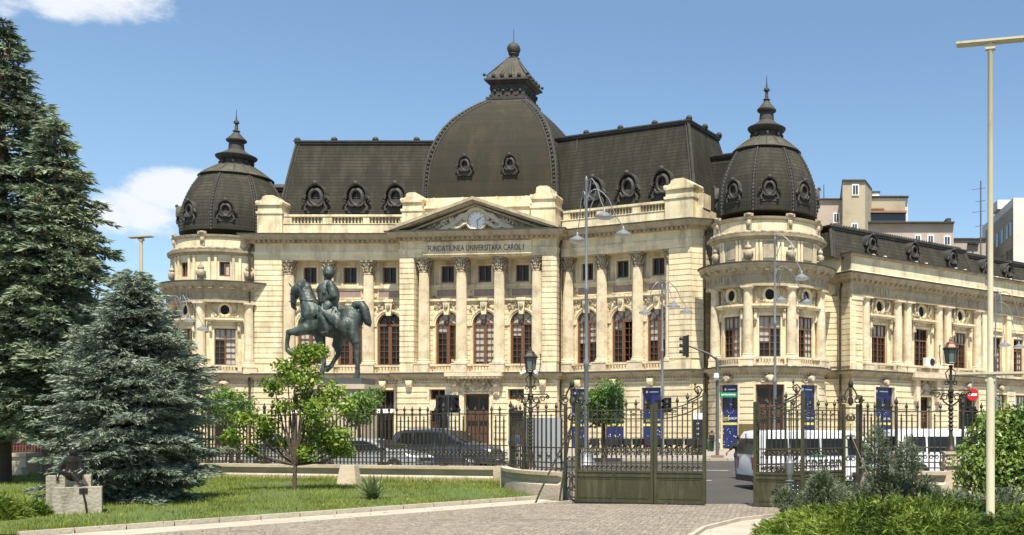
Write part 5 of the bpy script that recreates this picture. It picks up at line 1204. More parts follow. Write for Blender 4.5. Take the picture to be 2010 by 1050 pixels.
def needles(name, P, D, S, m, parent, nb=9, spread=.75, w=.09):
    """tufts of flat needles: P positions, D axis, S size"""
    n = len(P); D = unit(D); up = np.tile([0, 0, 1.], (n, 1)); B = unit(np.cross(D, up) + 1e-4); C = np.cross(B, D)
    ph = rng.uniform(0, 2 * PI, (n, nb)); al = rng.uniform(.15, spread, (n, nb)); t = rng.uniform(-.5, .55, (n, nb)); ln = rng.uniform(.55, 1.1, (n, nb))
    ax = (D[:, None] * np.cos(al)[..., None] + (B[:, None] * np.cos(ph)[..., None] + C[:, None] * np.sin(ph)[..., None] * .7) * np.sin(al)[..., None])
    base = P[:, None] + D[:, None] * (t * S[:, None])[..., None]
    tip = base + ax * (ln * S[:, None])[..., None]
    sd = unit(np.cross(ax, rng.normal(size=(n, nb, 3)))) * (w * S)[:, None, None]
    mid = base + (tip - base) * .45
    V = np.stack([base, mid + sd, tip, mid - sd], 2).reshape(-1, 3)
    F_ = np.arange(len(V)).reshape(-1, 4)
    return npmesh(name, V, F_, m, parent, 4)
def leaves(name, P, N_, S, m, parent, asp=.5, jit=.8):
    n = len(P); N_ = unit(unit(N_) + rng.normal(size=(n, 3)) * jit); a = unit(np.cross(N_, rng.normal(size=(n, 3)))); b = np.cross(N_, a)
    s = S[:, None]; dr = N_ * s * .12
    V = np.stack([P - a * s * .5, P + b * s * asp * .5 + dr, P + a * s * .5, P - b * s * asp * .5 + dr], 1).reshape(-1, 3)
    return npmesh(name, V, np.arange(len(V)).reshape(-1, 4), m, parent, 4)
def spruce(name, label, x, y, z, H, Rb, m, zlow=.4, dens=1.0, ts=.2, seed=1, droop=.25, power=.85, cones=0, cat='tree', lean=0, twig=.55, wh=.38, cap_r=99, rag=(.6, 1.15)):
    g = np.random.default_rng(seed); T = thing(name, label, cat, (x, y, z))
    tr = MB(XYZ); tr.tube([(0, 0, 0), (lean * .3, 0, H * .3), (lean * .7, 0, H * .7), (lean, 0, H * .98)], [H * .022, H * .016, H * .008, .015], 8); tr.build('trunk', 'bark', T, smooth=60)
    P = []; D = []; S = []; br = MB(XYZ); zz = zlow; CP = []
    while zz < H:
        q = (zz - zlow) / (H - zlow); R0 = min(cap_r, Rb * (1 - q) ** power) * (1 if q > .08 else .78 + 2.7 * q)
        nb = max(4, int((5 + 6 * (1 - q)) * dens))
        for k in range(nb):
            a = g.uniform(0, 2 * PI); L_ = R0 * g.uniform(*rag) + .12; z0 = zz + g.uniform(-.15, .15) * wh * 2
            rise = L_ * g.uniform(.0, .25) + q * L_ * .5; dp = droop * L_
            d = np.array([math.cos(a), math.sin(a), 0]); sdir = np.array([-math.sin(a), math.cos(a), 0])
            f = lambda t: np.array([lean * z0 / H, 0, z0]) + d * L_ * t + np.array([0, 0, rise * t - dp * t * t * 1.6 + dp * .5 * t ** 4])
            if L_ > .5: br.tube([tuple(f(t)) for t in (0, .35, .7, .95)], [.012 * L_ + .01, .01 * L_ + .006, .01, .005], 4)
            n = max(3, int(L_ / (ts * .42)))
            for i in range(n):
                t = (i + .7) / n
                if t < .28 and L_ > 1: continue
                c = f(t); wdt = twig * L_ * (1 - t) * .75 + .06; mm = max(1, int(wdt / (ts * .55)))
                P.append(c); D.append(d + [0, 0, -.1]); S.append(ts * g.uniform(.8, 1.2))
                for s in (-1, 1):
                    for j in range(1, mm + 1):
                        if g.random() < .3: continue
                        o = s * wdt * j / mm; pp = c + sdir * o + d * abs(o) * .35 + np.array([0, 0, -abs(o) * g.uniform(.05, .35)]) + g.normal(0, .04, 3)
                        P.append(pp); D.append(d * .7 + sdir * s * .7 + [0, 0, -.15 + g.uniform(-.2, .15)]); S.append(ts * g.uniform(.75, 1.2))
            if cones and q > .45 and g.random() < cones:
                for _ in range(2): CP.append(f(g.uniform(.5, .95)) + np.array([g.normal(0, .1), g.normal(0, .1), -.1]))
        zz += wh * g.uniform(.6, 1.1) * (1 - .45 * q)
    br.build('limb', 'bark', T, fix=False)
    c = needles('crown', np.array(P), np.array(D), np.array(S), m, T)
    if CP: CP = np.array(CP); needles('cones', CP, np.tile([0, 0, -1.], (len(CP), 1)) + rng.normal(0, .2, (len(CP), 3)), np.full(len(CP), .16), 'cones', T, 8, .35, .22)
    return T
def lawnz(x, y): return lawn_z(x, y) if inside(LAWN, np.array([x]), np.array([y]))[0] else 0
xb, yb = X(262, 25.2), 25.2
spruce('blue_spruce', 'dense blue-green spruce behind the seated sculpture, branches sweeping down to the lawn', xb, yb, lawnz(xb, yb), 5.65, 2.75, 'blue_needles', .12, 1.6, .17, 3, .2, .85, twig=.6, wh=.27, cap_r=1.78, rag=(.62, 1.14))
xb, yb = X(100, 33.5), 33.5
spruce('spruce', 'tall dark spruce just left of the blue spruce, lower of the two tall ones', xb, yb, lawnz(xb, yb), 11.9, 3.0, 'dark_needles', 2.0, 1.25, .3, 5, .5, .75, cones=.6, lean=.15, wh=.42, rag=(.4, 1.2), cap_r=1.75)
xb, yb = X(0, 34), 34
spruce('spruce', 'tallest dark spruce at the left edge with brown cones high in its crown', xb, yb, lawnz(xb, yb), 15.3, 3.5, 'dark_needles', 3.0, 1.25, .32, 8, .5, .8, cones=.8, lean=.1, wh=.46, rag=(.4, 1.25), cap_r=2.5)
def broad(name, label, x, y, z, clumps, n, s, m, trunk, bark='bark', seed=1, cat='tree', asp=.5, shell=.5, up=.5, tr_r=.08, fork=None, jit=.8):
    """clumps: (dx, dy, dz, rx, ry, rz) leaf masses; limbs run from the fork to each"""
    g = np.random.default_rng(seed); T = thing(name, label, cat, (x, y, z)); C = np.array(clumps, float); vol = C[:, 3] * C[:, 5]; pr = vol / vol.sum()
    ci = g.choice(len(C), n, p=pr); u = unit(g.normal(size=(n, 3))); r = g.uniform(0, 1, n) ** shell
    wob = 1 + .18 * np.sin(u[:, 0] * 7 + ci) * np.cos(u[:, 2] * 6 + ci * 2)
    P = C[ci, :3] + u * C[ci, 3:] * (r * wob)[:, None]; keep = P[:, 2] > .02; P = P[keep]; u = u[keep]
    leaves('crown', P, u + [0, 0, up], g.uniform(.6, 1.25, len(P)) * s, m, T, asp, jit)
    if trunk:
        t = MB(XYZ); fk = fork or (0, 0, trunk); t.tube([(0, 0, -.1), (fk[0] * .4, fk[1] * .4, fk[2] * .5), fk], [tr_r * 1.25, tr_r, tr_r * .85], 8)
        for c in C: 
            e = Vector(c[:3]); f0 = Vector(fk); md = f0.lerp(e, .5) + Vector((0, 0, -.08 * (e - f0).length)); t.tube([tuple(f0), tuple(md), tuple(e)], [tr_r * .6, tr_r * .4, tr_r * .15], 5)
        t.build('trunk', bark, T, smooth=60)
    return T
# magnolia in the middle of the lawn: loose clumps on thin limbs
D_ = 29.6; q = D_ / F; mz = lawnz(X(578, D_), D_)
def MC(px, py, dy, r, rz=None): return ((px - 578) * q * .93, dy, (963 - py) * q, r, r, rz or r * .8)
cl = [MC(600, 700, 0, .55), MC(620, 690, .3, .4), MC(555, 725, .2, .5), MC(545, 760, -.3, .45), MC(610, 745, -.2, .6), MC(650, 775, .2, .6), MC(590, 790, .4, .6), MC(640, 810, -.4, .65), MC(685, 800, .1, .4), MC(560, 800, -.2, .4),
      MC(470, 825, .1, .5), MC(450, 860, -.1, .42), MC(505, 850, .3, .5), MC(530, 830, -.2, .4), MC(480, 885, .2, .35), MC(640, 860, .1, .65), MC(680, 860, -.3, .5), MC(600, 850, .4, .5), MC(688, 888, .1, .3, .3), MC(655, 885, .3, .4), MC(612, 890, -.3, .4), MC(545, 870, .2, .3), MC(575, 745, .1, .4)]
broad('magnolia', 'young bright green tree with loose leaf clumps on thin limbs, alone on the lawn', X(578, D_), D_, mz, [(a, b, c, d * .82, e * .82, f * .85) for a, b, c, d, e, f in cl], 7600, .135, 'magnolia_leaf', .75, 'bark', 4, asp=.55, shell=.55, tr_r=.065, fork=(.02, 0, .72))
# big glossy shrub at the right edge
D_ = 25.5
cl = [(0, 0, 1.2, 1.0, 1.0, 1.15), (.8, .1, 1.3, 1.1, 1.0, 1.35), (-.45, -.3, .8, .75, .7, .8), (.3, -.6, .9, .9, .7, .9), (1.6, 0, 1.2, 1.0, 1.0, 1.25), (.2, .2, 1.9, .8, .8, .7), (1.0, -.2, 2.1, .8, .8, .6)]
broad('laurel_bush', 'large glossy-leaved evergreen bush at the right edge behind the cream pole', X(1952, D_), D_, .1, cl, 11000, .15, 'glossy_leaf', .5, 'bark', 6, cat='bush', shell=.3, tr_r=.07, asp=.45)
# trees on the square and behind
def ball_tree(nm, lb, x, y, z, h, r, n, s, m, seed, sq=.9): 
    g = random.Random(seed); c = [(g.uniform(-.5, .5) * r, g.uniform(-.5, .5) * r, h + g.uniform(-.5, .5) * r * sq, r * g.uniform(.45, .65), r * .6, r * g.uniform(.4, .6)) for _ in range(9)] + [(0, 0, h, r * .7, r * .7, r * .65)]
    return broad(nm, lb, x, y, z, c, n, s, m, max(.6, h - r * .8), seed=seed, tr_r=.04 + r * .05, shell=.4)
T1 = ball_tree('street_tree', 'small clipped round tree on the pavement in front of the blue info posters', X(1185, 54), 54, hgt(-8, 54), 3.1, 1.35, 6500, .17, 'street_leaf', 21, 1)
ball_tree('street_tree', 'low spreading green tree between the blue spruce and the magnolia', X(440, 64), 64, .35, 3.2, 1.9, 3800, .22, 'street_leaf', 22, .6)
ball_tree('street_tree', 'darker green tree with rounded crown right of the statue pedestal', X(705, 57), 57, .35, 3.0, 1.35, 3000, .2, 'street_leaf', 23, .95)
broad('linden_tree', 'pale green broadleaf tree rising between the dark spruces and the left turret', X(238, 66), 66, .3, [(0, 0, 6.2, 2.6, 2.4, 2.4), (2.2, 0, 6.6, 2.2, 2, 2.6), (1.2, 0, 8.6, 2.0, 2, 1.7), (-2.4, 0, 5.0, 2.0, 2, 2.0), (3.2, 0, 4.6, 1.6, 1.6, 1.8)], 15000, .3, 'far_leaf', 3.2, seed=9, tr_r=.22, shell=.45)
broad('linden_tree', 'broadleaf tree showing through the gap at the far left behind the fence', X(40, 70), 70, .3, [(0, 0, 5.2, 3.0, 2.4, 2.4), (-3, 0, 6.0, 3, 2.4, 3), (3, 0, 4.4, 2.4, 2, 2.0), (7, 0, 4.8, 2.6, 2, 2.4)], 14000, .32, 'far_leaf', 2.6, seed=10, tr_r=.25, shell=.45)
# junipers: low spreading sprays
def juniper(name, label, x, y, z, blobs, n, s, m, seed, cat='shrub', upk=.35):
    g = np.random.default_rng(seed); T = thing(name, label, cat, (x, y, z)); C = np.array(blobs, float); ar = C[:, 3] * C[:, 4]; ci = g.choice(len(C), n, p=ar / ar.sum())
    u = unit(g.normal(size=(n, 3)) * [1, 1, .8]); u[:, 2] = np.abs(u[:, 2]); r = g.uniform(.62, 1.08, n); P = C[ci, :3] + u * C[ci, 3:] * r[:, None]
    P[:, 2] += .07 * np.sin(P[:, 0] * 6 + ci) * np.cos(P[:, 1] * 5 + ci)
    D = u * [1, 1, .3] + [0, 0, upk] + g.normal(size=(n, 3)) * .45
    needles('foliage', P, D, g.uniform(.7, 1.3, n) * s, m, T, 11, .5, .055)
    t = MB(XYZ)
    for c in C: t.tube([(0, 0, 0), (c[0] * .6, c[1] * .6, c[2] + c[5] * .3), (c[0], c[1], c[2] + c[5] * .6)], [.04, .03, .01], 5)
    t.build('stem', 'bark', T); return T
juniper('spreading_juniper', 'bright green low juniper mound covering the bottom right corner', 2.2, 19.2, .08, [(-.9, .3, 0, 1.1, 1.1, .42), (.1, 0, 0, 1.3, 1.3, .6), (1.1, .3, 0, 1.3, 1.2, .6), (2.2, .2, 0, 1.2, 1.2, .45), (-1.5, .2, -.05, .8, .9, .3), (.8, -1.0, 0, 1.3, 1.1, .45), (2.9, -.9, 0, 1.4, 1.2, .42), (-.8, -.9, -.05, 1.0, 1.1, .33), (3.6, .5, 0, 1.1, 1.1, .42)], 17000, .14, 'juniper_green', 31, upk=.12)
juniper('grey_juniper', 'grey-green upright juniper with two peaks in front of the right fence wall', 2.75, 23.0, .08, [(-.6, 0, 0, .6, .5, .62), (0, 0, .1, .6, .5, 1.0), (-.2, 0, 1.05, .27, .27, 1.0), (.6, 0, .15, .6, .45, .85), (.5, .1, .95, .27, .27, .8), (1.1, 0, 0, .5, .45, .6)], 8500, .1, 'juniper_grey', 33, upk=.5)
juniper('grey_juniper', 'thin grey-green juniper sprays reaching left beside the folded gate leaf', 1.05, 22.6, .08, [(-.1, 0, 0, .55, .5, .55), (.4, 0, .1, .5, .4, .75), (-.5, 0, .25, .35, .3, .35), (.2, 0, .5, .3, .3, .5)], 4200, .09, 'juniper_grey', 35, upk=.6)
juniper('grey_juniper', 'low grey-green juniper spray between the laurel bush and the wall pier', 4.1, 22.8, .08, [(0, 0, 0, .7, .5, .5), (.7, 0, 0, .6, .5, .45), (1.3, 0, 0, .6, .5, .6)], 1500, .13, 'juniper_grey', 36, upk=.3)
juniper('spreading_juniper', 'low dark green juniper spilling into the bottom left corner', X(-10, 21), 21, .15, [(0, 0, 0, .55, .5, .42), (.15, .6, 0, .5, .45, .35), (-.5, .2, 0, .6, .6, .55)], 6000, .09, 'juniper_green', 37)
# yucca
x_, y_ = X(731, 27.2), 27.2
YU = thing('yucca', 'spiky grey-green yucca clump on the lawn near the fence wall', 'plant', (x_, y_, lawnz(x_, y_)))
g = np.random.default_rng(4); V = []; n = 90
for i in range(n):
    a = g.uniform(0, 2 * PI); L_ = g.uniform(.5, .85); e = g.uniform(.35, 1.35); w = .024; d = np.array([math.cos(a) * math.cos(e), math.sin(a) * math.cos(e), math.sin(e)]); s = np.array([-math.sin(a), math.cos(a), 0]) * w; b = g.normal(0, .05, 3) * [1, 1, 0]
    V += [b - s, b + s, b + d * L_ * .6 + s * .9 , b + d * L_ * .6 - s * .9, b + d * L_ * .6 - s * .9, b + d * L_ * .6 + s * .9, b + d * L_ + [0, 0, -.05], b + d * L_ + [0, 0, -.05]]
npmesh('leaves', np.array(V), np.arange(len(V)).reshape(-1, 4), 'yucca_leaf', YU, 4)
# tufts of taller grass and weeds at the wall foot
n = 5000; t = rng.uniform(0, 1, n); gx = -8.7 - t * 21; gy = 33.7 + t * 5.9 - np.abs(rng.normal(0, .25, n)) - .1
grass('tall_grass', gx, gy, np.full(n, .25), .08, .3, .01)['label'] = 'taller seeding grass and weeds along the foot of the fence wall'
# ================================================================= FENCE, GATE AND IRONWORK
mat('iron', (.038, .034, .023), .5, metal=.3, var=.3, vs=3, col2=(.1, .085, .05), k2=.5, s2=3)
mat('gate_green', (.048, .048, .02), .5, metal=.1, var=.2, vs=1.5, bump=.15, bs=8, col2=(.14, .12, .06), k2=.6, s2=1.6, thr=(.5, .68), stretch2=(2.5, 2.5, .35))
mat('lamp_glass', (.12, .15, .14), .2, var=.15, spec=.7)
mat('copper', (.2, .085, .055), .5, metal=.4, var=.25)
def at_len(path, s):
    for i in range(len(path) - 1):
        a, b = path[i], path[i + 1]; L_ = math.hypot(b[0] - a[0], b[1] - a[1])
        if s <= L_ or i == len(path) - 2: t = s / L_; return (a[0] + (b[0] - a[0]) * t, a[1] + (b[1] - a[1]) * t), math.atan2(b[1] - a[1], b[0] - a[0])
        s -= L_
def plen(path): return sum(math.hypot(path[i + 1][0] - path[i][0], path[i + 1][1] - path[i][1]) for i in range(len(path) - 1))
def smooth_path(pts, n=5):
    out = []
    for i in range(len(pts) - 1):
        p0 = pts[max(i - 1, 0)]; p1 = pts[i]; p2 = pts[i + 1]; p3 = pts[min(i + 2, len(pts) - 1)]
        for k in range(n):
            t = k / n; out.append(tuple(.5 * (2 * p1[j] + (p2[j] - p0[j]) * t + (2 * p0[j] - 5 * p1[j] + 4 * p2[j] - p3[j]) * t * t + (3 * p1[j] - p0[j] - 3 * p2[j] + p3[j]) * t ** 3) for j in (0, 1)))
    return out + [pts[-1]]
def fr_at(p, a): return flat(p[0], p[1], math.degrees(a))
def finial(mb, u, v, z, s=1.0):
    mb.lathe(u, v, [(.012 * s, z), (.04 * s, z + .02 * s), (.015 * s, z + .05 * s), (.048 * s, z + .09 * s), (.052 * s, z + .13 * s), (.02 * s, z + .2 * s), (.004, z + .26 * s)], 7)
def spearlet(mb, u, v, z): mb.lathe(u, v, [(.01, z), (.035, z + .03), (.012, z + .06), (.03, z + .1), (.003, z + .17)], 6)
def cscroll(mb, u, v, z, r, s=1, th=.014, turns=1.4):
    pts = []
    for i in range(13):
        a = i / 12 * turns * 2 * PI; q = r * (1 - .62 * i / 12); pts.append((u + s * q * math.cos(a), v, z + q * math.sin(a)))
    mb.tube(pts, th, 4)
Z_R = (.9, 1.06, 1.5, 2.1, 2.56)
def railing(root, path, pitch=.15, panel=2.4, zt=2.62, dense=False):
    L_ = plen(path); np_ = max(1, round(L_ / panel)); pl = L_ / np_
    for k in range(np_):
        mb = MB(XYZ); n = max(2, round(pl / pitch)); pts = [at_len(path, k * pl + pl * i / n) for i in range(n + 1)]
        for zz in (Z_R[0], Z_R[1], Z_R[2], Z_R[3], Z_R[4]):
            if zz == Z_R[3] : continue
            for i in range(n):
                (a, _), (b, _) = pts[i], pts[i + 1]; mb.tube([(a[0], a[1], zz), (b[0], b[1], zz)], .019, 4, cap=False)
        for i in range(n):
            (p, a) = pts[i]; f = fr_at(p, a); mb.fr = f; tall = i % 2 == 0; zt_ = zt if tall else 2.36
            mb.box(-.019, .019, -.019, .019, .82, zt_)
            if tall: finial(mb, 0, 0, zt_ - .03, .95)
            else: spearlet(mb, 0, 0, zt_ - .02)
            mb.ball((0, 0, 1.36), (.035, .035, .06), 6, 4); 
            if tall: cscroll(mb, .075, 0, 1.22, .07, 1); cscroll(mb, .225, 0, 1.22, .07, -1)
            mb.ball((0, 0, .98), (.03, .03, .04), 6, 4)
        mb.fr = XYZ; mb.build('fence_panel', 'iron', root)
        mb = MB(fr_at(*pts[0])); mb.box(-.035, .035, -.035, .035, .8, 2.7); finial(mb, 0, 0, 2.68, 1.25); mb.box(-.09, .09, -.1, .1, .8, .88); mb.build('fence_post', 'iron', root)
WALL_P = [(-.28, -.1), (.3, -.1), (.28, .42), (.22, .48), (.17, .5), (.17, .64), (.2, .66), (.32, .7), (.32, .8), (-.34, .8), (-.34, .7), (-.28, .66)]
def fence_wall(root, path, z=0): 
    mb = MB(); mb.sweep(path, [(o, q + z) for o, q in WALL_P[:7] + WALL_P[7:]]); return mb.build('wall', 'plinth_stone', root)
LP = [(-44, 44.2), (-29.5, 40.0), (-8.55, 34.0)]
FW = thing('fence', 'long iron fence with spear finials on a low stone wall behind the lawn', 'fence', (0, 0, 0))
fence_wall(FW, LP); railing(FW, LP, .152, 2.4)
for (x, y) in ((X(66, 39.6), 39.3),):
    m = MB(flat(x, y, -16)); m.box(-.35, .35, -.35, .35, -.1, 1.0); m.box(-.42, .42, -.42, .42, 1.0, 1.14); m.taper(-.5, .5, .2, .6, -.1, .6, .7); m.build('pier', 'plinth_stone', FW)
m = MB(flat(-8.6, 34.0, -16)); m.box(-.3, .3, -.3, .34, -.1, .82); m.build('pier', 'plinth_stone', FW)
CP_ = smooth_path([(-8.4, 33.75), (-7.95, 32.5), (-7.3, 31.3), (-6.6, 30.35), (-5.72, 29.5)])
FC_ = thing('curved_fence', 'curved stretch of iron fence on a stone wall ending at the left gate pillar', 'fence', (-6.5, 30.5, 0), group=None); FC_.location = (0, 0, 0)
WALL_B = WALL_P; fence_wall(FC_, CP_)
railing(FC_, CP_, .25, 2.4)
m = MB(flat(-8.2, 33.2, -60))
for k in range(4): m.box(-.3 + k * .1, -.27 + k * .1, -.02, .02, .8, 2.6); finial(m, -.285 + k * .1, 0, 2.58, .8)
m.build('fence_post', 'iron', FC_)
RP = smooth_path([(2.75, 29.0), (3.5, 29.75), (4.4, 30.1), (5.35, 29.95)])
FR_ = thing('curved_fence', 'curved stretch of iron fence on a stone wall between right gate pillar and lamp pedestal', 'fence', (0, 0, 0)); fence_wall(FR_, RP); railing(FR_, RP, .17, 1.6)
FR2 = thing('fence', 'iron fence running on behind the laurel bush at the right edge', 'fence', (0, 0, 0)); P_ = [(5.85, 30.0), (9, 30.9), (14, 32.3)]; fence_wall(FR2, P_); railing(FR2, P_, .15, 2.4)

# iron gate pillars: four bars, scroll infill and crown
def gate_pillar(name, label, x, y, rz, feet, sd):
    T = thing(name, label, 'gate pillar', (x, y, 0), RD(rz)); m = MB()
    for u in (-.2, .2): m.box(u - .04, u + .04, -.04, .04, 0, 2.75)
    for z in (.1, .95, 1.5, 2.62): m.box(-.16, .16, -.02, .02, z, z + .04)
    m.build('post', 'iron', T)
    m = MB()
    for v in (0,):
        m.box(-.012, .012, v - .012, v + .012, .1, 2.2)
        for z in (.35, .65, 1.2, 1.8, 2.35): cscroll(m, -.07, v, z, .08, 1); cscroll(m, .07, v, z, .08, -1); m.ball((0, v, z), (.035, .03, .06), 6, 4)
        m.ring(0, 2.38, [(.09, v - .02), (.12, v), (.09, v + .02)], 14)
    m.build('scrollwork', 'iron', T)
    m = MB()
    for v in (0,):
        for s in (-1, 1):
            m.tube([(s * .2, v, 2.68), (s * .34, v, 2.8), (s * .33, v, 2.98), (s * .18, v, 3.0), (s * .16, v, 2.88)], .026, 5); m.tube([(s * .18, v, 3.0), (s * .13, v, 3.12), (s * .04, v, 3.25)], .024, 5); cscroll(m, s * .2, v, 2.86, .1, s, .02); m.ball((s * .38, v, 2.86), .035, 6, 4)
        m.ball((0, v, 2.84), (.09, .04, .12), 8, 6); m.ball((0, v, 3.02), (.06, .04, .06), 6, 4)
    finial(m, 0, 0, 3.14, 1.5); m.lathe(0, 0, [(.03, 2.7), (.06, 2.9), (.03, 3.0), (.05, 3.1), (.02, 3.2)], 7); m.build('crown', 'iron', T, smooth=60)
    m = MB(XYZ)
    for fx, fy, ht in feet:
        p = Vector((fx, fy, .03)); q = Vector((x, y, ht)); d = (q - p)
        m.tube([tuple(p + Vector((-.02, -.02, -.03))), tuple(p), tuple(p + d * .12 + Vector((0, 0, .05))), tuple(q)], .028, 6); m.box(fx - .06, fx + .06, fy - .05, fy + .05, 0, .03)
    iv = T.matrix_basis.inverted() if False else (Matrix.Translation((x, y, 0)) @ Matrix.Rotation(RD(rz), 4, 'Z')).inverted()
    m.v = [tuple(iv @ Vector(v)) for v in m.v]; m.build('brace', 'iron', T, smooth=60); return T
gate_pillar('gate_pillar', 'iron scrollwork gate pillar left of the gate with two raking braces', -5.42, 28.75, -14, [(X(1050, 27.1), 27.1, 2.15), (X(1098, 27.9), 27.9, 2.3)], 1)
gate_pillar('gate_pillar', 'iron scrollwork gate pillar on the right beside the folded gate leaf', 2.45, 28.9, 8, [(3.1, 27.6, 1.9)], 1)

# gate leaves
def leaf(T, L_, rise=False, flower=False, mid=True):
    f = MB(); st = .045
    f.box(0, .07, -.04, .04, .04, 2.75); e = 3.0 if rise else 2.7
    f.box(L_ - .08, L_, -.045, .045, .04, e)
    for z, h in ((.04, .08), (.74, .05), (.86, .05)): f.box(.07, L_ - .08, -.03, .03, z, z + h)
    for z in (1.1, 1.5): f.box(.07, L_ - .08, -.014, .014, z, z + .028)
    zr = lambda u: 2.3 + (.42 * (u / L_) ** 2.2 if rise else 0)
    n = 10
    for k in (0, .24):
        for i in range(n):
            a, b = .07 + (L_ - .15) * i / n, .07 + (L_ - .15) * (i + 1) / n; f.poly([(a, zr(a) + k), (b, zr(b) + k), (b, zr(b) + k + .03), (a, zr(a) + k + .03)], -.016, .016)
    if mid: f.box(L_ / 2 - .025, L_ / 2 + .025, -.03, .03, .12, .86)
    f.build('gate_frame', 'gate_green', T)
    p = MB(); p.box(.07, L_ - .08, -.012, .012, .12, .74); 
    for a, b in (((.12, L_ / 2 - .06), (L_ / 2 + .06, L_ - .13)) if mid else ((.12, L_ - .13),)):
        for z in (.16, .68): p.box(a, b, .012, .022, z, z + .02)
        for u in (a, b - .02): p.box(u, u + .02, .012, .022, .18, .68)
    p.box(.07, L_ - .08, -.012, .012, .79, .86); p.build('lower_plate', 'gate_green', T)
    b = MB(); n = max(3, round((L_ - .15) / .145)); w = (L_ - .15) / n
    for i in range(1, n):
        u = .07 + i * w; tall = i % 2 == 0; t = zr(u) + (.34 if tall else .12)
        b.box(u - .013, u + .013, -.013, .013, .9, t); (finial(b, u, 0, t - .02, .9) if tall else spearlet(b, u, 0, t - .02))
        b.ball((u, 0, 1.3), (.03, .03, .05), 6, 4); b.lathe(u, 0, [(.004, 1.42 - .42), (.025, 1.03), (.004, 1.1)], 6)
        if tall: cscroll(b, u - w * .5, 0, 1.0, .06, 1, .012); cscroll(b, u + w * .5, 0, 1.0, .06, -1, .012); cscroll(b, u - w * .5, 0, 1.4, .05, 1, .011); cscroll(b, u + w * .5, 0, 1.4, .05, -1, .011)
        if tall: cscroll(b, u - w * .5, 0, zr(u) + .13, .05, 1, .01)
    if rise: b.tube([(L_ - .5, 0, 2.78), (L_ - .2, 0, 2.92), (L_ - .1, 0, 3.08), (L_ - .2, 0, 3.18), (L_ - .32, 0, 3.12), (L_ - .28, 0, 3.02)], .022, 6); finial(b, L_ - .3, 0, 3.16, .7)
    b.build('bars', 'iron', T)
    if flower:
        r = MB(); c = L_ / 2
        for k in range(4): a = k * PI / 2; r.ball((c + .13 * math.cos(a), .03, .42 + .13 * math.sin(a)), (.07 if k % 2 == 0 else .045, .02, .045 if k % 2 == 0 else .07), 8, 5)
        for k in range(4): a = k * PI / 2 + PI / 4; r.ball((c + .1 * math.cos(a), .03, .42 + .1 * math.sin(a)), (.04, .02, .04), 6, 4)
        r.ball((c, .04, .42), (.05, .03, .05), 8, 5); r.build('rosette', 'iron', T, smooth=60)
def gate_leaf(name, label, a, b, **k):
    d = math.hypot(b[0] - a[0], b[1] - a[1]); T = thing(name, label, 'gate', (a[0], a[1], 0), math.atan2(b[1] - a[1], b[0] - a[0])); leaf(T, d, **k); return T
gate_leaf('gate_leaf', 'closed green iron gate leaf hinged on the left pillar', (-5.2, 28.1), (-2.98, 27.45))
gate_leaf('gate_leaf', 'green iron gate leaf with rising scroll top at the edge of the open gateway', (-2.95, 27.44), (-1.55, 27.05), rise=True, mid=False)
gate_leaf('gate_leaf', 'folded green iron gate leaf with scroll top and a flower rosette on its plate', (-.27, 26.6), (1.02, 26.0), rise=True, flower=True, mid=False)
gate_leaf('gate_leaf', 'green iron gate leaf swung open behind the folded one, hinged on the right pillar', (-.2, 26.75), (2.25, 28.45))

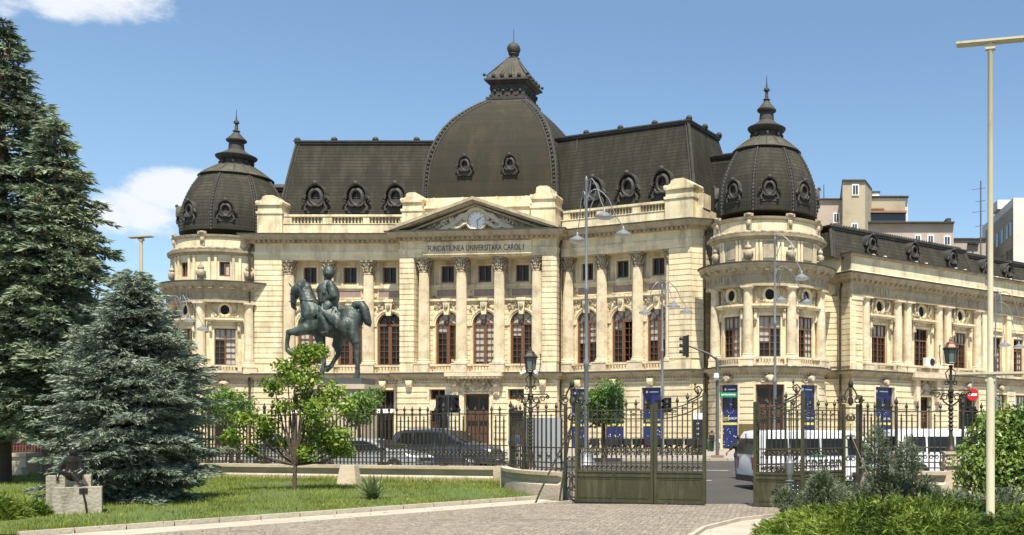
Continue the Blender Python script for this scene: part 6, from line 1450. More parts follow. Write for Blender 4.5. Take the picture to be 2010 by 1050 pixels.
# wrought iron lamps
def fence_lamp(label, x, y, zb, stone):
    T = thing('gate_lamp', label, 'lamp', (x, y, 0)); m = MB()
    if stone:
        s = MB(); s.box(-.3, .3, -.3, .3, -.1, .15); s.taper(-.28, .28, -.28, .28, .15, .95, .85); s.box(-.3, .3, -.3, .3, .95, 1.08); s.box(-.22, .22, -.22, .22, 1.08, 1.3); s.box(-.25, .25, -.25, .25, 1.3, 1.38)
        s.poly([(.25, -.1), (.75, -.1), (.5, .3), (.3, .9), (.25, .9)], -.2, .2); s.build('pedestal', 'plinth_stone', T)
    m.lathe(0, 0, [(.18, zb), (.16, zb + .1), (.08, zb + .2), (.11, zb + .35), (.06, zb + .5), (.055, 2.6), (.09, 2.65), (.05, 2.75), (.05, 3.1), (.1, 3.15), (.05, 3.25), (.035, 3.85), (.08, 3.9), (.05, 3.95)], 10)
    for k in range(9): m.lathe(0, 0, [(.05, zb + .6 + k * .12), (.085, zb + .65 + k * .12), (.05, zb + .7 + k * .12)], 8)
    m.build('post', 'iron', T, smooth=50); m = MB()
    for s in (-1, 1):
        m.tube([(0, 0, 2.7), (s * .2, 0, 2.85), (s * .3, 0, 3.0), (s * .2, 0, 3.12)], .025, 5); m.tube([(s * .05, 0, 3.2), (s * .55, 0, 3.2), (s * .62, 0, 3.12), (s * .56, 0, 3.05)], .022, 5)
        for u, z, r in ((.18, 3.0, .12), (.4, 3.06, .1), (.12, 3.42, .08), (.56, 3.1, .06)): cscroll(m, s * u, 0, z, r, -s, .017); 
        m.tube([(s * .03, 0, 3.85), (s * .16, 0, 3.72), (s * .1, 0, 3.5), (s * .03, 0, 3.4)], .018, 5); m.ball((s * .3, .0, 2.95), .04, 6, 4)
    for s in (-1, 1): m.tube([(0, s * .05, 3.2), (0, s * .35, 3.2), (0, s * .3, 3.05)], .02, 5); cscroll(m, 0, s * .1, 3.0, .1, s, .016)
    m.build('scroll_bracket', 'iron', T, smooth=60); m = MB()
    m.lathe(0, 0, [(.1, 3.98), (.17, 4.0), (.15, 4.03)], 6); 
    for k in range(6): a = k * PI / 3; m.tube([(.15 * math.cos(a), .15 * math.sin(a), 4.02), (.2 * math.cos(a), .2 * math.sin(a), 4.4)], .013, 4)
    m.lathe(0, 0, [(.24, 4.4), (.25, 4.44), (.2, 4.48)], 6); 
    for s in (-1, 1): m.tube([(s * .1, 0, 3.92), (s * .3, 0, 3.95), (s * .33, 0, 4.2), (s * .33, 0, 4.5)], .014, 5); m.ball((s * .33, 0, 4.52), .03, 6, 4)
    L_ = m.build('lantern', 'iron', T); g = MB(); g.lathe(0, 0, [(.14, 4.03), (.185, 4.4)], 6); g.build('lantern_glass', 'lamp_glass', L_)
    c = MB(); c.lathe(0, 0, [(.22, 4.46), (.14, 4.56), (.13, 4.6), (.05, 4.66), (.05, 4.7), (.02, 4.78)], 6); c.build('lantern_cap', 'copper' if stone else 'iron', L_)
    return T
fence_lamp('wrought iron lamp behind the curved fence left of the gate, white cameras under its lantern', -7.75, 33.8, .8, False)
fence_lamp('wrought iron lamp with reddish cap on a stone pedestal right of the gateway', 5.55, 30.3, 1.38, True)
for i, s in enumerate((-1, 1)):
    c = thing('security_camera', ('white security camera on the left side of the lamp behind the curved fence', 'white security camera on the right side of the lamp behind the curved fence')[i], 'camera', (-7.75 + s * .16, 33.7, 3.95), group='cameras on the gate lamp')
    m = MB(); m.tube([(0, 0, 0), (s * .12, .18, -.1)], .05, 8); m.build('housing', 'white', c, smooth=50); m = MB(); m.tube([(-s * .12, 0, -.02), (0, 0, .04)], .02, 5); m.build('bracket', 'iron', c)

# ================================================================= STREET LAMPS AND POSTS
mat('galv', (.21, .22, .225), .5, metal=.35, var=.12, vs=2)
mat('galv_dark', (.12, .125, .12), .5, metal=.3, var=.2, vs=2)
mat('cream_paint', (.55, .48, .33), .5, var=.1, vs=2, col2=(.3, .24, .15), k2=.5, s2=3, thr=(.56, .7), stretch2=(3, 3, .5))
mat('lamp_white', (.7, .72, .72), .4, var=.05)
def street_lamp(label, px, d, ytop, arms, r=.1, m='galv', g0=None, base=False):
    x, y = X(px, d), d; z0 = hgt(x, y) if g0 is None else g0; H = Z(ytop, d) - z0
    T = thing('street_lamp', label, 'street lamp', (x, y, z0), group='double-tier street lamps'); p = MB(); r *= .82
    prof = [(r * 1.9, 0), (r * 1.9, .3), (r * 1.3, .4), (r * 1.3, H * .34), (r * 1.7, H * .345), (r * 1.7, H * .355), (r * 1.05, H * .37), (r, H * .6), (r * 1.4, H * .605), (r * 1.4, H * .615), (r * .8, H * .625), (r * .75, H - .25), (r * 1.0, H - .2), (r * .5, H - .08), (.01, H)]
    if base: prof = [(.55, 0), (.5, .1), (.3, .3), (.2, .7)] + prof[2:]
    p.lathe(0, 0, prof, 12); p.build('pole', m, T, smooth=40)
    for (ax, ay, zt, drop) in arms:
        L_ = math.hypot(ax, ay); ux, uy = ax / L_, ay / L_
        a = MB(); z = H - zt
        a.tube([(ux * t * L_, uy * t * L_, z + h) for t, h in ((0, -.25), (.06, .1), (.16, .32), (.3, .38), (.45, .2), (.6, -.08), (.8, -drop * .65), (1, -drop))], [.038, .038, .036, .033, .03, .028, .024, .024], 6)
        a.tube([(ux * L_ * t, uy * L_ * t, z + h) for t, h in ((0, -.9), (.1, -.6), (.2, -.1), (.26, .3))], .022, 5)
        A = a.build('arm', m, T, smooth=60); h = MB(); X1, Y1, Z1 = ax, ay, z - drop
        h.lathe(X1, Y1, [(.03, Z1 + .02), (.07, Z1 - .06), (.08, Z1 - .16), (.2, Z1 - .22), (.42, Z1 - .36), (.43, Z1 - .42)], 18); hd = h.build('lamp_head', m, A, smooth=40)
        hd.location = (0, 0, 0); g = MB(); g.lathe(X1, Y1, [(.4, Z1 - .42), (.3, Z1 - .49), (.01, Z1 - .53)], 16); g.build('lamp_glass', 'lamp_white', A, smooth=50)
    # arm meshes are built in mirrored y: mirror back
    for o in list(scene.objects):
        if o.parent == T and o.name.startswith('arm'):
            pass
    return T
# arms are given as (x to the right, y towards the viewer, distance below the top, droop)
def arms3(s=1.0, f=1): return [(-.5 * s * f, -.4 * s, 1.1, 1.55), (.95 * s * f, .55 * s, .55, 1.15), (1.75 * s * f, -.2 * s, 1.0, 1.4)]
street_lamp('tall grey street lamp with three dish heads just right of the central pavilion', 1151, 49, 345, arms3(1.0), .1, base=True)
street_lamp('grey street lamp standing against the rusticated corner left of the traffic light', 1300, 68, 557, [(-1.1, .4, .3, 1.3), (.8, .5, .3, .9), (1.6, 0, .3, 1.2)], .1)
street_lamp('grey street lamp in front of the right round turret', 1521, 58, 463, [(.35, -.8, 2.2, 1.0), (1.5, .6, .4, 1.7), (1.75, 0, 2.1, 1.3)], .09)
street_lamp('pale street lamp to the right of the cream pole by the side wing', 1954, 74, 577, [(.5, .7, .2, 3.2), (2.2, 0, .2, 2.6), (1.6, .4, 1.0, 2.5)], .09)
street_lamp('grey street lamp beside the left round turret above the blue spruce', 354, 78, 582, [(-1.7, 0, .3, .9), (1.0, .5, .3, 1.2), (1.6, -.2, .5, 1.6)], .09)
def t_pole(label, px, d, ytop, ybar=None, w=1.22, r=.055, dz=0):
    x, y = X(px, d), d; H = Z(ytop, d); T = thing('floodlight_pole', label, 'pole', (x, y, .05)); p = MB()
    if ybar:
        hb = Z(ybar, d); p.lathe(0, 0, [(.12, 0), (.082, .1), (.08, hb - .12), (.075, hb - .04), (.055, hb + .02), (.05, H - .1), (.07, H - .06), (.06, H)], 12)
    else: p.lathe(0, 0, [(.1, 0), (.075, .1), (.055, H)], 12)
    p.build('pole', 'cream_paint', T, smooth=40)
    for hh in ([H] + ([Z(ybar, d)] if ybar else [])):
        b = MB(flat(0, 0, -14)); b.box(-w / 2, w / 2, -.1, .1, hh - .01, hh + .03); b.box(-w / 2 + .03, w / 2 - .03, -.07, .07, hh - .03, hh - .01); b.box(-.09, .09, -.06, .06, hh - .14, hh - .045); b.build('light_bar', 'cream_paint', T)
    return T
t_pole('cream pole with two T-shaped light bars standing in front of the laurel bush', 1944, 18.6, 88, 739)
t_pole('cream T-shaped light pole rising behind the blue spruce', 277, 37, 468, None, 1.0)
# ================================================================= VEHICLES
def paint(name, c, r=.3, metal=.0): mat(name, c, r, metal=metal, var=.03, spec=.5, coat=.6)
paint('car_dark', (.04, .046, .058)); paint('car_silver', (.42, .44, .46), .3, .3); paint('van_white', (.76, .77, .78)); paint('car_red', (.22, .02, .015)); paint('car_blue', (.03, .06, .14))
mat('tyre', (.015, .015, .015), .85, var=.1); mat('rim', (.4, .4, .41), .35, metal=.7, var=.1); mat('car_glass', (.012, .013, .014), .08, var=.2, spec=.35); mat('lens', (.7, .72, .75), .1, var=.05); mat('red_lens', (.4, .01, .01), .2, var=.05)
mat('plastic', (.03, .03, .03), .6, var=.1); mat('plate', (.75, .75, .7), .5, var=.03); mat('curtain_red', (.5, .02, .02), .7)
def car(name, label, cat, x, y, rz, prof, W, zb, tum, wins, front, rear, wheels, R_, pm, dark_low=True, group=None, z=None):
    """prof: side outline (x,z) closed, front at +x; wins: side window outlines; front/rear: profile segments carrying the windscreens"""
    T = thing(name, label, cat, (x, y, hgt(x, y) if z is None else z), RD(rz), group); zt = max(p[1] for p in prof)
    def hw(z_, k=1): return (W / 2) * k * (1 - tum * max(0, (z_ - zb) / (zt - zb)) - .03 * max(0, (.45 - z_) / .45))
    st = ((-1, .94), (-.93, 1), (-.5, 1.012), (0, 1.02), (.5, 1.012), (.93, 1), (1, .94)); cx_ = sum(p[0] for p in prof) / len(prof); cz = sum(p[1] for p in prof) / len(prof)
    vs = []; n = len(prof)
    for s, k in st:
        for px_, pz in prof: vs.append((cx_ + (px_ - cx_) * k, s * hw(pz), cz + (pz - cz) * (k if pz > cz else 1)))
    fs = [(i * n + j, i * n + (j + 1) % n, (i + 1) * n + (j + 1) % n, (i + 1) * n + j) for i in range(len(st) - 1) for j in range(n)] + [tuple(range(n - 1, -1, -1)), tuple(range((len(st) - 1) * n, len(st) * n))]
    m = MB(XYZ); m.raw(vs, fs); B = m.build('body', pm, T, smooth=32)
    for s in (-1, 1):
        for w in wins:
            g = MB(XYZ); g.raw([(a, s * (hw(b) + .004), b) for a, b in w] + [(a, s * (hw(b) - .05), b) for a, b in w], [tuple(range(len(w))), tuple(range(2 * len(w) - 1, len(w) - 1, -1))] + [(i, (i + 1) % len(w), len(w) + (i + 1) % len(w), len(w) + i) for i in range(len(w))]); g.build('side_window', 'car_glass', B)
    for (a, b), nm in ((front, 'windscreen'), (rear, 'rear_window')):
        g = MB(XYZ); k = .86; q = .066
        dx, dz = b[0] - a[0], b[1] - a[1]; L_ = math.hypot(dx, dz); nx, nz = (dz / L_, -dx / L_); 
        if nx * (1 if nm == 'windscreen' else -1) < 0: nx, nz = -nx, -nz
        nx, nz = nx * q, abs(nz) * q
        A, B2 = (a[0] + nx, a[1] + nz), (b[0] + nx, b[1] + nz)
        g.raw([(A[0], -hw(a[1]) * k, A[1]), (A[0], hw(a[1]) * k, A[1]), (B2[0], hw(b[1]) * k, B2[1]), (B2[0], -hw(b[1]) * k, B2[1])], [(0, 1, 2, 3)]); g.build(nm, 'car_glass', B)
    for wx in wheels:
        for s in (-1, 1):
            m = MB(XYZ); yy = s * (W / 2 - .09)
            f2 = flat(wx, 0, 0)
            m.fr = lambda u, v, z_: (u, v, z_)
            ar = MB(XYZ); ar.fr = XYZ
            ar.ring(wx, R_, [(R_ * 1.0, s * (W / 2 + .004)), (R_ * 1.14, s * (W / 2 + .012)), (R_ * 1.18, s * (W / 2 - .03))], 20); 
            ar.disc(wx, R_, R_ * 1.12, s * (W / 2 + .002), 20); ar.build('wheel_arch', 'plastic', B)
            m.ring(wx, R_, [(R_ * .6, yy + s * .115), (R_ * .9, yy + s * .12), (R_, yy + s * .07), (R_, yy - s * .1)], 22); Wl = m.build('wheel', 'tyre', T, smooth=40)
            r = MB(XYZ); r.disc(wx, R_, R_ * .62, yy + s * .1, 20)
            for k in range(5): a = k * 2 * PI / 5; r.tube([(wx, yy + s * .125, R_), (wx + R_ * .6 * math.cos(a), yy + s * .115, R_ + R_ * .6 * math.sin(a))], [.05, .03], 5)
            r.build('rim', 'rim', Wl)
    xf, xr = max(p[0] for p in prof), min(p[0] for p in prof)
    return T, B, hw, xf, xr
def details(T, B, hw, xf, xr, zl, zt, W, van=False):
    for s in (-1, 1):
        h = MB(XYZ); h.ball((xf - .16, s * W * .37, zl), (.2, .2, .11), 10, 6); h.build('headlight', 'lens', B, smooth=60)
        h = MB(XYZ); h.box(xr - .015, xr + .12, s * W * .36 - .1, s * W * .36 + .13 * 1, zt - (.3 if van else .1), zt + .12); h.build('tail_light', 'red_lens', B)
        h = MB(XYZ); h.ball((xf - (1.25 if not van else .95), s * (W / 2 + .1), zt + .22), (.09, .12, .1), 8, 6); h.build('mirror', 'plastic', B, smooth=60)
    g = MB(XYZ); g.box(xf - .03, xf + .02, -W * .24, W * .24, zl - .12, zl + .02); g.box(xf - .05, xf + .03, -W * .36, W * .36, .24, .36); g.build('grille', 'plastic', B)
    g = MB(XYZ); g.box(xf + .012, xf + .03, -.26, .26, .4, .5); g.box(xr - .03, xr - .012, -.26, .26, .5 if not van else .62, .6 if not van else .72); g.build('number_plate', 'plate', B)
    g = MB(XYZ); g.box(xr - .05, xr + .1, -W * .46, W * .46, .26, .46); g.box(xf - .12, xf + .035, -W * .45, W * .45, .2, .3); g.build('bumper', 'plastic', B)
SUV = [(-2.2, .32), (-2.26, .6), (-2.22, 1.0), (-2.08, 1.3), (-1.9, 1.6), (-1.6, 1.68), (-.3, 1.7), (.35, 1.62), (1.15, 1.12), (1.9, 1.0), (2.18, .85), (2.26, .55), (2.22, .3), (1.6, .22), (-1.6, .22)]
def suv(label, x, y, rz, pm, nm='parked_car', s=1):
    r = car(nm, label, 'car', x, y, rz, SUV, 1.84, 1.02, .2, [[(-1.85, 1.16), (-1.2, 1.1), (-1.18, 1.56), (-1.62, 1.56)], [(-1.1, 1.1), (-.2, 1.08), (-.2, 1.58), (-1.1, 1.57)], [(-.12, 1.08), (.9, 1.1), (.32, 1.52), (-.12, 1.58)]], ((1.08, 1.15), (.4, 1.59)), ((-2.1, 1.22), (-1.92, 1.56)), (-1.38, 1.42), .34, pm)
    details(*r, .78, .95, 1.84); m = MB(XYZ); m.tube([(-1.5, .62, 1.66), (-1.4, .62, 1.73), (.1, .62, 1.73), (.2, .62, 1.66)], .02, 5); m.tube([(-1.5, -.62, 1.66), (-1.4, -.62, 1.73), (.1, -.62, 1.73), (.2, -.62, 1.66)], .02, 5); m.build('roof_rail', 'rim', r[1]); return r[0]
SED = [(-2.2, .32), (-2.28, .6), (-2.25, .95), (-1.75, 1.05), (-1.15, 1.36), (-.5, 1.44), (.1, 1.43), (.45, 1.34), (1.2, .98), (1.95, .85), (2.22, .68), (2.28, .45), (2.2, .24), (1.6, .2), (-1.6, .2)]
def sedan(label, x, y, rz, pm, nm='parked_car'):
    r = car(nm, label, 'car', x, y, rz, SED, 1.76, .92, .2, [[(-1.5, 1.0), (-.6, .97), (-.6, 1.34), (-1.1, 1.28)], [(-.5, .97), (.98, .98), (.38, 1.27), (.1, 1.34), (-.5, 1.34)]], ((1.14, 1.01), (.5, 1.32)), ((-1.7, 1.07), (-1.2, 1.32)), (-1.35, 1.4), .31, pm); details(*r, .66, .85, 1.76); return r[0]
suv('dark grey SUV parked behind the fence below the central door', X(878, 43.6), 43.6, -8, 'car_dark')
sedan('silver saloon car behind the fence, its nose in front of the dark SUV', X(727, 40.4), 40.4, -6, 'car_silver')
sedan('silver car half hidden behind the lone lawn tree', X(600, 42.5), 42.5, -4, 'car_silver')
sedan('red car glimpsed through the fence at the far left', X(40, 52), 52, 3, 'car_red')
sedan('dark blue car behind the fence beside the red one', X(-10, 56), 56, 3, 'car_blue')
VAN = [(-2.5, .34), (-2.53, .6), (-2.52, 1.1), (-2.42, 1.75), (-2.3, 1.92), (-2.0, 1.96), (1.05, 1.94), (1.4, 1.84), (2.0, 1.22), (2.4, 1.02), (2.52, .8), (2.54, .5), (2.48, .3), (1.9, .25), (-1.9, .25)]
def van(label, x, y, rz, logo):
    r = car('parked_van', label, 'van', x, y, rz, VAN, 1.9, 1.0, .1, [[(-2.2, 1.12), (-1.35, 1.12), (-1.35, 1.68), (-2.12, 1.68)], [(-1.28, 1.12), (-.2, 1.12), (-.2, 1.68), (-1.28, 1.68)], [(-.13, 1.12), (.75, 1.12), (.75, 1.68), (-.13, 1.68)], [(.85, 1.12), (1.85, 1.14), (1.38, 1.66), (.85, 1.68)]], ((1.95, 1.28), (1.45, 1.78)), ((-2.5, 1.15), (-2.43, 1.68)), (-1.6, 1.62), .33, 'van_white')
    details(*r, .85, .95, 1.9, True); B = r[1]
    g = MB(XYZ); g.box(-2.535, -2.5, -.012, .012, .5, 1.85); g.box(-2.55, -2.51, -.06, .06, .92, 1.0); g.box(-.2, -.19, -.956, -.953, .4, 1.85); g.box(.8, .81, -.956, -.953, .4, 1.8); g.build('door_gap', 'plastic', B)
    if logo:
        text('lettering', 'Karpaten', .52, 'plastic', B, (-.35, -.957, .9), 0, ext=.004, world=False)
        g = MB(XYZ); g.fr = lambda u, v, z_: (u, -v, z_); g.poly([(-.65, 1.1), (.05, 1.1), (-.1, 1.15), (-.2, 1.14), (-.3, 1.2), (-.42, 1.15)], .945, .957); g.build('logo', 'logo_green', B)
    return r[0]
mat('logo_green', (.01, .2, .07), .4, var=.05)
def ctr(rx, ry, L_, rz, W): c, s = math.cos(RD(rz)), math.sin(RD(rz)); return (rx + L_ / 2 * c - W / 2 * s, ry + L_ / 2 * s + W / 2 * c)
cx_, cy_ = ctr(-.28, 33.5, 5.04, 21, 1.9); van('white passenger van with dark lettering on its side, rear end in the open gateway', cx_, cy_, 21, True)
cx_, cy_ = ctr(4.85, 37.2, 5.04, 16, 1.9); van('white van parked in front of the lettered one, seen behind the grey juniper', cx_, cy_, 16, False)

# ================================================================= PEOPLE
mat('skin', (.42, .24, .16), .6, var=.08); mat('hair_dark', (.02, .015, .01), .7); mat('cloth_white', (.72, .72, .7), .9, var=.05); mat('cloth_teal', (.03, .3, .26), .9); mat('cloth_black', (.015, .015, .018), .9); mat('cloth_blue', (.1, .2, .42), .9, var=.15); mat('cloth_navy', (.03, .05, .1), .9); mat('cloth_red', (.45, .03, .03), .9); mat('shoe', (.5, .48, .45), .7)
def person(label, x, y, rz, h, top, bottom, pose, z=None, sleeve=.45, shorts=False, long_hair=False, hair='hair_dark'):
    """pose: joint offsets in units of height, figure faces -y"""
    T = thing('person', label, 'person', (x, y, hgt(x, y) if z is None else z), RD(rz)); u = h
    pz = lambda *p: (p[0] * u, p[1] * u, p[2] * u)
    st = pose.get('stride', .04); arm = pose.get('arms', ((-.14, -.02, .62), (-.145, -.07, .49), (.14, .02, .62), (.145, -.05, .49)))
    hipL, hipR, kL, kR, aL, aR = (-.05, 0, .52), (.05, 0, .52), (-.055, -st * .9, .28), (.055, st * .5, .28), (-.06, -st * .6, .05), (.06, st * 1.6, .055)
    C = [(pz(0, 0, .55), pz(0, .005, .68), .075 * u, .082 * u), (pz(-.06, .005, .74), pz(.06, .005, .74), .062 * u, .062 * u), (pz(-.05, 0, .55), pz(.05, 0, .55), .068 * u, .068 * u), (pz(0, .005, .8), pz(0, -.005, .88), .035 * u, .035 * u), ('e', pz(0, -.008, .93), (.05 * u, .06 * u, .07 * u), 0), (pz(0, -.065, .925), pz(0, -.07, .918), .01 * u, .012 * u)]
    for hp, k, a in ((hipL, kL, aL), (hipR, kR, aR)): C += [(pz(*hp), pz(*k), .052 * u, .034 * u), (pz(*k), pz(*a), .034 * u, .022 * u), (pz(*a), pz(a[0], a[1] - .07, .02), .022 * u, .02 * u)]
    for s, (el, ha) in ((-1, arm[0:2]), (1, arm[2:4])):
        C += [(pz(s * .095, .005, .79), pz(*el), .03 * u, .022 * u), (pz(*el), pz(*ha), .022 * u, .016 * u), (pz(*ha), pz(ha[0], ha[1] - .012, ha[2] - .025), .019 * u, .017 * u)]
    B = skin_body('body', C, 'skin', .013 * u + .004, T, (0, 0, 0), 1)
    f = MB(XYZ)
    for s, ha in ((-1, arm[1]), (1, arm[3])):
        for k in range(4): b = pz(ha[0] + (k - 1.5) * .007, ha[1] - .016, ha[2] - .035); f.tube([b, (b[0], b[1] - .006 * u, b[2] - .02 * u), (b[0], b[1] - .014 * u, b[2] - .034 * u * (1 - .08 * abs(k - 1.5)))], [.006 * u, .0055 * u, .004 * u], 5)
        b = pz(ha[0] - s * .016, ha[1] - .014, ha[2] - .02); f.tube([b, (b[0] - s * .008 * u, b[1] - .01 * u, b[2] - .018 * u)], [.007 * u, .005 * u], 5)
    f.build('hand', 'skin', B, smooth=60)
    t = .012
    S_ = [(pz(0, 0, .56), pz(0, .005, .68), (.078 + t) * u, (.085 + t) * u), (pz(-.06, .005, .745), pz(.06, .005, .745), (.064 + t) * u, (.064 + t) * u), (pz(-.045, .0, .55), pz(.045, 0, .55), (.066 + t) * u, (.066 + t) * u)]
    for s, el, ha in ((-1, arm[0], arm[1]), (1, arm[2], arm[3])):
        a, b = Vector(pz(s * .095, .005, .79)), Vector(pz(*el)); q = min(1, sleeve * 2); S_.append((tuple(a), tuple(a.lerp(b, q)), (.03 + t) * u, (.026 + t) * u))
        if sleeve > .5: S_.append((pz(*el), tuple(Vector(pz(*el)).lerp(Vector(pz(*ha)), .9)), .034 * u, .026 * u))
    skin_body('shirt', S_, top, .014 * u + .004, B, (0, 0, 0), 1)
    P_ = [(pz(-.045, 0, .535), pz(.045, 0, .535), .08 * u, .08 * u)]
    for hp, k, a in ((hipL, kL, aL), (hipR, kR, aR)):
        P_.append((pz(*hp), pz(*k), .062 * u, .046 * u))
        if not shorts: P_.append((pz(*k), pz(*a), .045 * u, .036 * u))
    skin_body('shorts' if shorts else 'trousers', P_, bottom, .014 * u + .004, B, (0, 0, 0), 1)
    sh = MB(XYZ)
    for a in (aL, aR): sh.ball(pz(a[0], a[1] - .035, .02), (.028 * u, .075 * u, .026 * u), 8, 5)
    sh.build('shoe', 'shoe', B, smooth=60)
    hh = MB(XYZ); hh.ball(pz(0, .012, .948), (.057 * u, .062 * u, .058 * u), 12, 8)
    if long_hair: hh.ball(pz(0, .04, .89), (.05 * u, .03 * u, .07 * u), 10, 6)
    hh.build('hair', hair, B, smooth=60)
    fc = MB(XYZ)
    for s in (-1, 1): fc.ball(pz(s * .02, -.06, .935), .007 * u, 6, 4); 
    fc.tube([pz(-.014, -.062, .9), pz(.014, -.062, .9)], .004 * u, 4); fc.build('face', 'hair_dark', B)
    return T
person('child in white shirt and teal shorts crossing the pavement by the gateway', X(1411, 77), 77, 100, 1.22, 'cloth_white', 'cloth_teal', {'stride': .06}, shorts=True, z=.35)
person('person in black top with one arm held out, beside the rear of the lettered van', X(1450, 40), 40, 200, 1.7, 'cloth_black', 'cloth_navy', {'arms': ((-.14, -.02, .62), (-.145, -.07, .49), (.2, -.02, .67), (.27, -.06, .6))})
person('person in white shirt walking before the central door', X(916, 74), 74, 190, 1.7, 'cloth_white', 'cloth_navy', {'stride': .08}, z=.35)
person('person in light blue shirt by the grey panel behind the fence', X(1010, 47), 47, 180, 1.75, 'cloth_blue', 'cloth_white', {'stride': .03})
person('person in blue top between the blue spruce and the lone lawn tree', X(461, 50), 50, 170, 1.72, 'cloth_navy', 'cloth_black', {'stride': .05})
person('person in red top standing next to a blue-topped one behind the fence', X(448, 51), 51, 150, 1.62, 'cloth_red', 'cloth_black', {'stride': .03}, long_hair=True)
person('person in dark clothes beside the green bin at the kerb', X(1397, 74), 74, 220, 1.66, 'cloth_black', 'cloth_black', {'stride': .05}, z=.35)

# ================================================================= STREET FURNITURE
mat('signal_black', (.012, .013, .013), .5, var=.1); mat('sign_red', (.5, .015, .01), .4, var=.05); mat('sign_green', (.01, .22, .08), .4, var=.05); mat('bin_green', (.02, .09, .035), .5, var=.15); mat('panel_grey', (.3, .31, .31), .5, var=.06, vs=2); mat('brown_box', (.22, .14, .08), .8, var=.15); mat('bike_black', (.02, .02, .02), .45, var=.1); mat('bike_lime', (.5, .6, .05), .45, var=.05); mat('signal_lens', (.05, .02, .015), .3, var=.05)
def signal(parent, x, y, z, rz=0, n=3):
    m = MB(XYZ); c, s = math.cos(RD(rz)), math.sin(RD(rz)); base = (x, y)
    m.fr = lambda u, v, zz: (x + u * c + v * s, y + u * s - v * c, z + zz)
    h = .36 * n; m.box(-.17, .17, -.12, .1, 0, h); m.box(-.3, .3, -.14, -.12, -.08, h + .08)
    for k in range(n): m.ring(0, h - .18 - k * .36, [(.12, .1), (.14, .3), (.13, .3), (.11, .1)], 12, 1, 1, -.3, PI + .3)
    S_ = m.build('signal_head', 'signal_black', parent); g = MB(m.fr)
    for k in range(n): g.disc(0, h - .18 - k * .36, .11, .105, 12)
    g.build('signal_lens', 'signal_lens', S_)
T = thing('traffic_light', 'black traffic light on a mast arm reaching left over the street before the corner', 'traffic light', (X(1408, 57), 57, .2))
m = MB(XYZ); m.tube([(0, 0, 0), (0, 0, 5.6), (-.08, -.04, 5.9)], [.1, .085, .08], 10); m.build('mast', 'galv_dark', T, smooth=50)
m = MB(XYZ); m.tube([(0, 0, 5.75), (-.5, -.1, 6.1), (-1.55, -.3, 6.5)], [.07, .055, .045], 8); m.build('arm', 'galv_dark', T, smooth=50); signal(T, -1.78, -.32, 5.95, -70)
m = MB(XYZ); m.box(-.35, .35, -.35, .1, -.05, .42); m.build('base_box', 'brown_box', T); m = MB(XYZ); m.tube([(-.05, -.2, 5.0), (-.05, -.2, 4.75)], [.13, .16], 10); m.ball((-.05, -.2, 4.72), .13, 10, 6); m.build('camera_dome', 'white', T, smooth=50)
S_ = thing('street_sign', 'small green street sign with white letters beside the mast of the traffic light', 'sign', (X(1411, 56.8), 56.8, 3.85)); m = MB(XYZ); m.box(.05, 1.0, -.03, .0, 0, .28); m.build('panel', 'sign_green', S_)
m = MB(XYZ); m.box(.15, .92, -.036, -.031, .1, .19); m.build('arrow_panel', 'white', S_); text('lettering', 'Piata Revolutiei', .11, 'sign_green', S_, (.53, -.04, .145), 0, world=False, ext=.002)
T = thing('traffic_light', 'thin grey pole with paired black signal heads in front of the central door', 'traffic light', (X(879, 50), 50, .3)); m = MB(XYZ); m.tube([(0, 0, 0), (0, 0, 3.7)], .055, 8); m.build('mast', 'galv', T, smooth=50)
signal(T, -.3, 0, 2.65, 10, 2); signal(T, .3, 0, 2.65, 35, 2); signal(T, -.24, 0, 1.9, 10, 2)
T = thing('traffic_light', 'black signal on the grey lamp-side post left of the curved gate top', 'traffic light', (X(1302, 60), 60, .25)); m = MB(XYZ); m.tube([(0, 0, 0), (0, 0, 4.4)], .06, 8); m.build('mast', 'galv', T, smooth=50); signal(T, .16, -.1, 2.9, -30, 2)
T = thing('no_entry_sign', 'round red no-entry sign with white bar on a post before the side wing', 'sign', (X(1909, 44), 44, .15)); m = MB(XYZ); m.tube([(0, .04, 0), (0, .04, 4.0)], .035, 8); m.build('post', 'galv', T, smooth=50)
m = MB(); m.ring(0, 3.4, [(.0, .02), (.26, .02), (.27, 0), (.26, -.015)], 28); D1 = m.build('disc', 'sign_red', T); m = MB(); m.box(-.19, .19, .021, .03, 3.35, 3.45); m.build('bar', 'white', D1); signal(T, -.05, -.05, 2.1, 20, 2)
def bin_(label, x, y):
    T = thing('litter_bin', label, 'bin', (x, y, .35), group='green bins'); m = MB(); m.lathe(0, 0, [(.2, .0), (.24, .1), (.27, .85)], 14); m.build('body', 'bin_green', T, smooth=40); m = MB(); m.lathe(0, 0, [(.3, .85), (.3, .92), (.2, 1.02), (.02, 1.05)], 14); m.build('lid', 'bin_green', T, smooth=40)
bin_('green bin standing behind the dark SUV', X(891, 68), 68); bin_('green bin on the pavement just left of the gateway gap', X(1395, 76), 76)
T = thing('info_column', 'tall black slab with a column of white dots beside the gate edge', 'sign', (X(1370, 64), 64, .35)); m = MB(); m.box(-.34, .34, -.1, .1, 0, 2.35); m.build('slab', 'signal_black', T); m = MB()
for k in range(6): m.ring(.0, .45 + k * .33, [(0, .11), (.07, .11), (.07, .1)], 10)
m.build('printed_dots', 'white', T); m = MB(); m.box(-.3, .34, -.08, .08, 2.35, 2.75); m.build('top_panel', 'white', T)
T = thing('panel_stand', 'large light grey curved panel standing behind the curved fence', 'panel', (X(1066, 44), 44, .1), RD(-6)); m = MB(XYZ); n = 10
vs = []
for i in range(n + 1):
    a = i / n; xx = -.82 + 1.64 * a; yy = .28 * math.sin(PI * a); vs += [(xx, -yy, .25), (xx, -yy, 2.45 - .0 * a), (xx, -yy + .06, 2.45), (xx, -yy + .06, .25)]
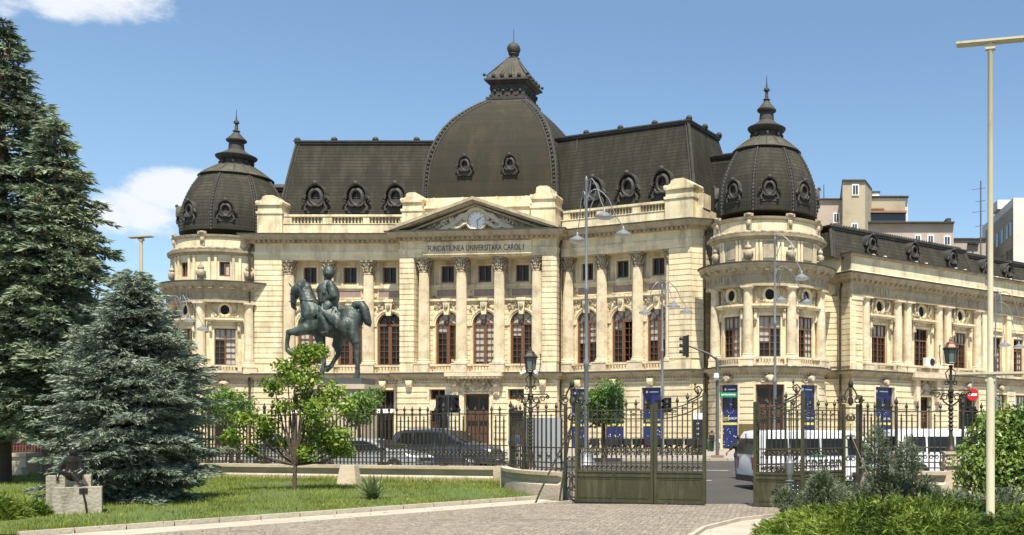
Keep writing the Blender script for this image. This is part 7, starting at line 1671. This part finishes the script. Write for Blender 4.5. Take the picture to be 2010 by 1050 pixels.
m.raw(vs, [(4 * i + k, 4 * i + 4 + k, 4 * i + 4 + (k + 1) % 4, 4 * i + (k + 1) % 4) for i in range(n) for k in range(4)] + [(0, 1, 2, 3), (4 * n + 3, 4 * n + 2, 4 * n + 1, 4 * n)]); m.build('panel', 'panel_grey', T, smooth=30)
m = MB(XYZ); [m.tube([(-.84 + .0 * k, -.02 - .3 * math.sin(PI * .0), .2), (-.84, -.02, 2.5)], .05, 6) for k in (0,)]; m.tube([(.84, -.02, .2), (.84, -.02, 2.5)], .03, 6); m.box(-.9, .9, -.2, .3, 0, .22); m.build('frame', 'galv_dark', T)
# hire bikes in a row on the pavement
def bike():
    T = thing('hire_bike', 'black hire bike', 'bicycle', (0, 0, 0), group='hire bikes parked in a row')
    fr_ = MB(XYZ); fr_.tube([(-.5, 0, .33), (-.15, 0, .3), (.3, 0, .62), (.38, 0, .95)], .03, 6); fr_.tube([(-.15, 0, .3), (-.25, 0, .85)], .028, 6); fr_.tube([(-.5, 0, .33), (-.22, 0, .68)], .02, 5); fr_.tube([(.52, 0, .33), (.38, 0, .8), (.35, 0, 1.0)], .026, 6); fr_.build('frame', 'bike_black', T, smooth=60)
    for wx in (-.5, .52):
        w_ = MB(XYZ); w_.ring(wx, .33, [(.29, -.02), (.33, -.02), (.33, .02), (.29, .02), (.29, -.02)], 20); 
        for k in range(6): a = k * PI / 6; w_.tube([(wx - .3 * math.cos(a), 0, .33 - .3 * math.sin(a)), (wx + .3 * math.cos(a), 0, .33 + .3 * math.sin(a))], .006, 3)
        w_.build('wheel', 'tyre', T)
    s_ = MB(XYZ); s_.ball((-.28, 0, .9), (.15, .08, .04), 8, 5); s_.build('saddle', 'bike_black', T, smooth=60)
    h = MB(XYZ); h.tube([(.28, -.28, 1.02), (.35, -.1, 1.04), (.35, .1, 1.04), (.28, .28, 1.02)], .018, 5); h.build('handlebar', 'bike_black', T, smooth=60)
    b = MB(XYZ); b.box(.38, .78, -.2, .2, .66, 1.0); b.box(-.62, -.3, -.1, .1, .62, .8); b.build('basket', 'bike_black', T)
    f = MB(XYZ); f.ring(-.5, .33, [(.36, -.04), (.38, 0), (.36, .04)], 12, 1, 1, 1.2, 2.4); f.box(-.2, .0, -.05, .05, .25, .36); f.build('mudguard', 'bike_lime', T)
    return T
b0 = bike(); names = ['leftmost', 'second', 'third', 'fourth', 'fifth', 'sixth', 'seventh', 'eighth', 'ninth', 'tenth', 'eleventh', 'rightmost']
for i in range(12):
    px_ = 1138 + i * 20.5; d = 63 + .35 * (i % 2); o = b0 if i == 0 else dup(b0)
    o.location = (X(px_, d), d, .35); o.rotation_euler = (0, 0, RD(-62 + (i * 37) % 11)); o.scale = (1.15, 1.15, 1.15); o['label'] = f'black and lime hire bike, {names[i]} in the row behind the gate' if i in (0, 11) else f'black and lime hire bike, {names[i]} from the left in the row behind the gate'
# trapezoid stone, posts on the lawn side
x_, y_ = X(685, 33.0), 33.0
T = thing('stone_block', 'tapered stone block leaning on the fence wall under the lone tree', 'stone', (x_, y_, .2)); m = MB(); m.taper(-.32, .34, -.25, .25, 0, .68, .68); m.box(-.36, .38, -.3, .3, -.1, .04); m.build('block', 'plinth_stone', T)
T = thing('ringed_post', 'short whitish metal post with stacked rings before the folded gate leaf', 'post', (X(1550, 23.6), 23.6, .05)); m = MB()
prof = [(.09, 0), (.09, .03), (.04, .05)]
for k in range(11): z = .12 + k * .065; prof += [(.035, z), (.1, z + .01), (.1, z + .025), (.035, z + .035)]
prof += [(.06, .9), (.09, .98), (.09, 1.16), (.1, 1.2), (.05, 1.3), (.05, 1.36)]; m.lathe(0, 0, prof, 12); m.build('post', 'galv', T, smooth=30)
T = thing('perforated_post', 'short dark perforated steel post beside the ringed one', 'post', (X(1561, 22.6), 22.6, .05)); m = MB(); m.box(-.07, .07, -.04, .04, 0, .82); m.build('post', 'signal_black', T); m = MB()
for k in range(8):
    for u in (-.05, .05): m.ball((u, .04, .1 + k * .09), (.012, .01, .012), 6, 4)
m.build('hole_dots', 'white', T)  # white dots stand in for the holes, their brightness put into the colour
m = None
# ================================================================= BUILDINGS BEHIND
mat('pink_render', (.42, .355, .3), .9, var=.1, vs=.6, bump=.2, bs=4, col2=(.3, .24, .2), k2=.6, s2=.3); mat('beige_render', (.4, .35, .25), .9, var=.1, vs=.6, bump=.3, bs=4, col2=(.24, .2, .14), k2=.6, s2=.35); mat('white_render', (.66, .63, .56), .9, var=.06, vs=.6, col2=(.45, .42, .36), k2=.4, s2=.3); mat('rust_roof', (.28, .16, .1), .8, var=.3, vs=2); mat('dark_glass', (.05, .055, .06), .1, var=.3)
BD = 112.0
def bx(mb, p0, p1, y0, y1, d, dep): mb.box(X(p0, d), X(p1, d), -(d + dep), -d, Z(y1, d), Z(y0, d)); return mb
def bwin(T, px0, px1, y0, y1, d, m='dark_glass', frame='white'):
    f = MB(); f.box(X(px0, d), X(px1, d), -d, -d + .12, Z(y1, d), Z(y0, d)); o = f.build('window', frame, T, world=True); g = MB(); q = .12
    g.box(X(px0, d) + q, (X(px0, d) + X(px1, d)) / 2 - .03, -d + .1, -d + .14, Z(y1, d) + q, Z(y0, d) - q); g.box((X(px0, d) + X(px1, d)) / 2 + .03, X(px1, d) - q, -d + .1, -d + .14, Z(y1, d) + q, Z(y0, d) - q); g.build('pane', m, o)
T = thing('apartment_building', 'weathered pink apartment block with a beige stair tower rising behind the side wing', 'building', (10, BD, 0))
m = MB(); bx(m, 1590, 1665, 391, 700, BD, 14); bx(m, 1700, 1775, 438, 700, BD + .4, 12); bx(m, 1700, 1872, 437, 700, BD + .2, 12); m.build('wall', 'pink_render', T, world=True)
m = MB(); m.plan([(X(1654, BD - 2), -(BD - 2)), (X(1698, BD - 2), -(BD - 2)), (X(1711, BD + 2), -(BD + 2)), (X(1711, BD + 2), -(BD + 8)), (X(1654, BD + 4), -(BD + 8))], 0, Z(356, BD - 2)); m.build('stair_tower', 'beige_render', T, world=True)
m = MB(); m.plan([(X(1653, BD - 2.1), -(BD - 2.2)), (X(1698.5, BD - 2.1), -(BD - 2.2)), (X(1712, BD + 2), -(BD + 2)), (X(1712, BD + 2), -(BD + 8)), (X(1653, BD + 4), -(BD + 8))], Z(356, BD - 2), Z(353, BD - 2)); bx(m, 1588, 1656, 389, 391, BD - .3, 14); bx(m, 1699, 1874, 434.5, 437, BD - .3, 12); bx(m, 1706, 1784, 384, 386.5, BD + 2.5, 8); m.build('roof_edge', 'dark_lead', T, world=True)
m = MB(); bx(m, 1706, 1782, 386, 437, BD + 3, 8); m.build('penthouse', 'white_render', T, world=True)
m = MB(); bx(m, 1708, 1777, 395, 416, BD + 2.2, 2); m.build('balcony_wall', 'beige_render', T, world=True)
m = MB(); m.mi = 0; bx(m, 1702, 1780, 413, 417, BD + 1.2, 1.5); bx(m, 1708, 1736, 408, 411, BD + 1.6, 1); m.build('awning', 'rust_roof', T, world=True)
m = MB(); bx(m, 1702, 1778, 419, 436, BD + 1.6, 1); m.build('balcony_glazing', 'dark_glass', T, world=True)
m = MB(); bx(m, 1712, 1726, 378, 395, BD + 3.5, 1.5); m.build('chimney', 'white', T, world=True); m = MB(); bx(m, 1712, 1728, 375, 378, BD + 3.4, 2); bx(m, 1858, 1867, 428, 436, BD + 1, 2); m.build('chimney_cap', 'dark_lead', T, world=True)
bwin(T, 1672, 1686, 362, 384, BD - 2); bwin(T, 1635, 1648, 418, 438, BD); bwin(T, 1820, 1833, 461, 480, BD + .2); bwin(T, 1852, 1866, 463, 482, BD + .2); bwin(T, 1795, 1808, 461, 480, BD + .2); bwin(T, 1671, 1684, 438, 452, BD - 2)
T2 = thing('apartment_building', 'low pink and grey block between the tower building and the cream pole', 'building', (25, BD + 6, 0)); m = MB(); bx(m, 1868, 1935, 470, 700, BD + 6, 10); m.build('wall', 'pink_render', T2, world=True); m = MB(); bx(m, 1866, 1936, 467, 470, BD + 5.8, 10); bx(m, 1900, 1922, 476, 479, BD + 5.6, 1); m.build('roof_edge', 'dark_lead', T2, world=True)
T3 = thing('apartment_building', 'tall pale apartment block cut off by the right edge of the picture', 'building', (30, BD + 4, 0)); m = MB(); bx(m, 1989, 2120, 388, 700, BD, 16); m.build('wall', 'white_render', T3, world=True)
m = MB(); m.plan([(X(1949, BD + 10), -(BD + 10)), (X(1988, BD + .0), -(BD + .2)), (X(1988, BD + .2), -(BD + 14)), (X(1949, BD + 14), -(BD + 14))], 0, Z(404, BD)); m.build('side_wall', 'beige_render', T3, world=True); m = MB(); bx(m, 1958, 1985, 392, 410, BD + 6, 3); m.build('stair_head', 'white_render', T3, world=True)
ax, ay = X(1949, BD + 10), BD + 10; bx_, by_ = X(1988, BD), BD; L_ = math.hypot(bx_ - ax, by_ - ay); fr3 = flat(ax, ay, math.degrees(math.atan2(by_ - ay, bx_ - ax)))
for c in (.25, .5, .75, .92):
    for r_ in range(4): m = MB(fr3); z_ = 23.5 - r_ * 3; m.box(L_ * c - .5, L_ * c + .5, 0, .06, z_, z_ + 1.6); m.build('window', 'dark_glass', T3, world=True)
A_ = thing('antenna_mast', 'thin lattice radio mast with short aerials left of the cream pole', 'antenna', (X(1925, 116), 116, 0)); m = MB(XYZ); zt = Z(355, 116)
m.tube([(0, 0, 12), (0, 0, zt)], .09, 5)
for i, z_ in enumerate((zt - .8, zt - 2.2, zt - 3.4, zt - 5, zt - 6.4)): m.tube([(-.6 * (1 if i % 2 else 1.6), 0, z_ - .2), (.5, 0, z_)], .035, 4)
m.build('mast', 'galv_dark', A_); A2 = thing('antenna_mast', 'short bare aerial pole on the pink block right of the right dome', 'antenna', (X(1617, BD + 2), BD + 2, 0)); m = MB(XYZ); m.tube([(0, 0, 20), (0, 0, Z(354, BD))], .06, 5); m.build('mast', 'galv_dark', A2)

# fallen leaves and scraps on the drive and lawn
n = 420; lx = rng.uniform(-12, 3, n); ly = rng.uniform(19.2, 27.3, n); ok = ~inside(INNER, lx, ly); lx, ly = lx[ok], ly[ok]
on = inside(LAWN, lx, ly); lz = np.where(on, .2, .065)
mat('dry_leaf', (.2, .14, .06), .9, var=.4, vs=9)
lo = leaves('fallen_leaves', np.c_[lx, ly, lz], np.tile([0, 0, 1.], (len(lx), 1)), rng.uniform(.03, .07, len(lx)), 'dry_leaf', None, .6, .25)
lo['kind'] = 'stuff'; lo['label'] = 'small dry leaves scattered over the paved drive'; lo['category'] = 'leaves'
# ================================================================= CAMERA, SUN AND SKY
cam = bpy.data.cameras.new('camera'); co = bpy.data.objects.new('camera', cam); COL.objects.link(co); scene.camera = co
cam.sensor_width = 36; cam.lens = 36 * F / 2010; cam.shift_x = (1005 - PX0) / 2010; cam.shift_y = (HZ - 525) / 2010
cam.clip_end = 3000; cam.clip_start = .1
co.location = (0, 0, EYE); co.rotation_euler = (RD(90), 0, 0)
SUN_AZ, SUN_EL = 14, 63     # degrees to the right of straight behind the camera
sl = bpy.data.lights.new('sun', 'SUN'); sl.energy = 5.0; sl.angle = RD(.5); sl.color = (1, .93, .8)
so = bpy.data.objects.new('sun', sl); COL.objects.link(so)
dv = Vector((math.sin(RD(SUN_AZ)) * math.cos(RD(SUN_EL)), -math.cos(RD(SUN_AZ)) * math.cos(RD(SUN_EL)), math.sin(RD(SUN_EL))))
so.rotation_euler = dv.to_track_quat('Z', 'Y').to_euler(); so.location = dv * 60
w = bpy.data.worlds.new('World'); scene.world = w; w.use_nodes = True; nt = w.node_tree; N = nt.nodes; L = nt.links
bg = N['Background']; sk = N.new('ShaderNodeTexSky'); sk.sky_type = 'NISHITA'; sk.sun_disc = False; sk.sun_elevation = RD(SUN_EL); sk.sun_rotation = RD(180 - SUN_AZ)
sk.air_density = 1.0; sk.dust_density = .6; sk.ozone_density = 3.0; sk.altitude = 100
bg.inputs['Strength'].default_value = .1
# fair-weather clouds: soft patches at given directions, broken up by noise
tc = N.new('ShaderNodeTexCoord'); nrm = N.new('ShaderNodeVectorMath'); nrm.operation = 'NORMALIZE'; L.new(tc.outputs['Generated'], nrm.inputs[0])
nz = N.new('ShaderNodeTexNoise'); nz.inputs['Scale'].default_value = 16; nz.inputs['Detail'].default_value = 9; nz.inputs['Roughness'].default_value = .62
mp = N.new('ShaderNodeMapping'); mp.inputs['Scale'].default_value = (1, 1, 1.9); L.new(nrm.outputs[0], mp.inputs[0]); L.new(mp.outputs[0], nz.inputs['Vector'])
acc = None
def dirv(px, py): v = Vector(((px - PX0) / F, 1, (HZ - py) / F)); return v.normalized()
for px, py, rx, rz_, k in ((130, -25, .075, .034, 1.0), (345, 372, .042, .024, 1.15), (395, 400, .04, .03, .95), (215, 425, .036, .024, .8), (310, 85, .03, .014, .45), (20, 20, .05, .018, .5), (290, 420, .05, .03, .8)):
    c = dirv(px, py); sub = N.new('ShaderNodeVectorMath'); sub.operation = 'SUBTRACT'; L.new(nrm.outputs[0], sub.inputs[0]); sub.inputs[1].default_value = c
    dvn = N.new('ShaderNodeVectorMath'); dvn.operation = 'DIVIDE'; L.new(sub.outputs[0], dvn.inputs[0]); dvn.inputs[1].default_value = (rx, rx, rz_)
    ln = N.new('ShaderNodeVectorMath'); ln.operation = 'LENGTH'; L.new(dvn.outputs[0], ln.inputs[0])
    mr = N.new('ShaderNodeMapRange'); mr.inputs[1].default_value = 0; mr.inputs[2].default_value = 1.5; mr.inputs[3].default_value = k; mr.inputs[4].default_value = 0; L.new(ln.outputs['Value'], mr.inputs[0])
    if acc is None: acc = mr.outputs[0]
    else:
        mx = N.new('ShaderNodeMath'); mx.operation = 'MAXIMUM'; L.new(acc, mx.inputs[0]); L.new(mr.outputs[0], mx.inputs[1]); acc = mx.outputs[0]
ad = N.new('ShaderNodeMath'); ad.operation = 'ADD'; L.new(acc, ad.inputs[0]); L.new(nz.outputs['Fac'], ad.inputs[1])
mr = N.new('ShaderNodeMapRange'); mr.interpolation_type = 'SMOOTHSTEP'; mr.inputs[1].default_value = .92; mr.inputs[2].default_value = 1.22; L.new(ad.outputs[0], mr.inputs[0])
gt = N.new('ShaderNodeMath'); gt.operation = 'MULTIPLY'; L.new(mr.outputs[0], gt.inputs[0]); gt.inputs[1].default_value = .92
hs = N.new('ShaderNodeHueSaturation'); hs.inputs['Saturation'].default_value = 1.0; hs.inputs['Value'].default_value = 1.0; hs.inputs['Hue'].default_value = .493; L.new(sk.outputs[0], hs.inputs['Color'])
mc = N.new('ShaderNodeMix'); mc.data_type = 'RGBA'; L.new(gt.outputs[0], mc.inputs[0]); L.new(hs.outputs[0], mc.inputs[6]); mc.inputs[7].default_value = (5.6, 5.8, 6.1, 1)
L.new(mc.outputs[2], bg.inputs['Color'])
scene.view_settings.view_transform = 'Standard'; scene.view_settings.look = 'None'; scene.view_settings.exposure = .76; scene.view_settings.gamma = 1
scene.cycles.use_denoising = True
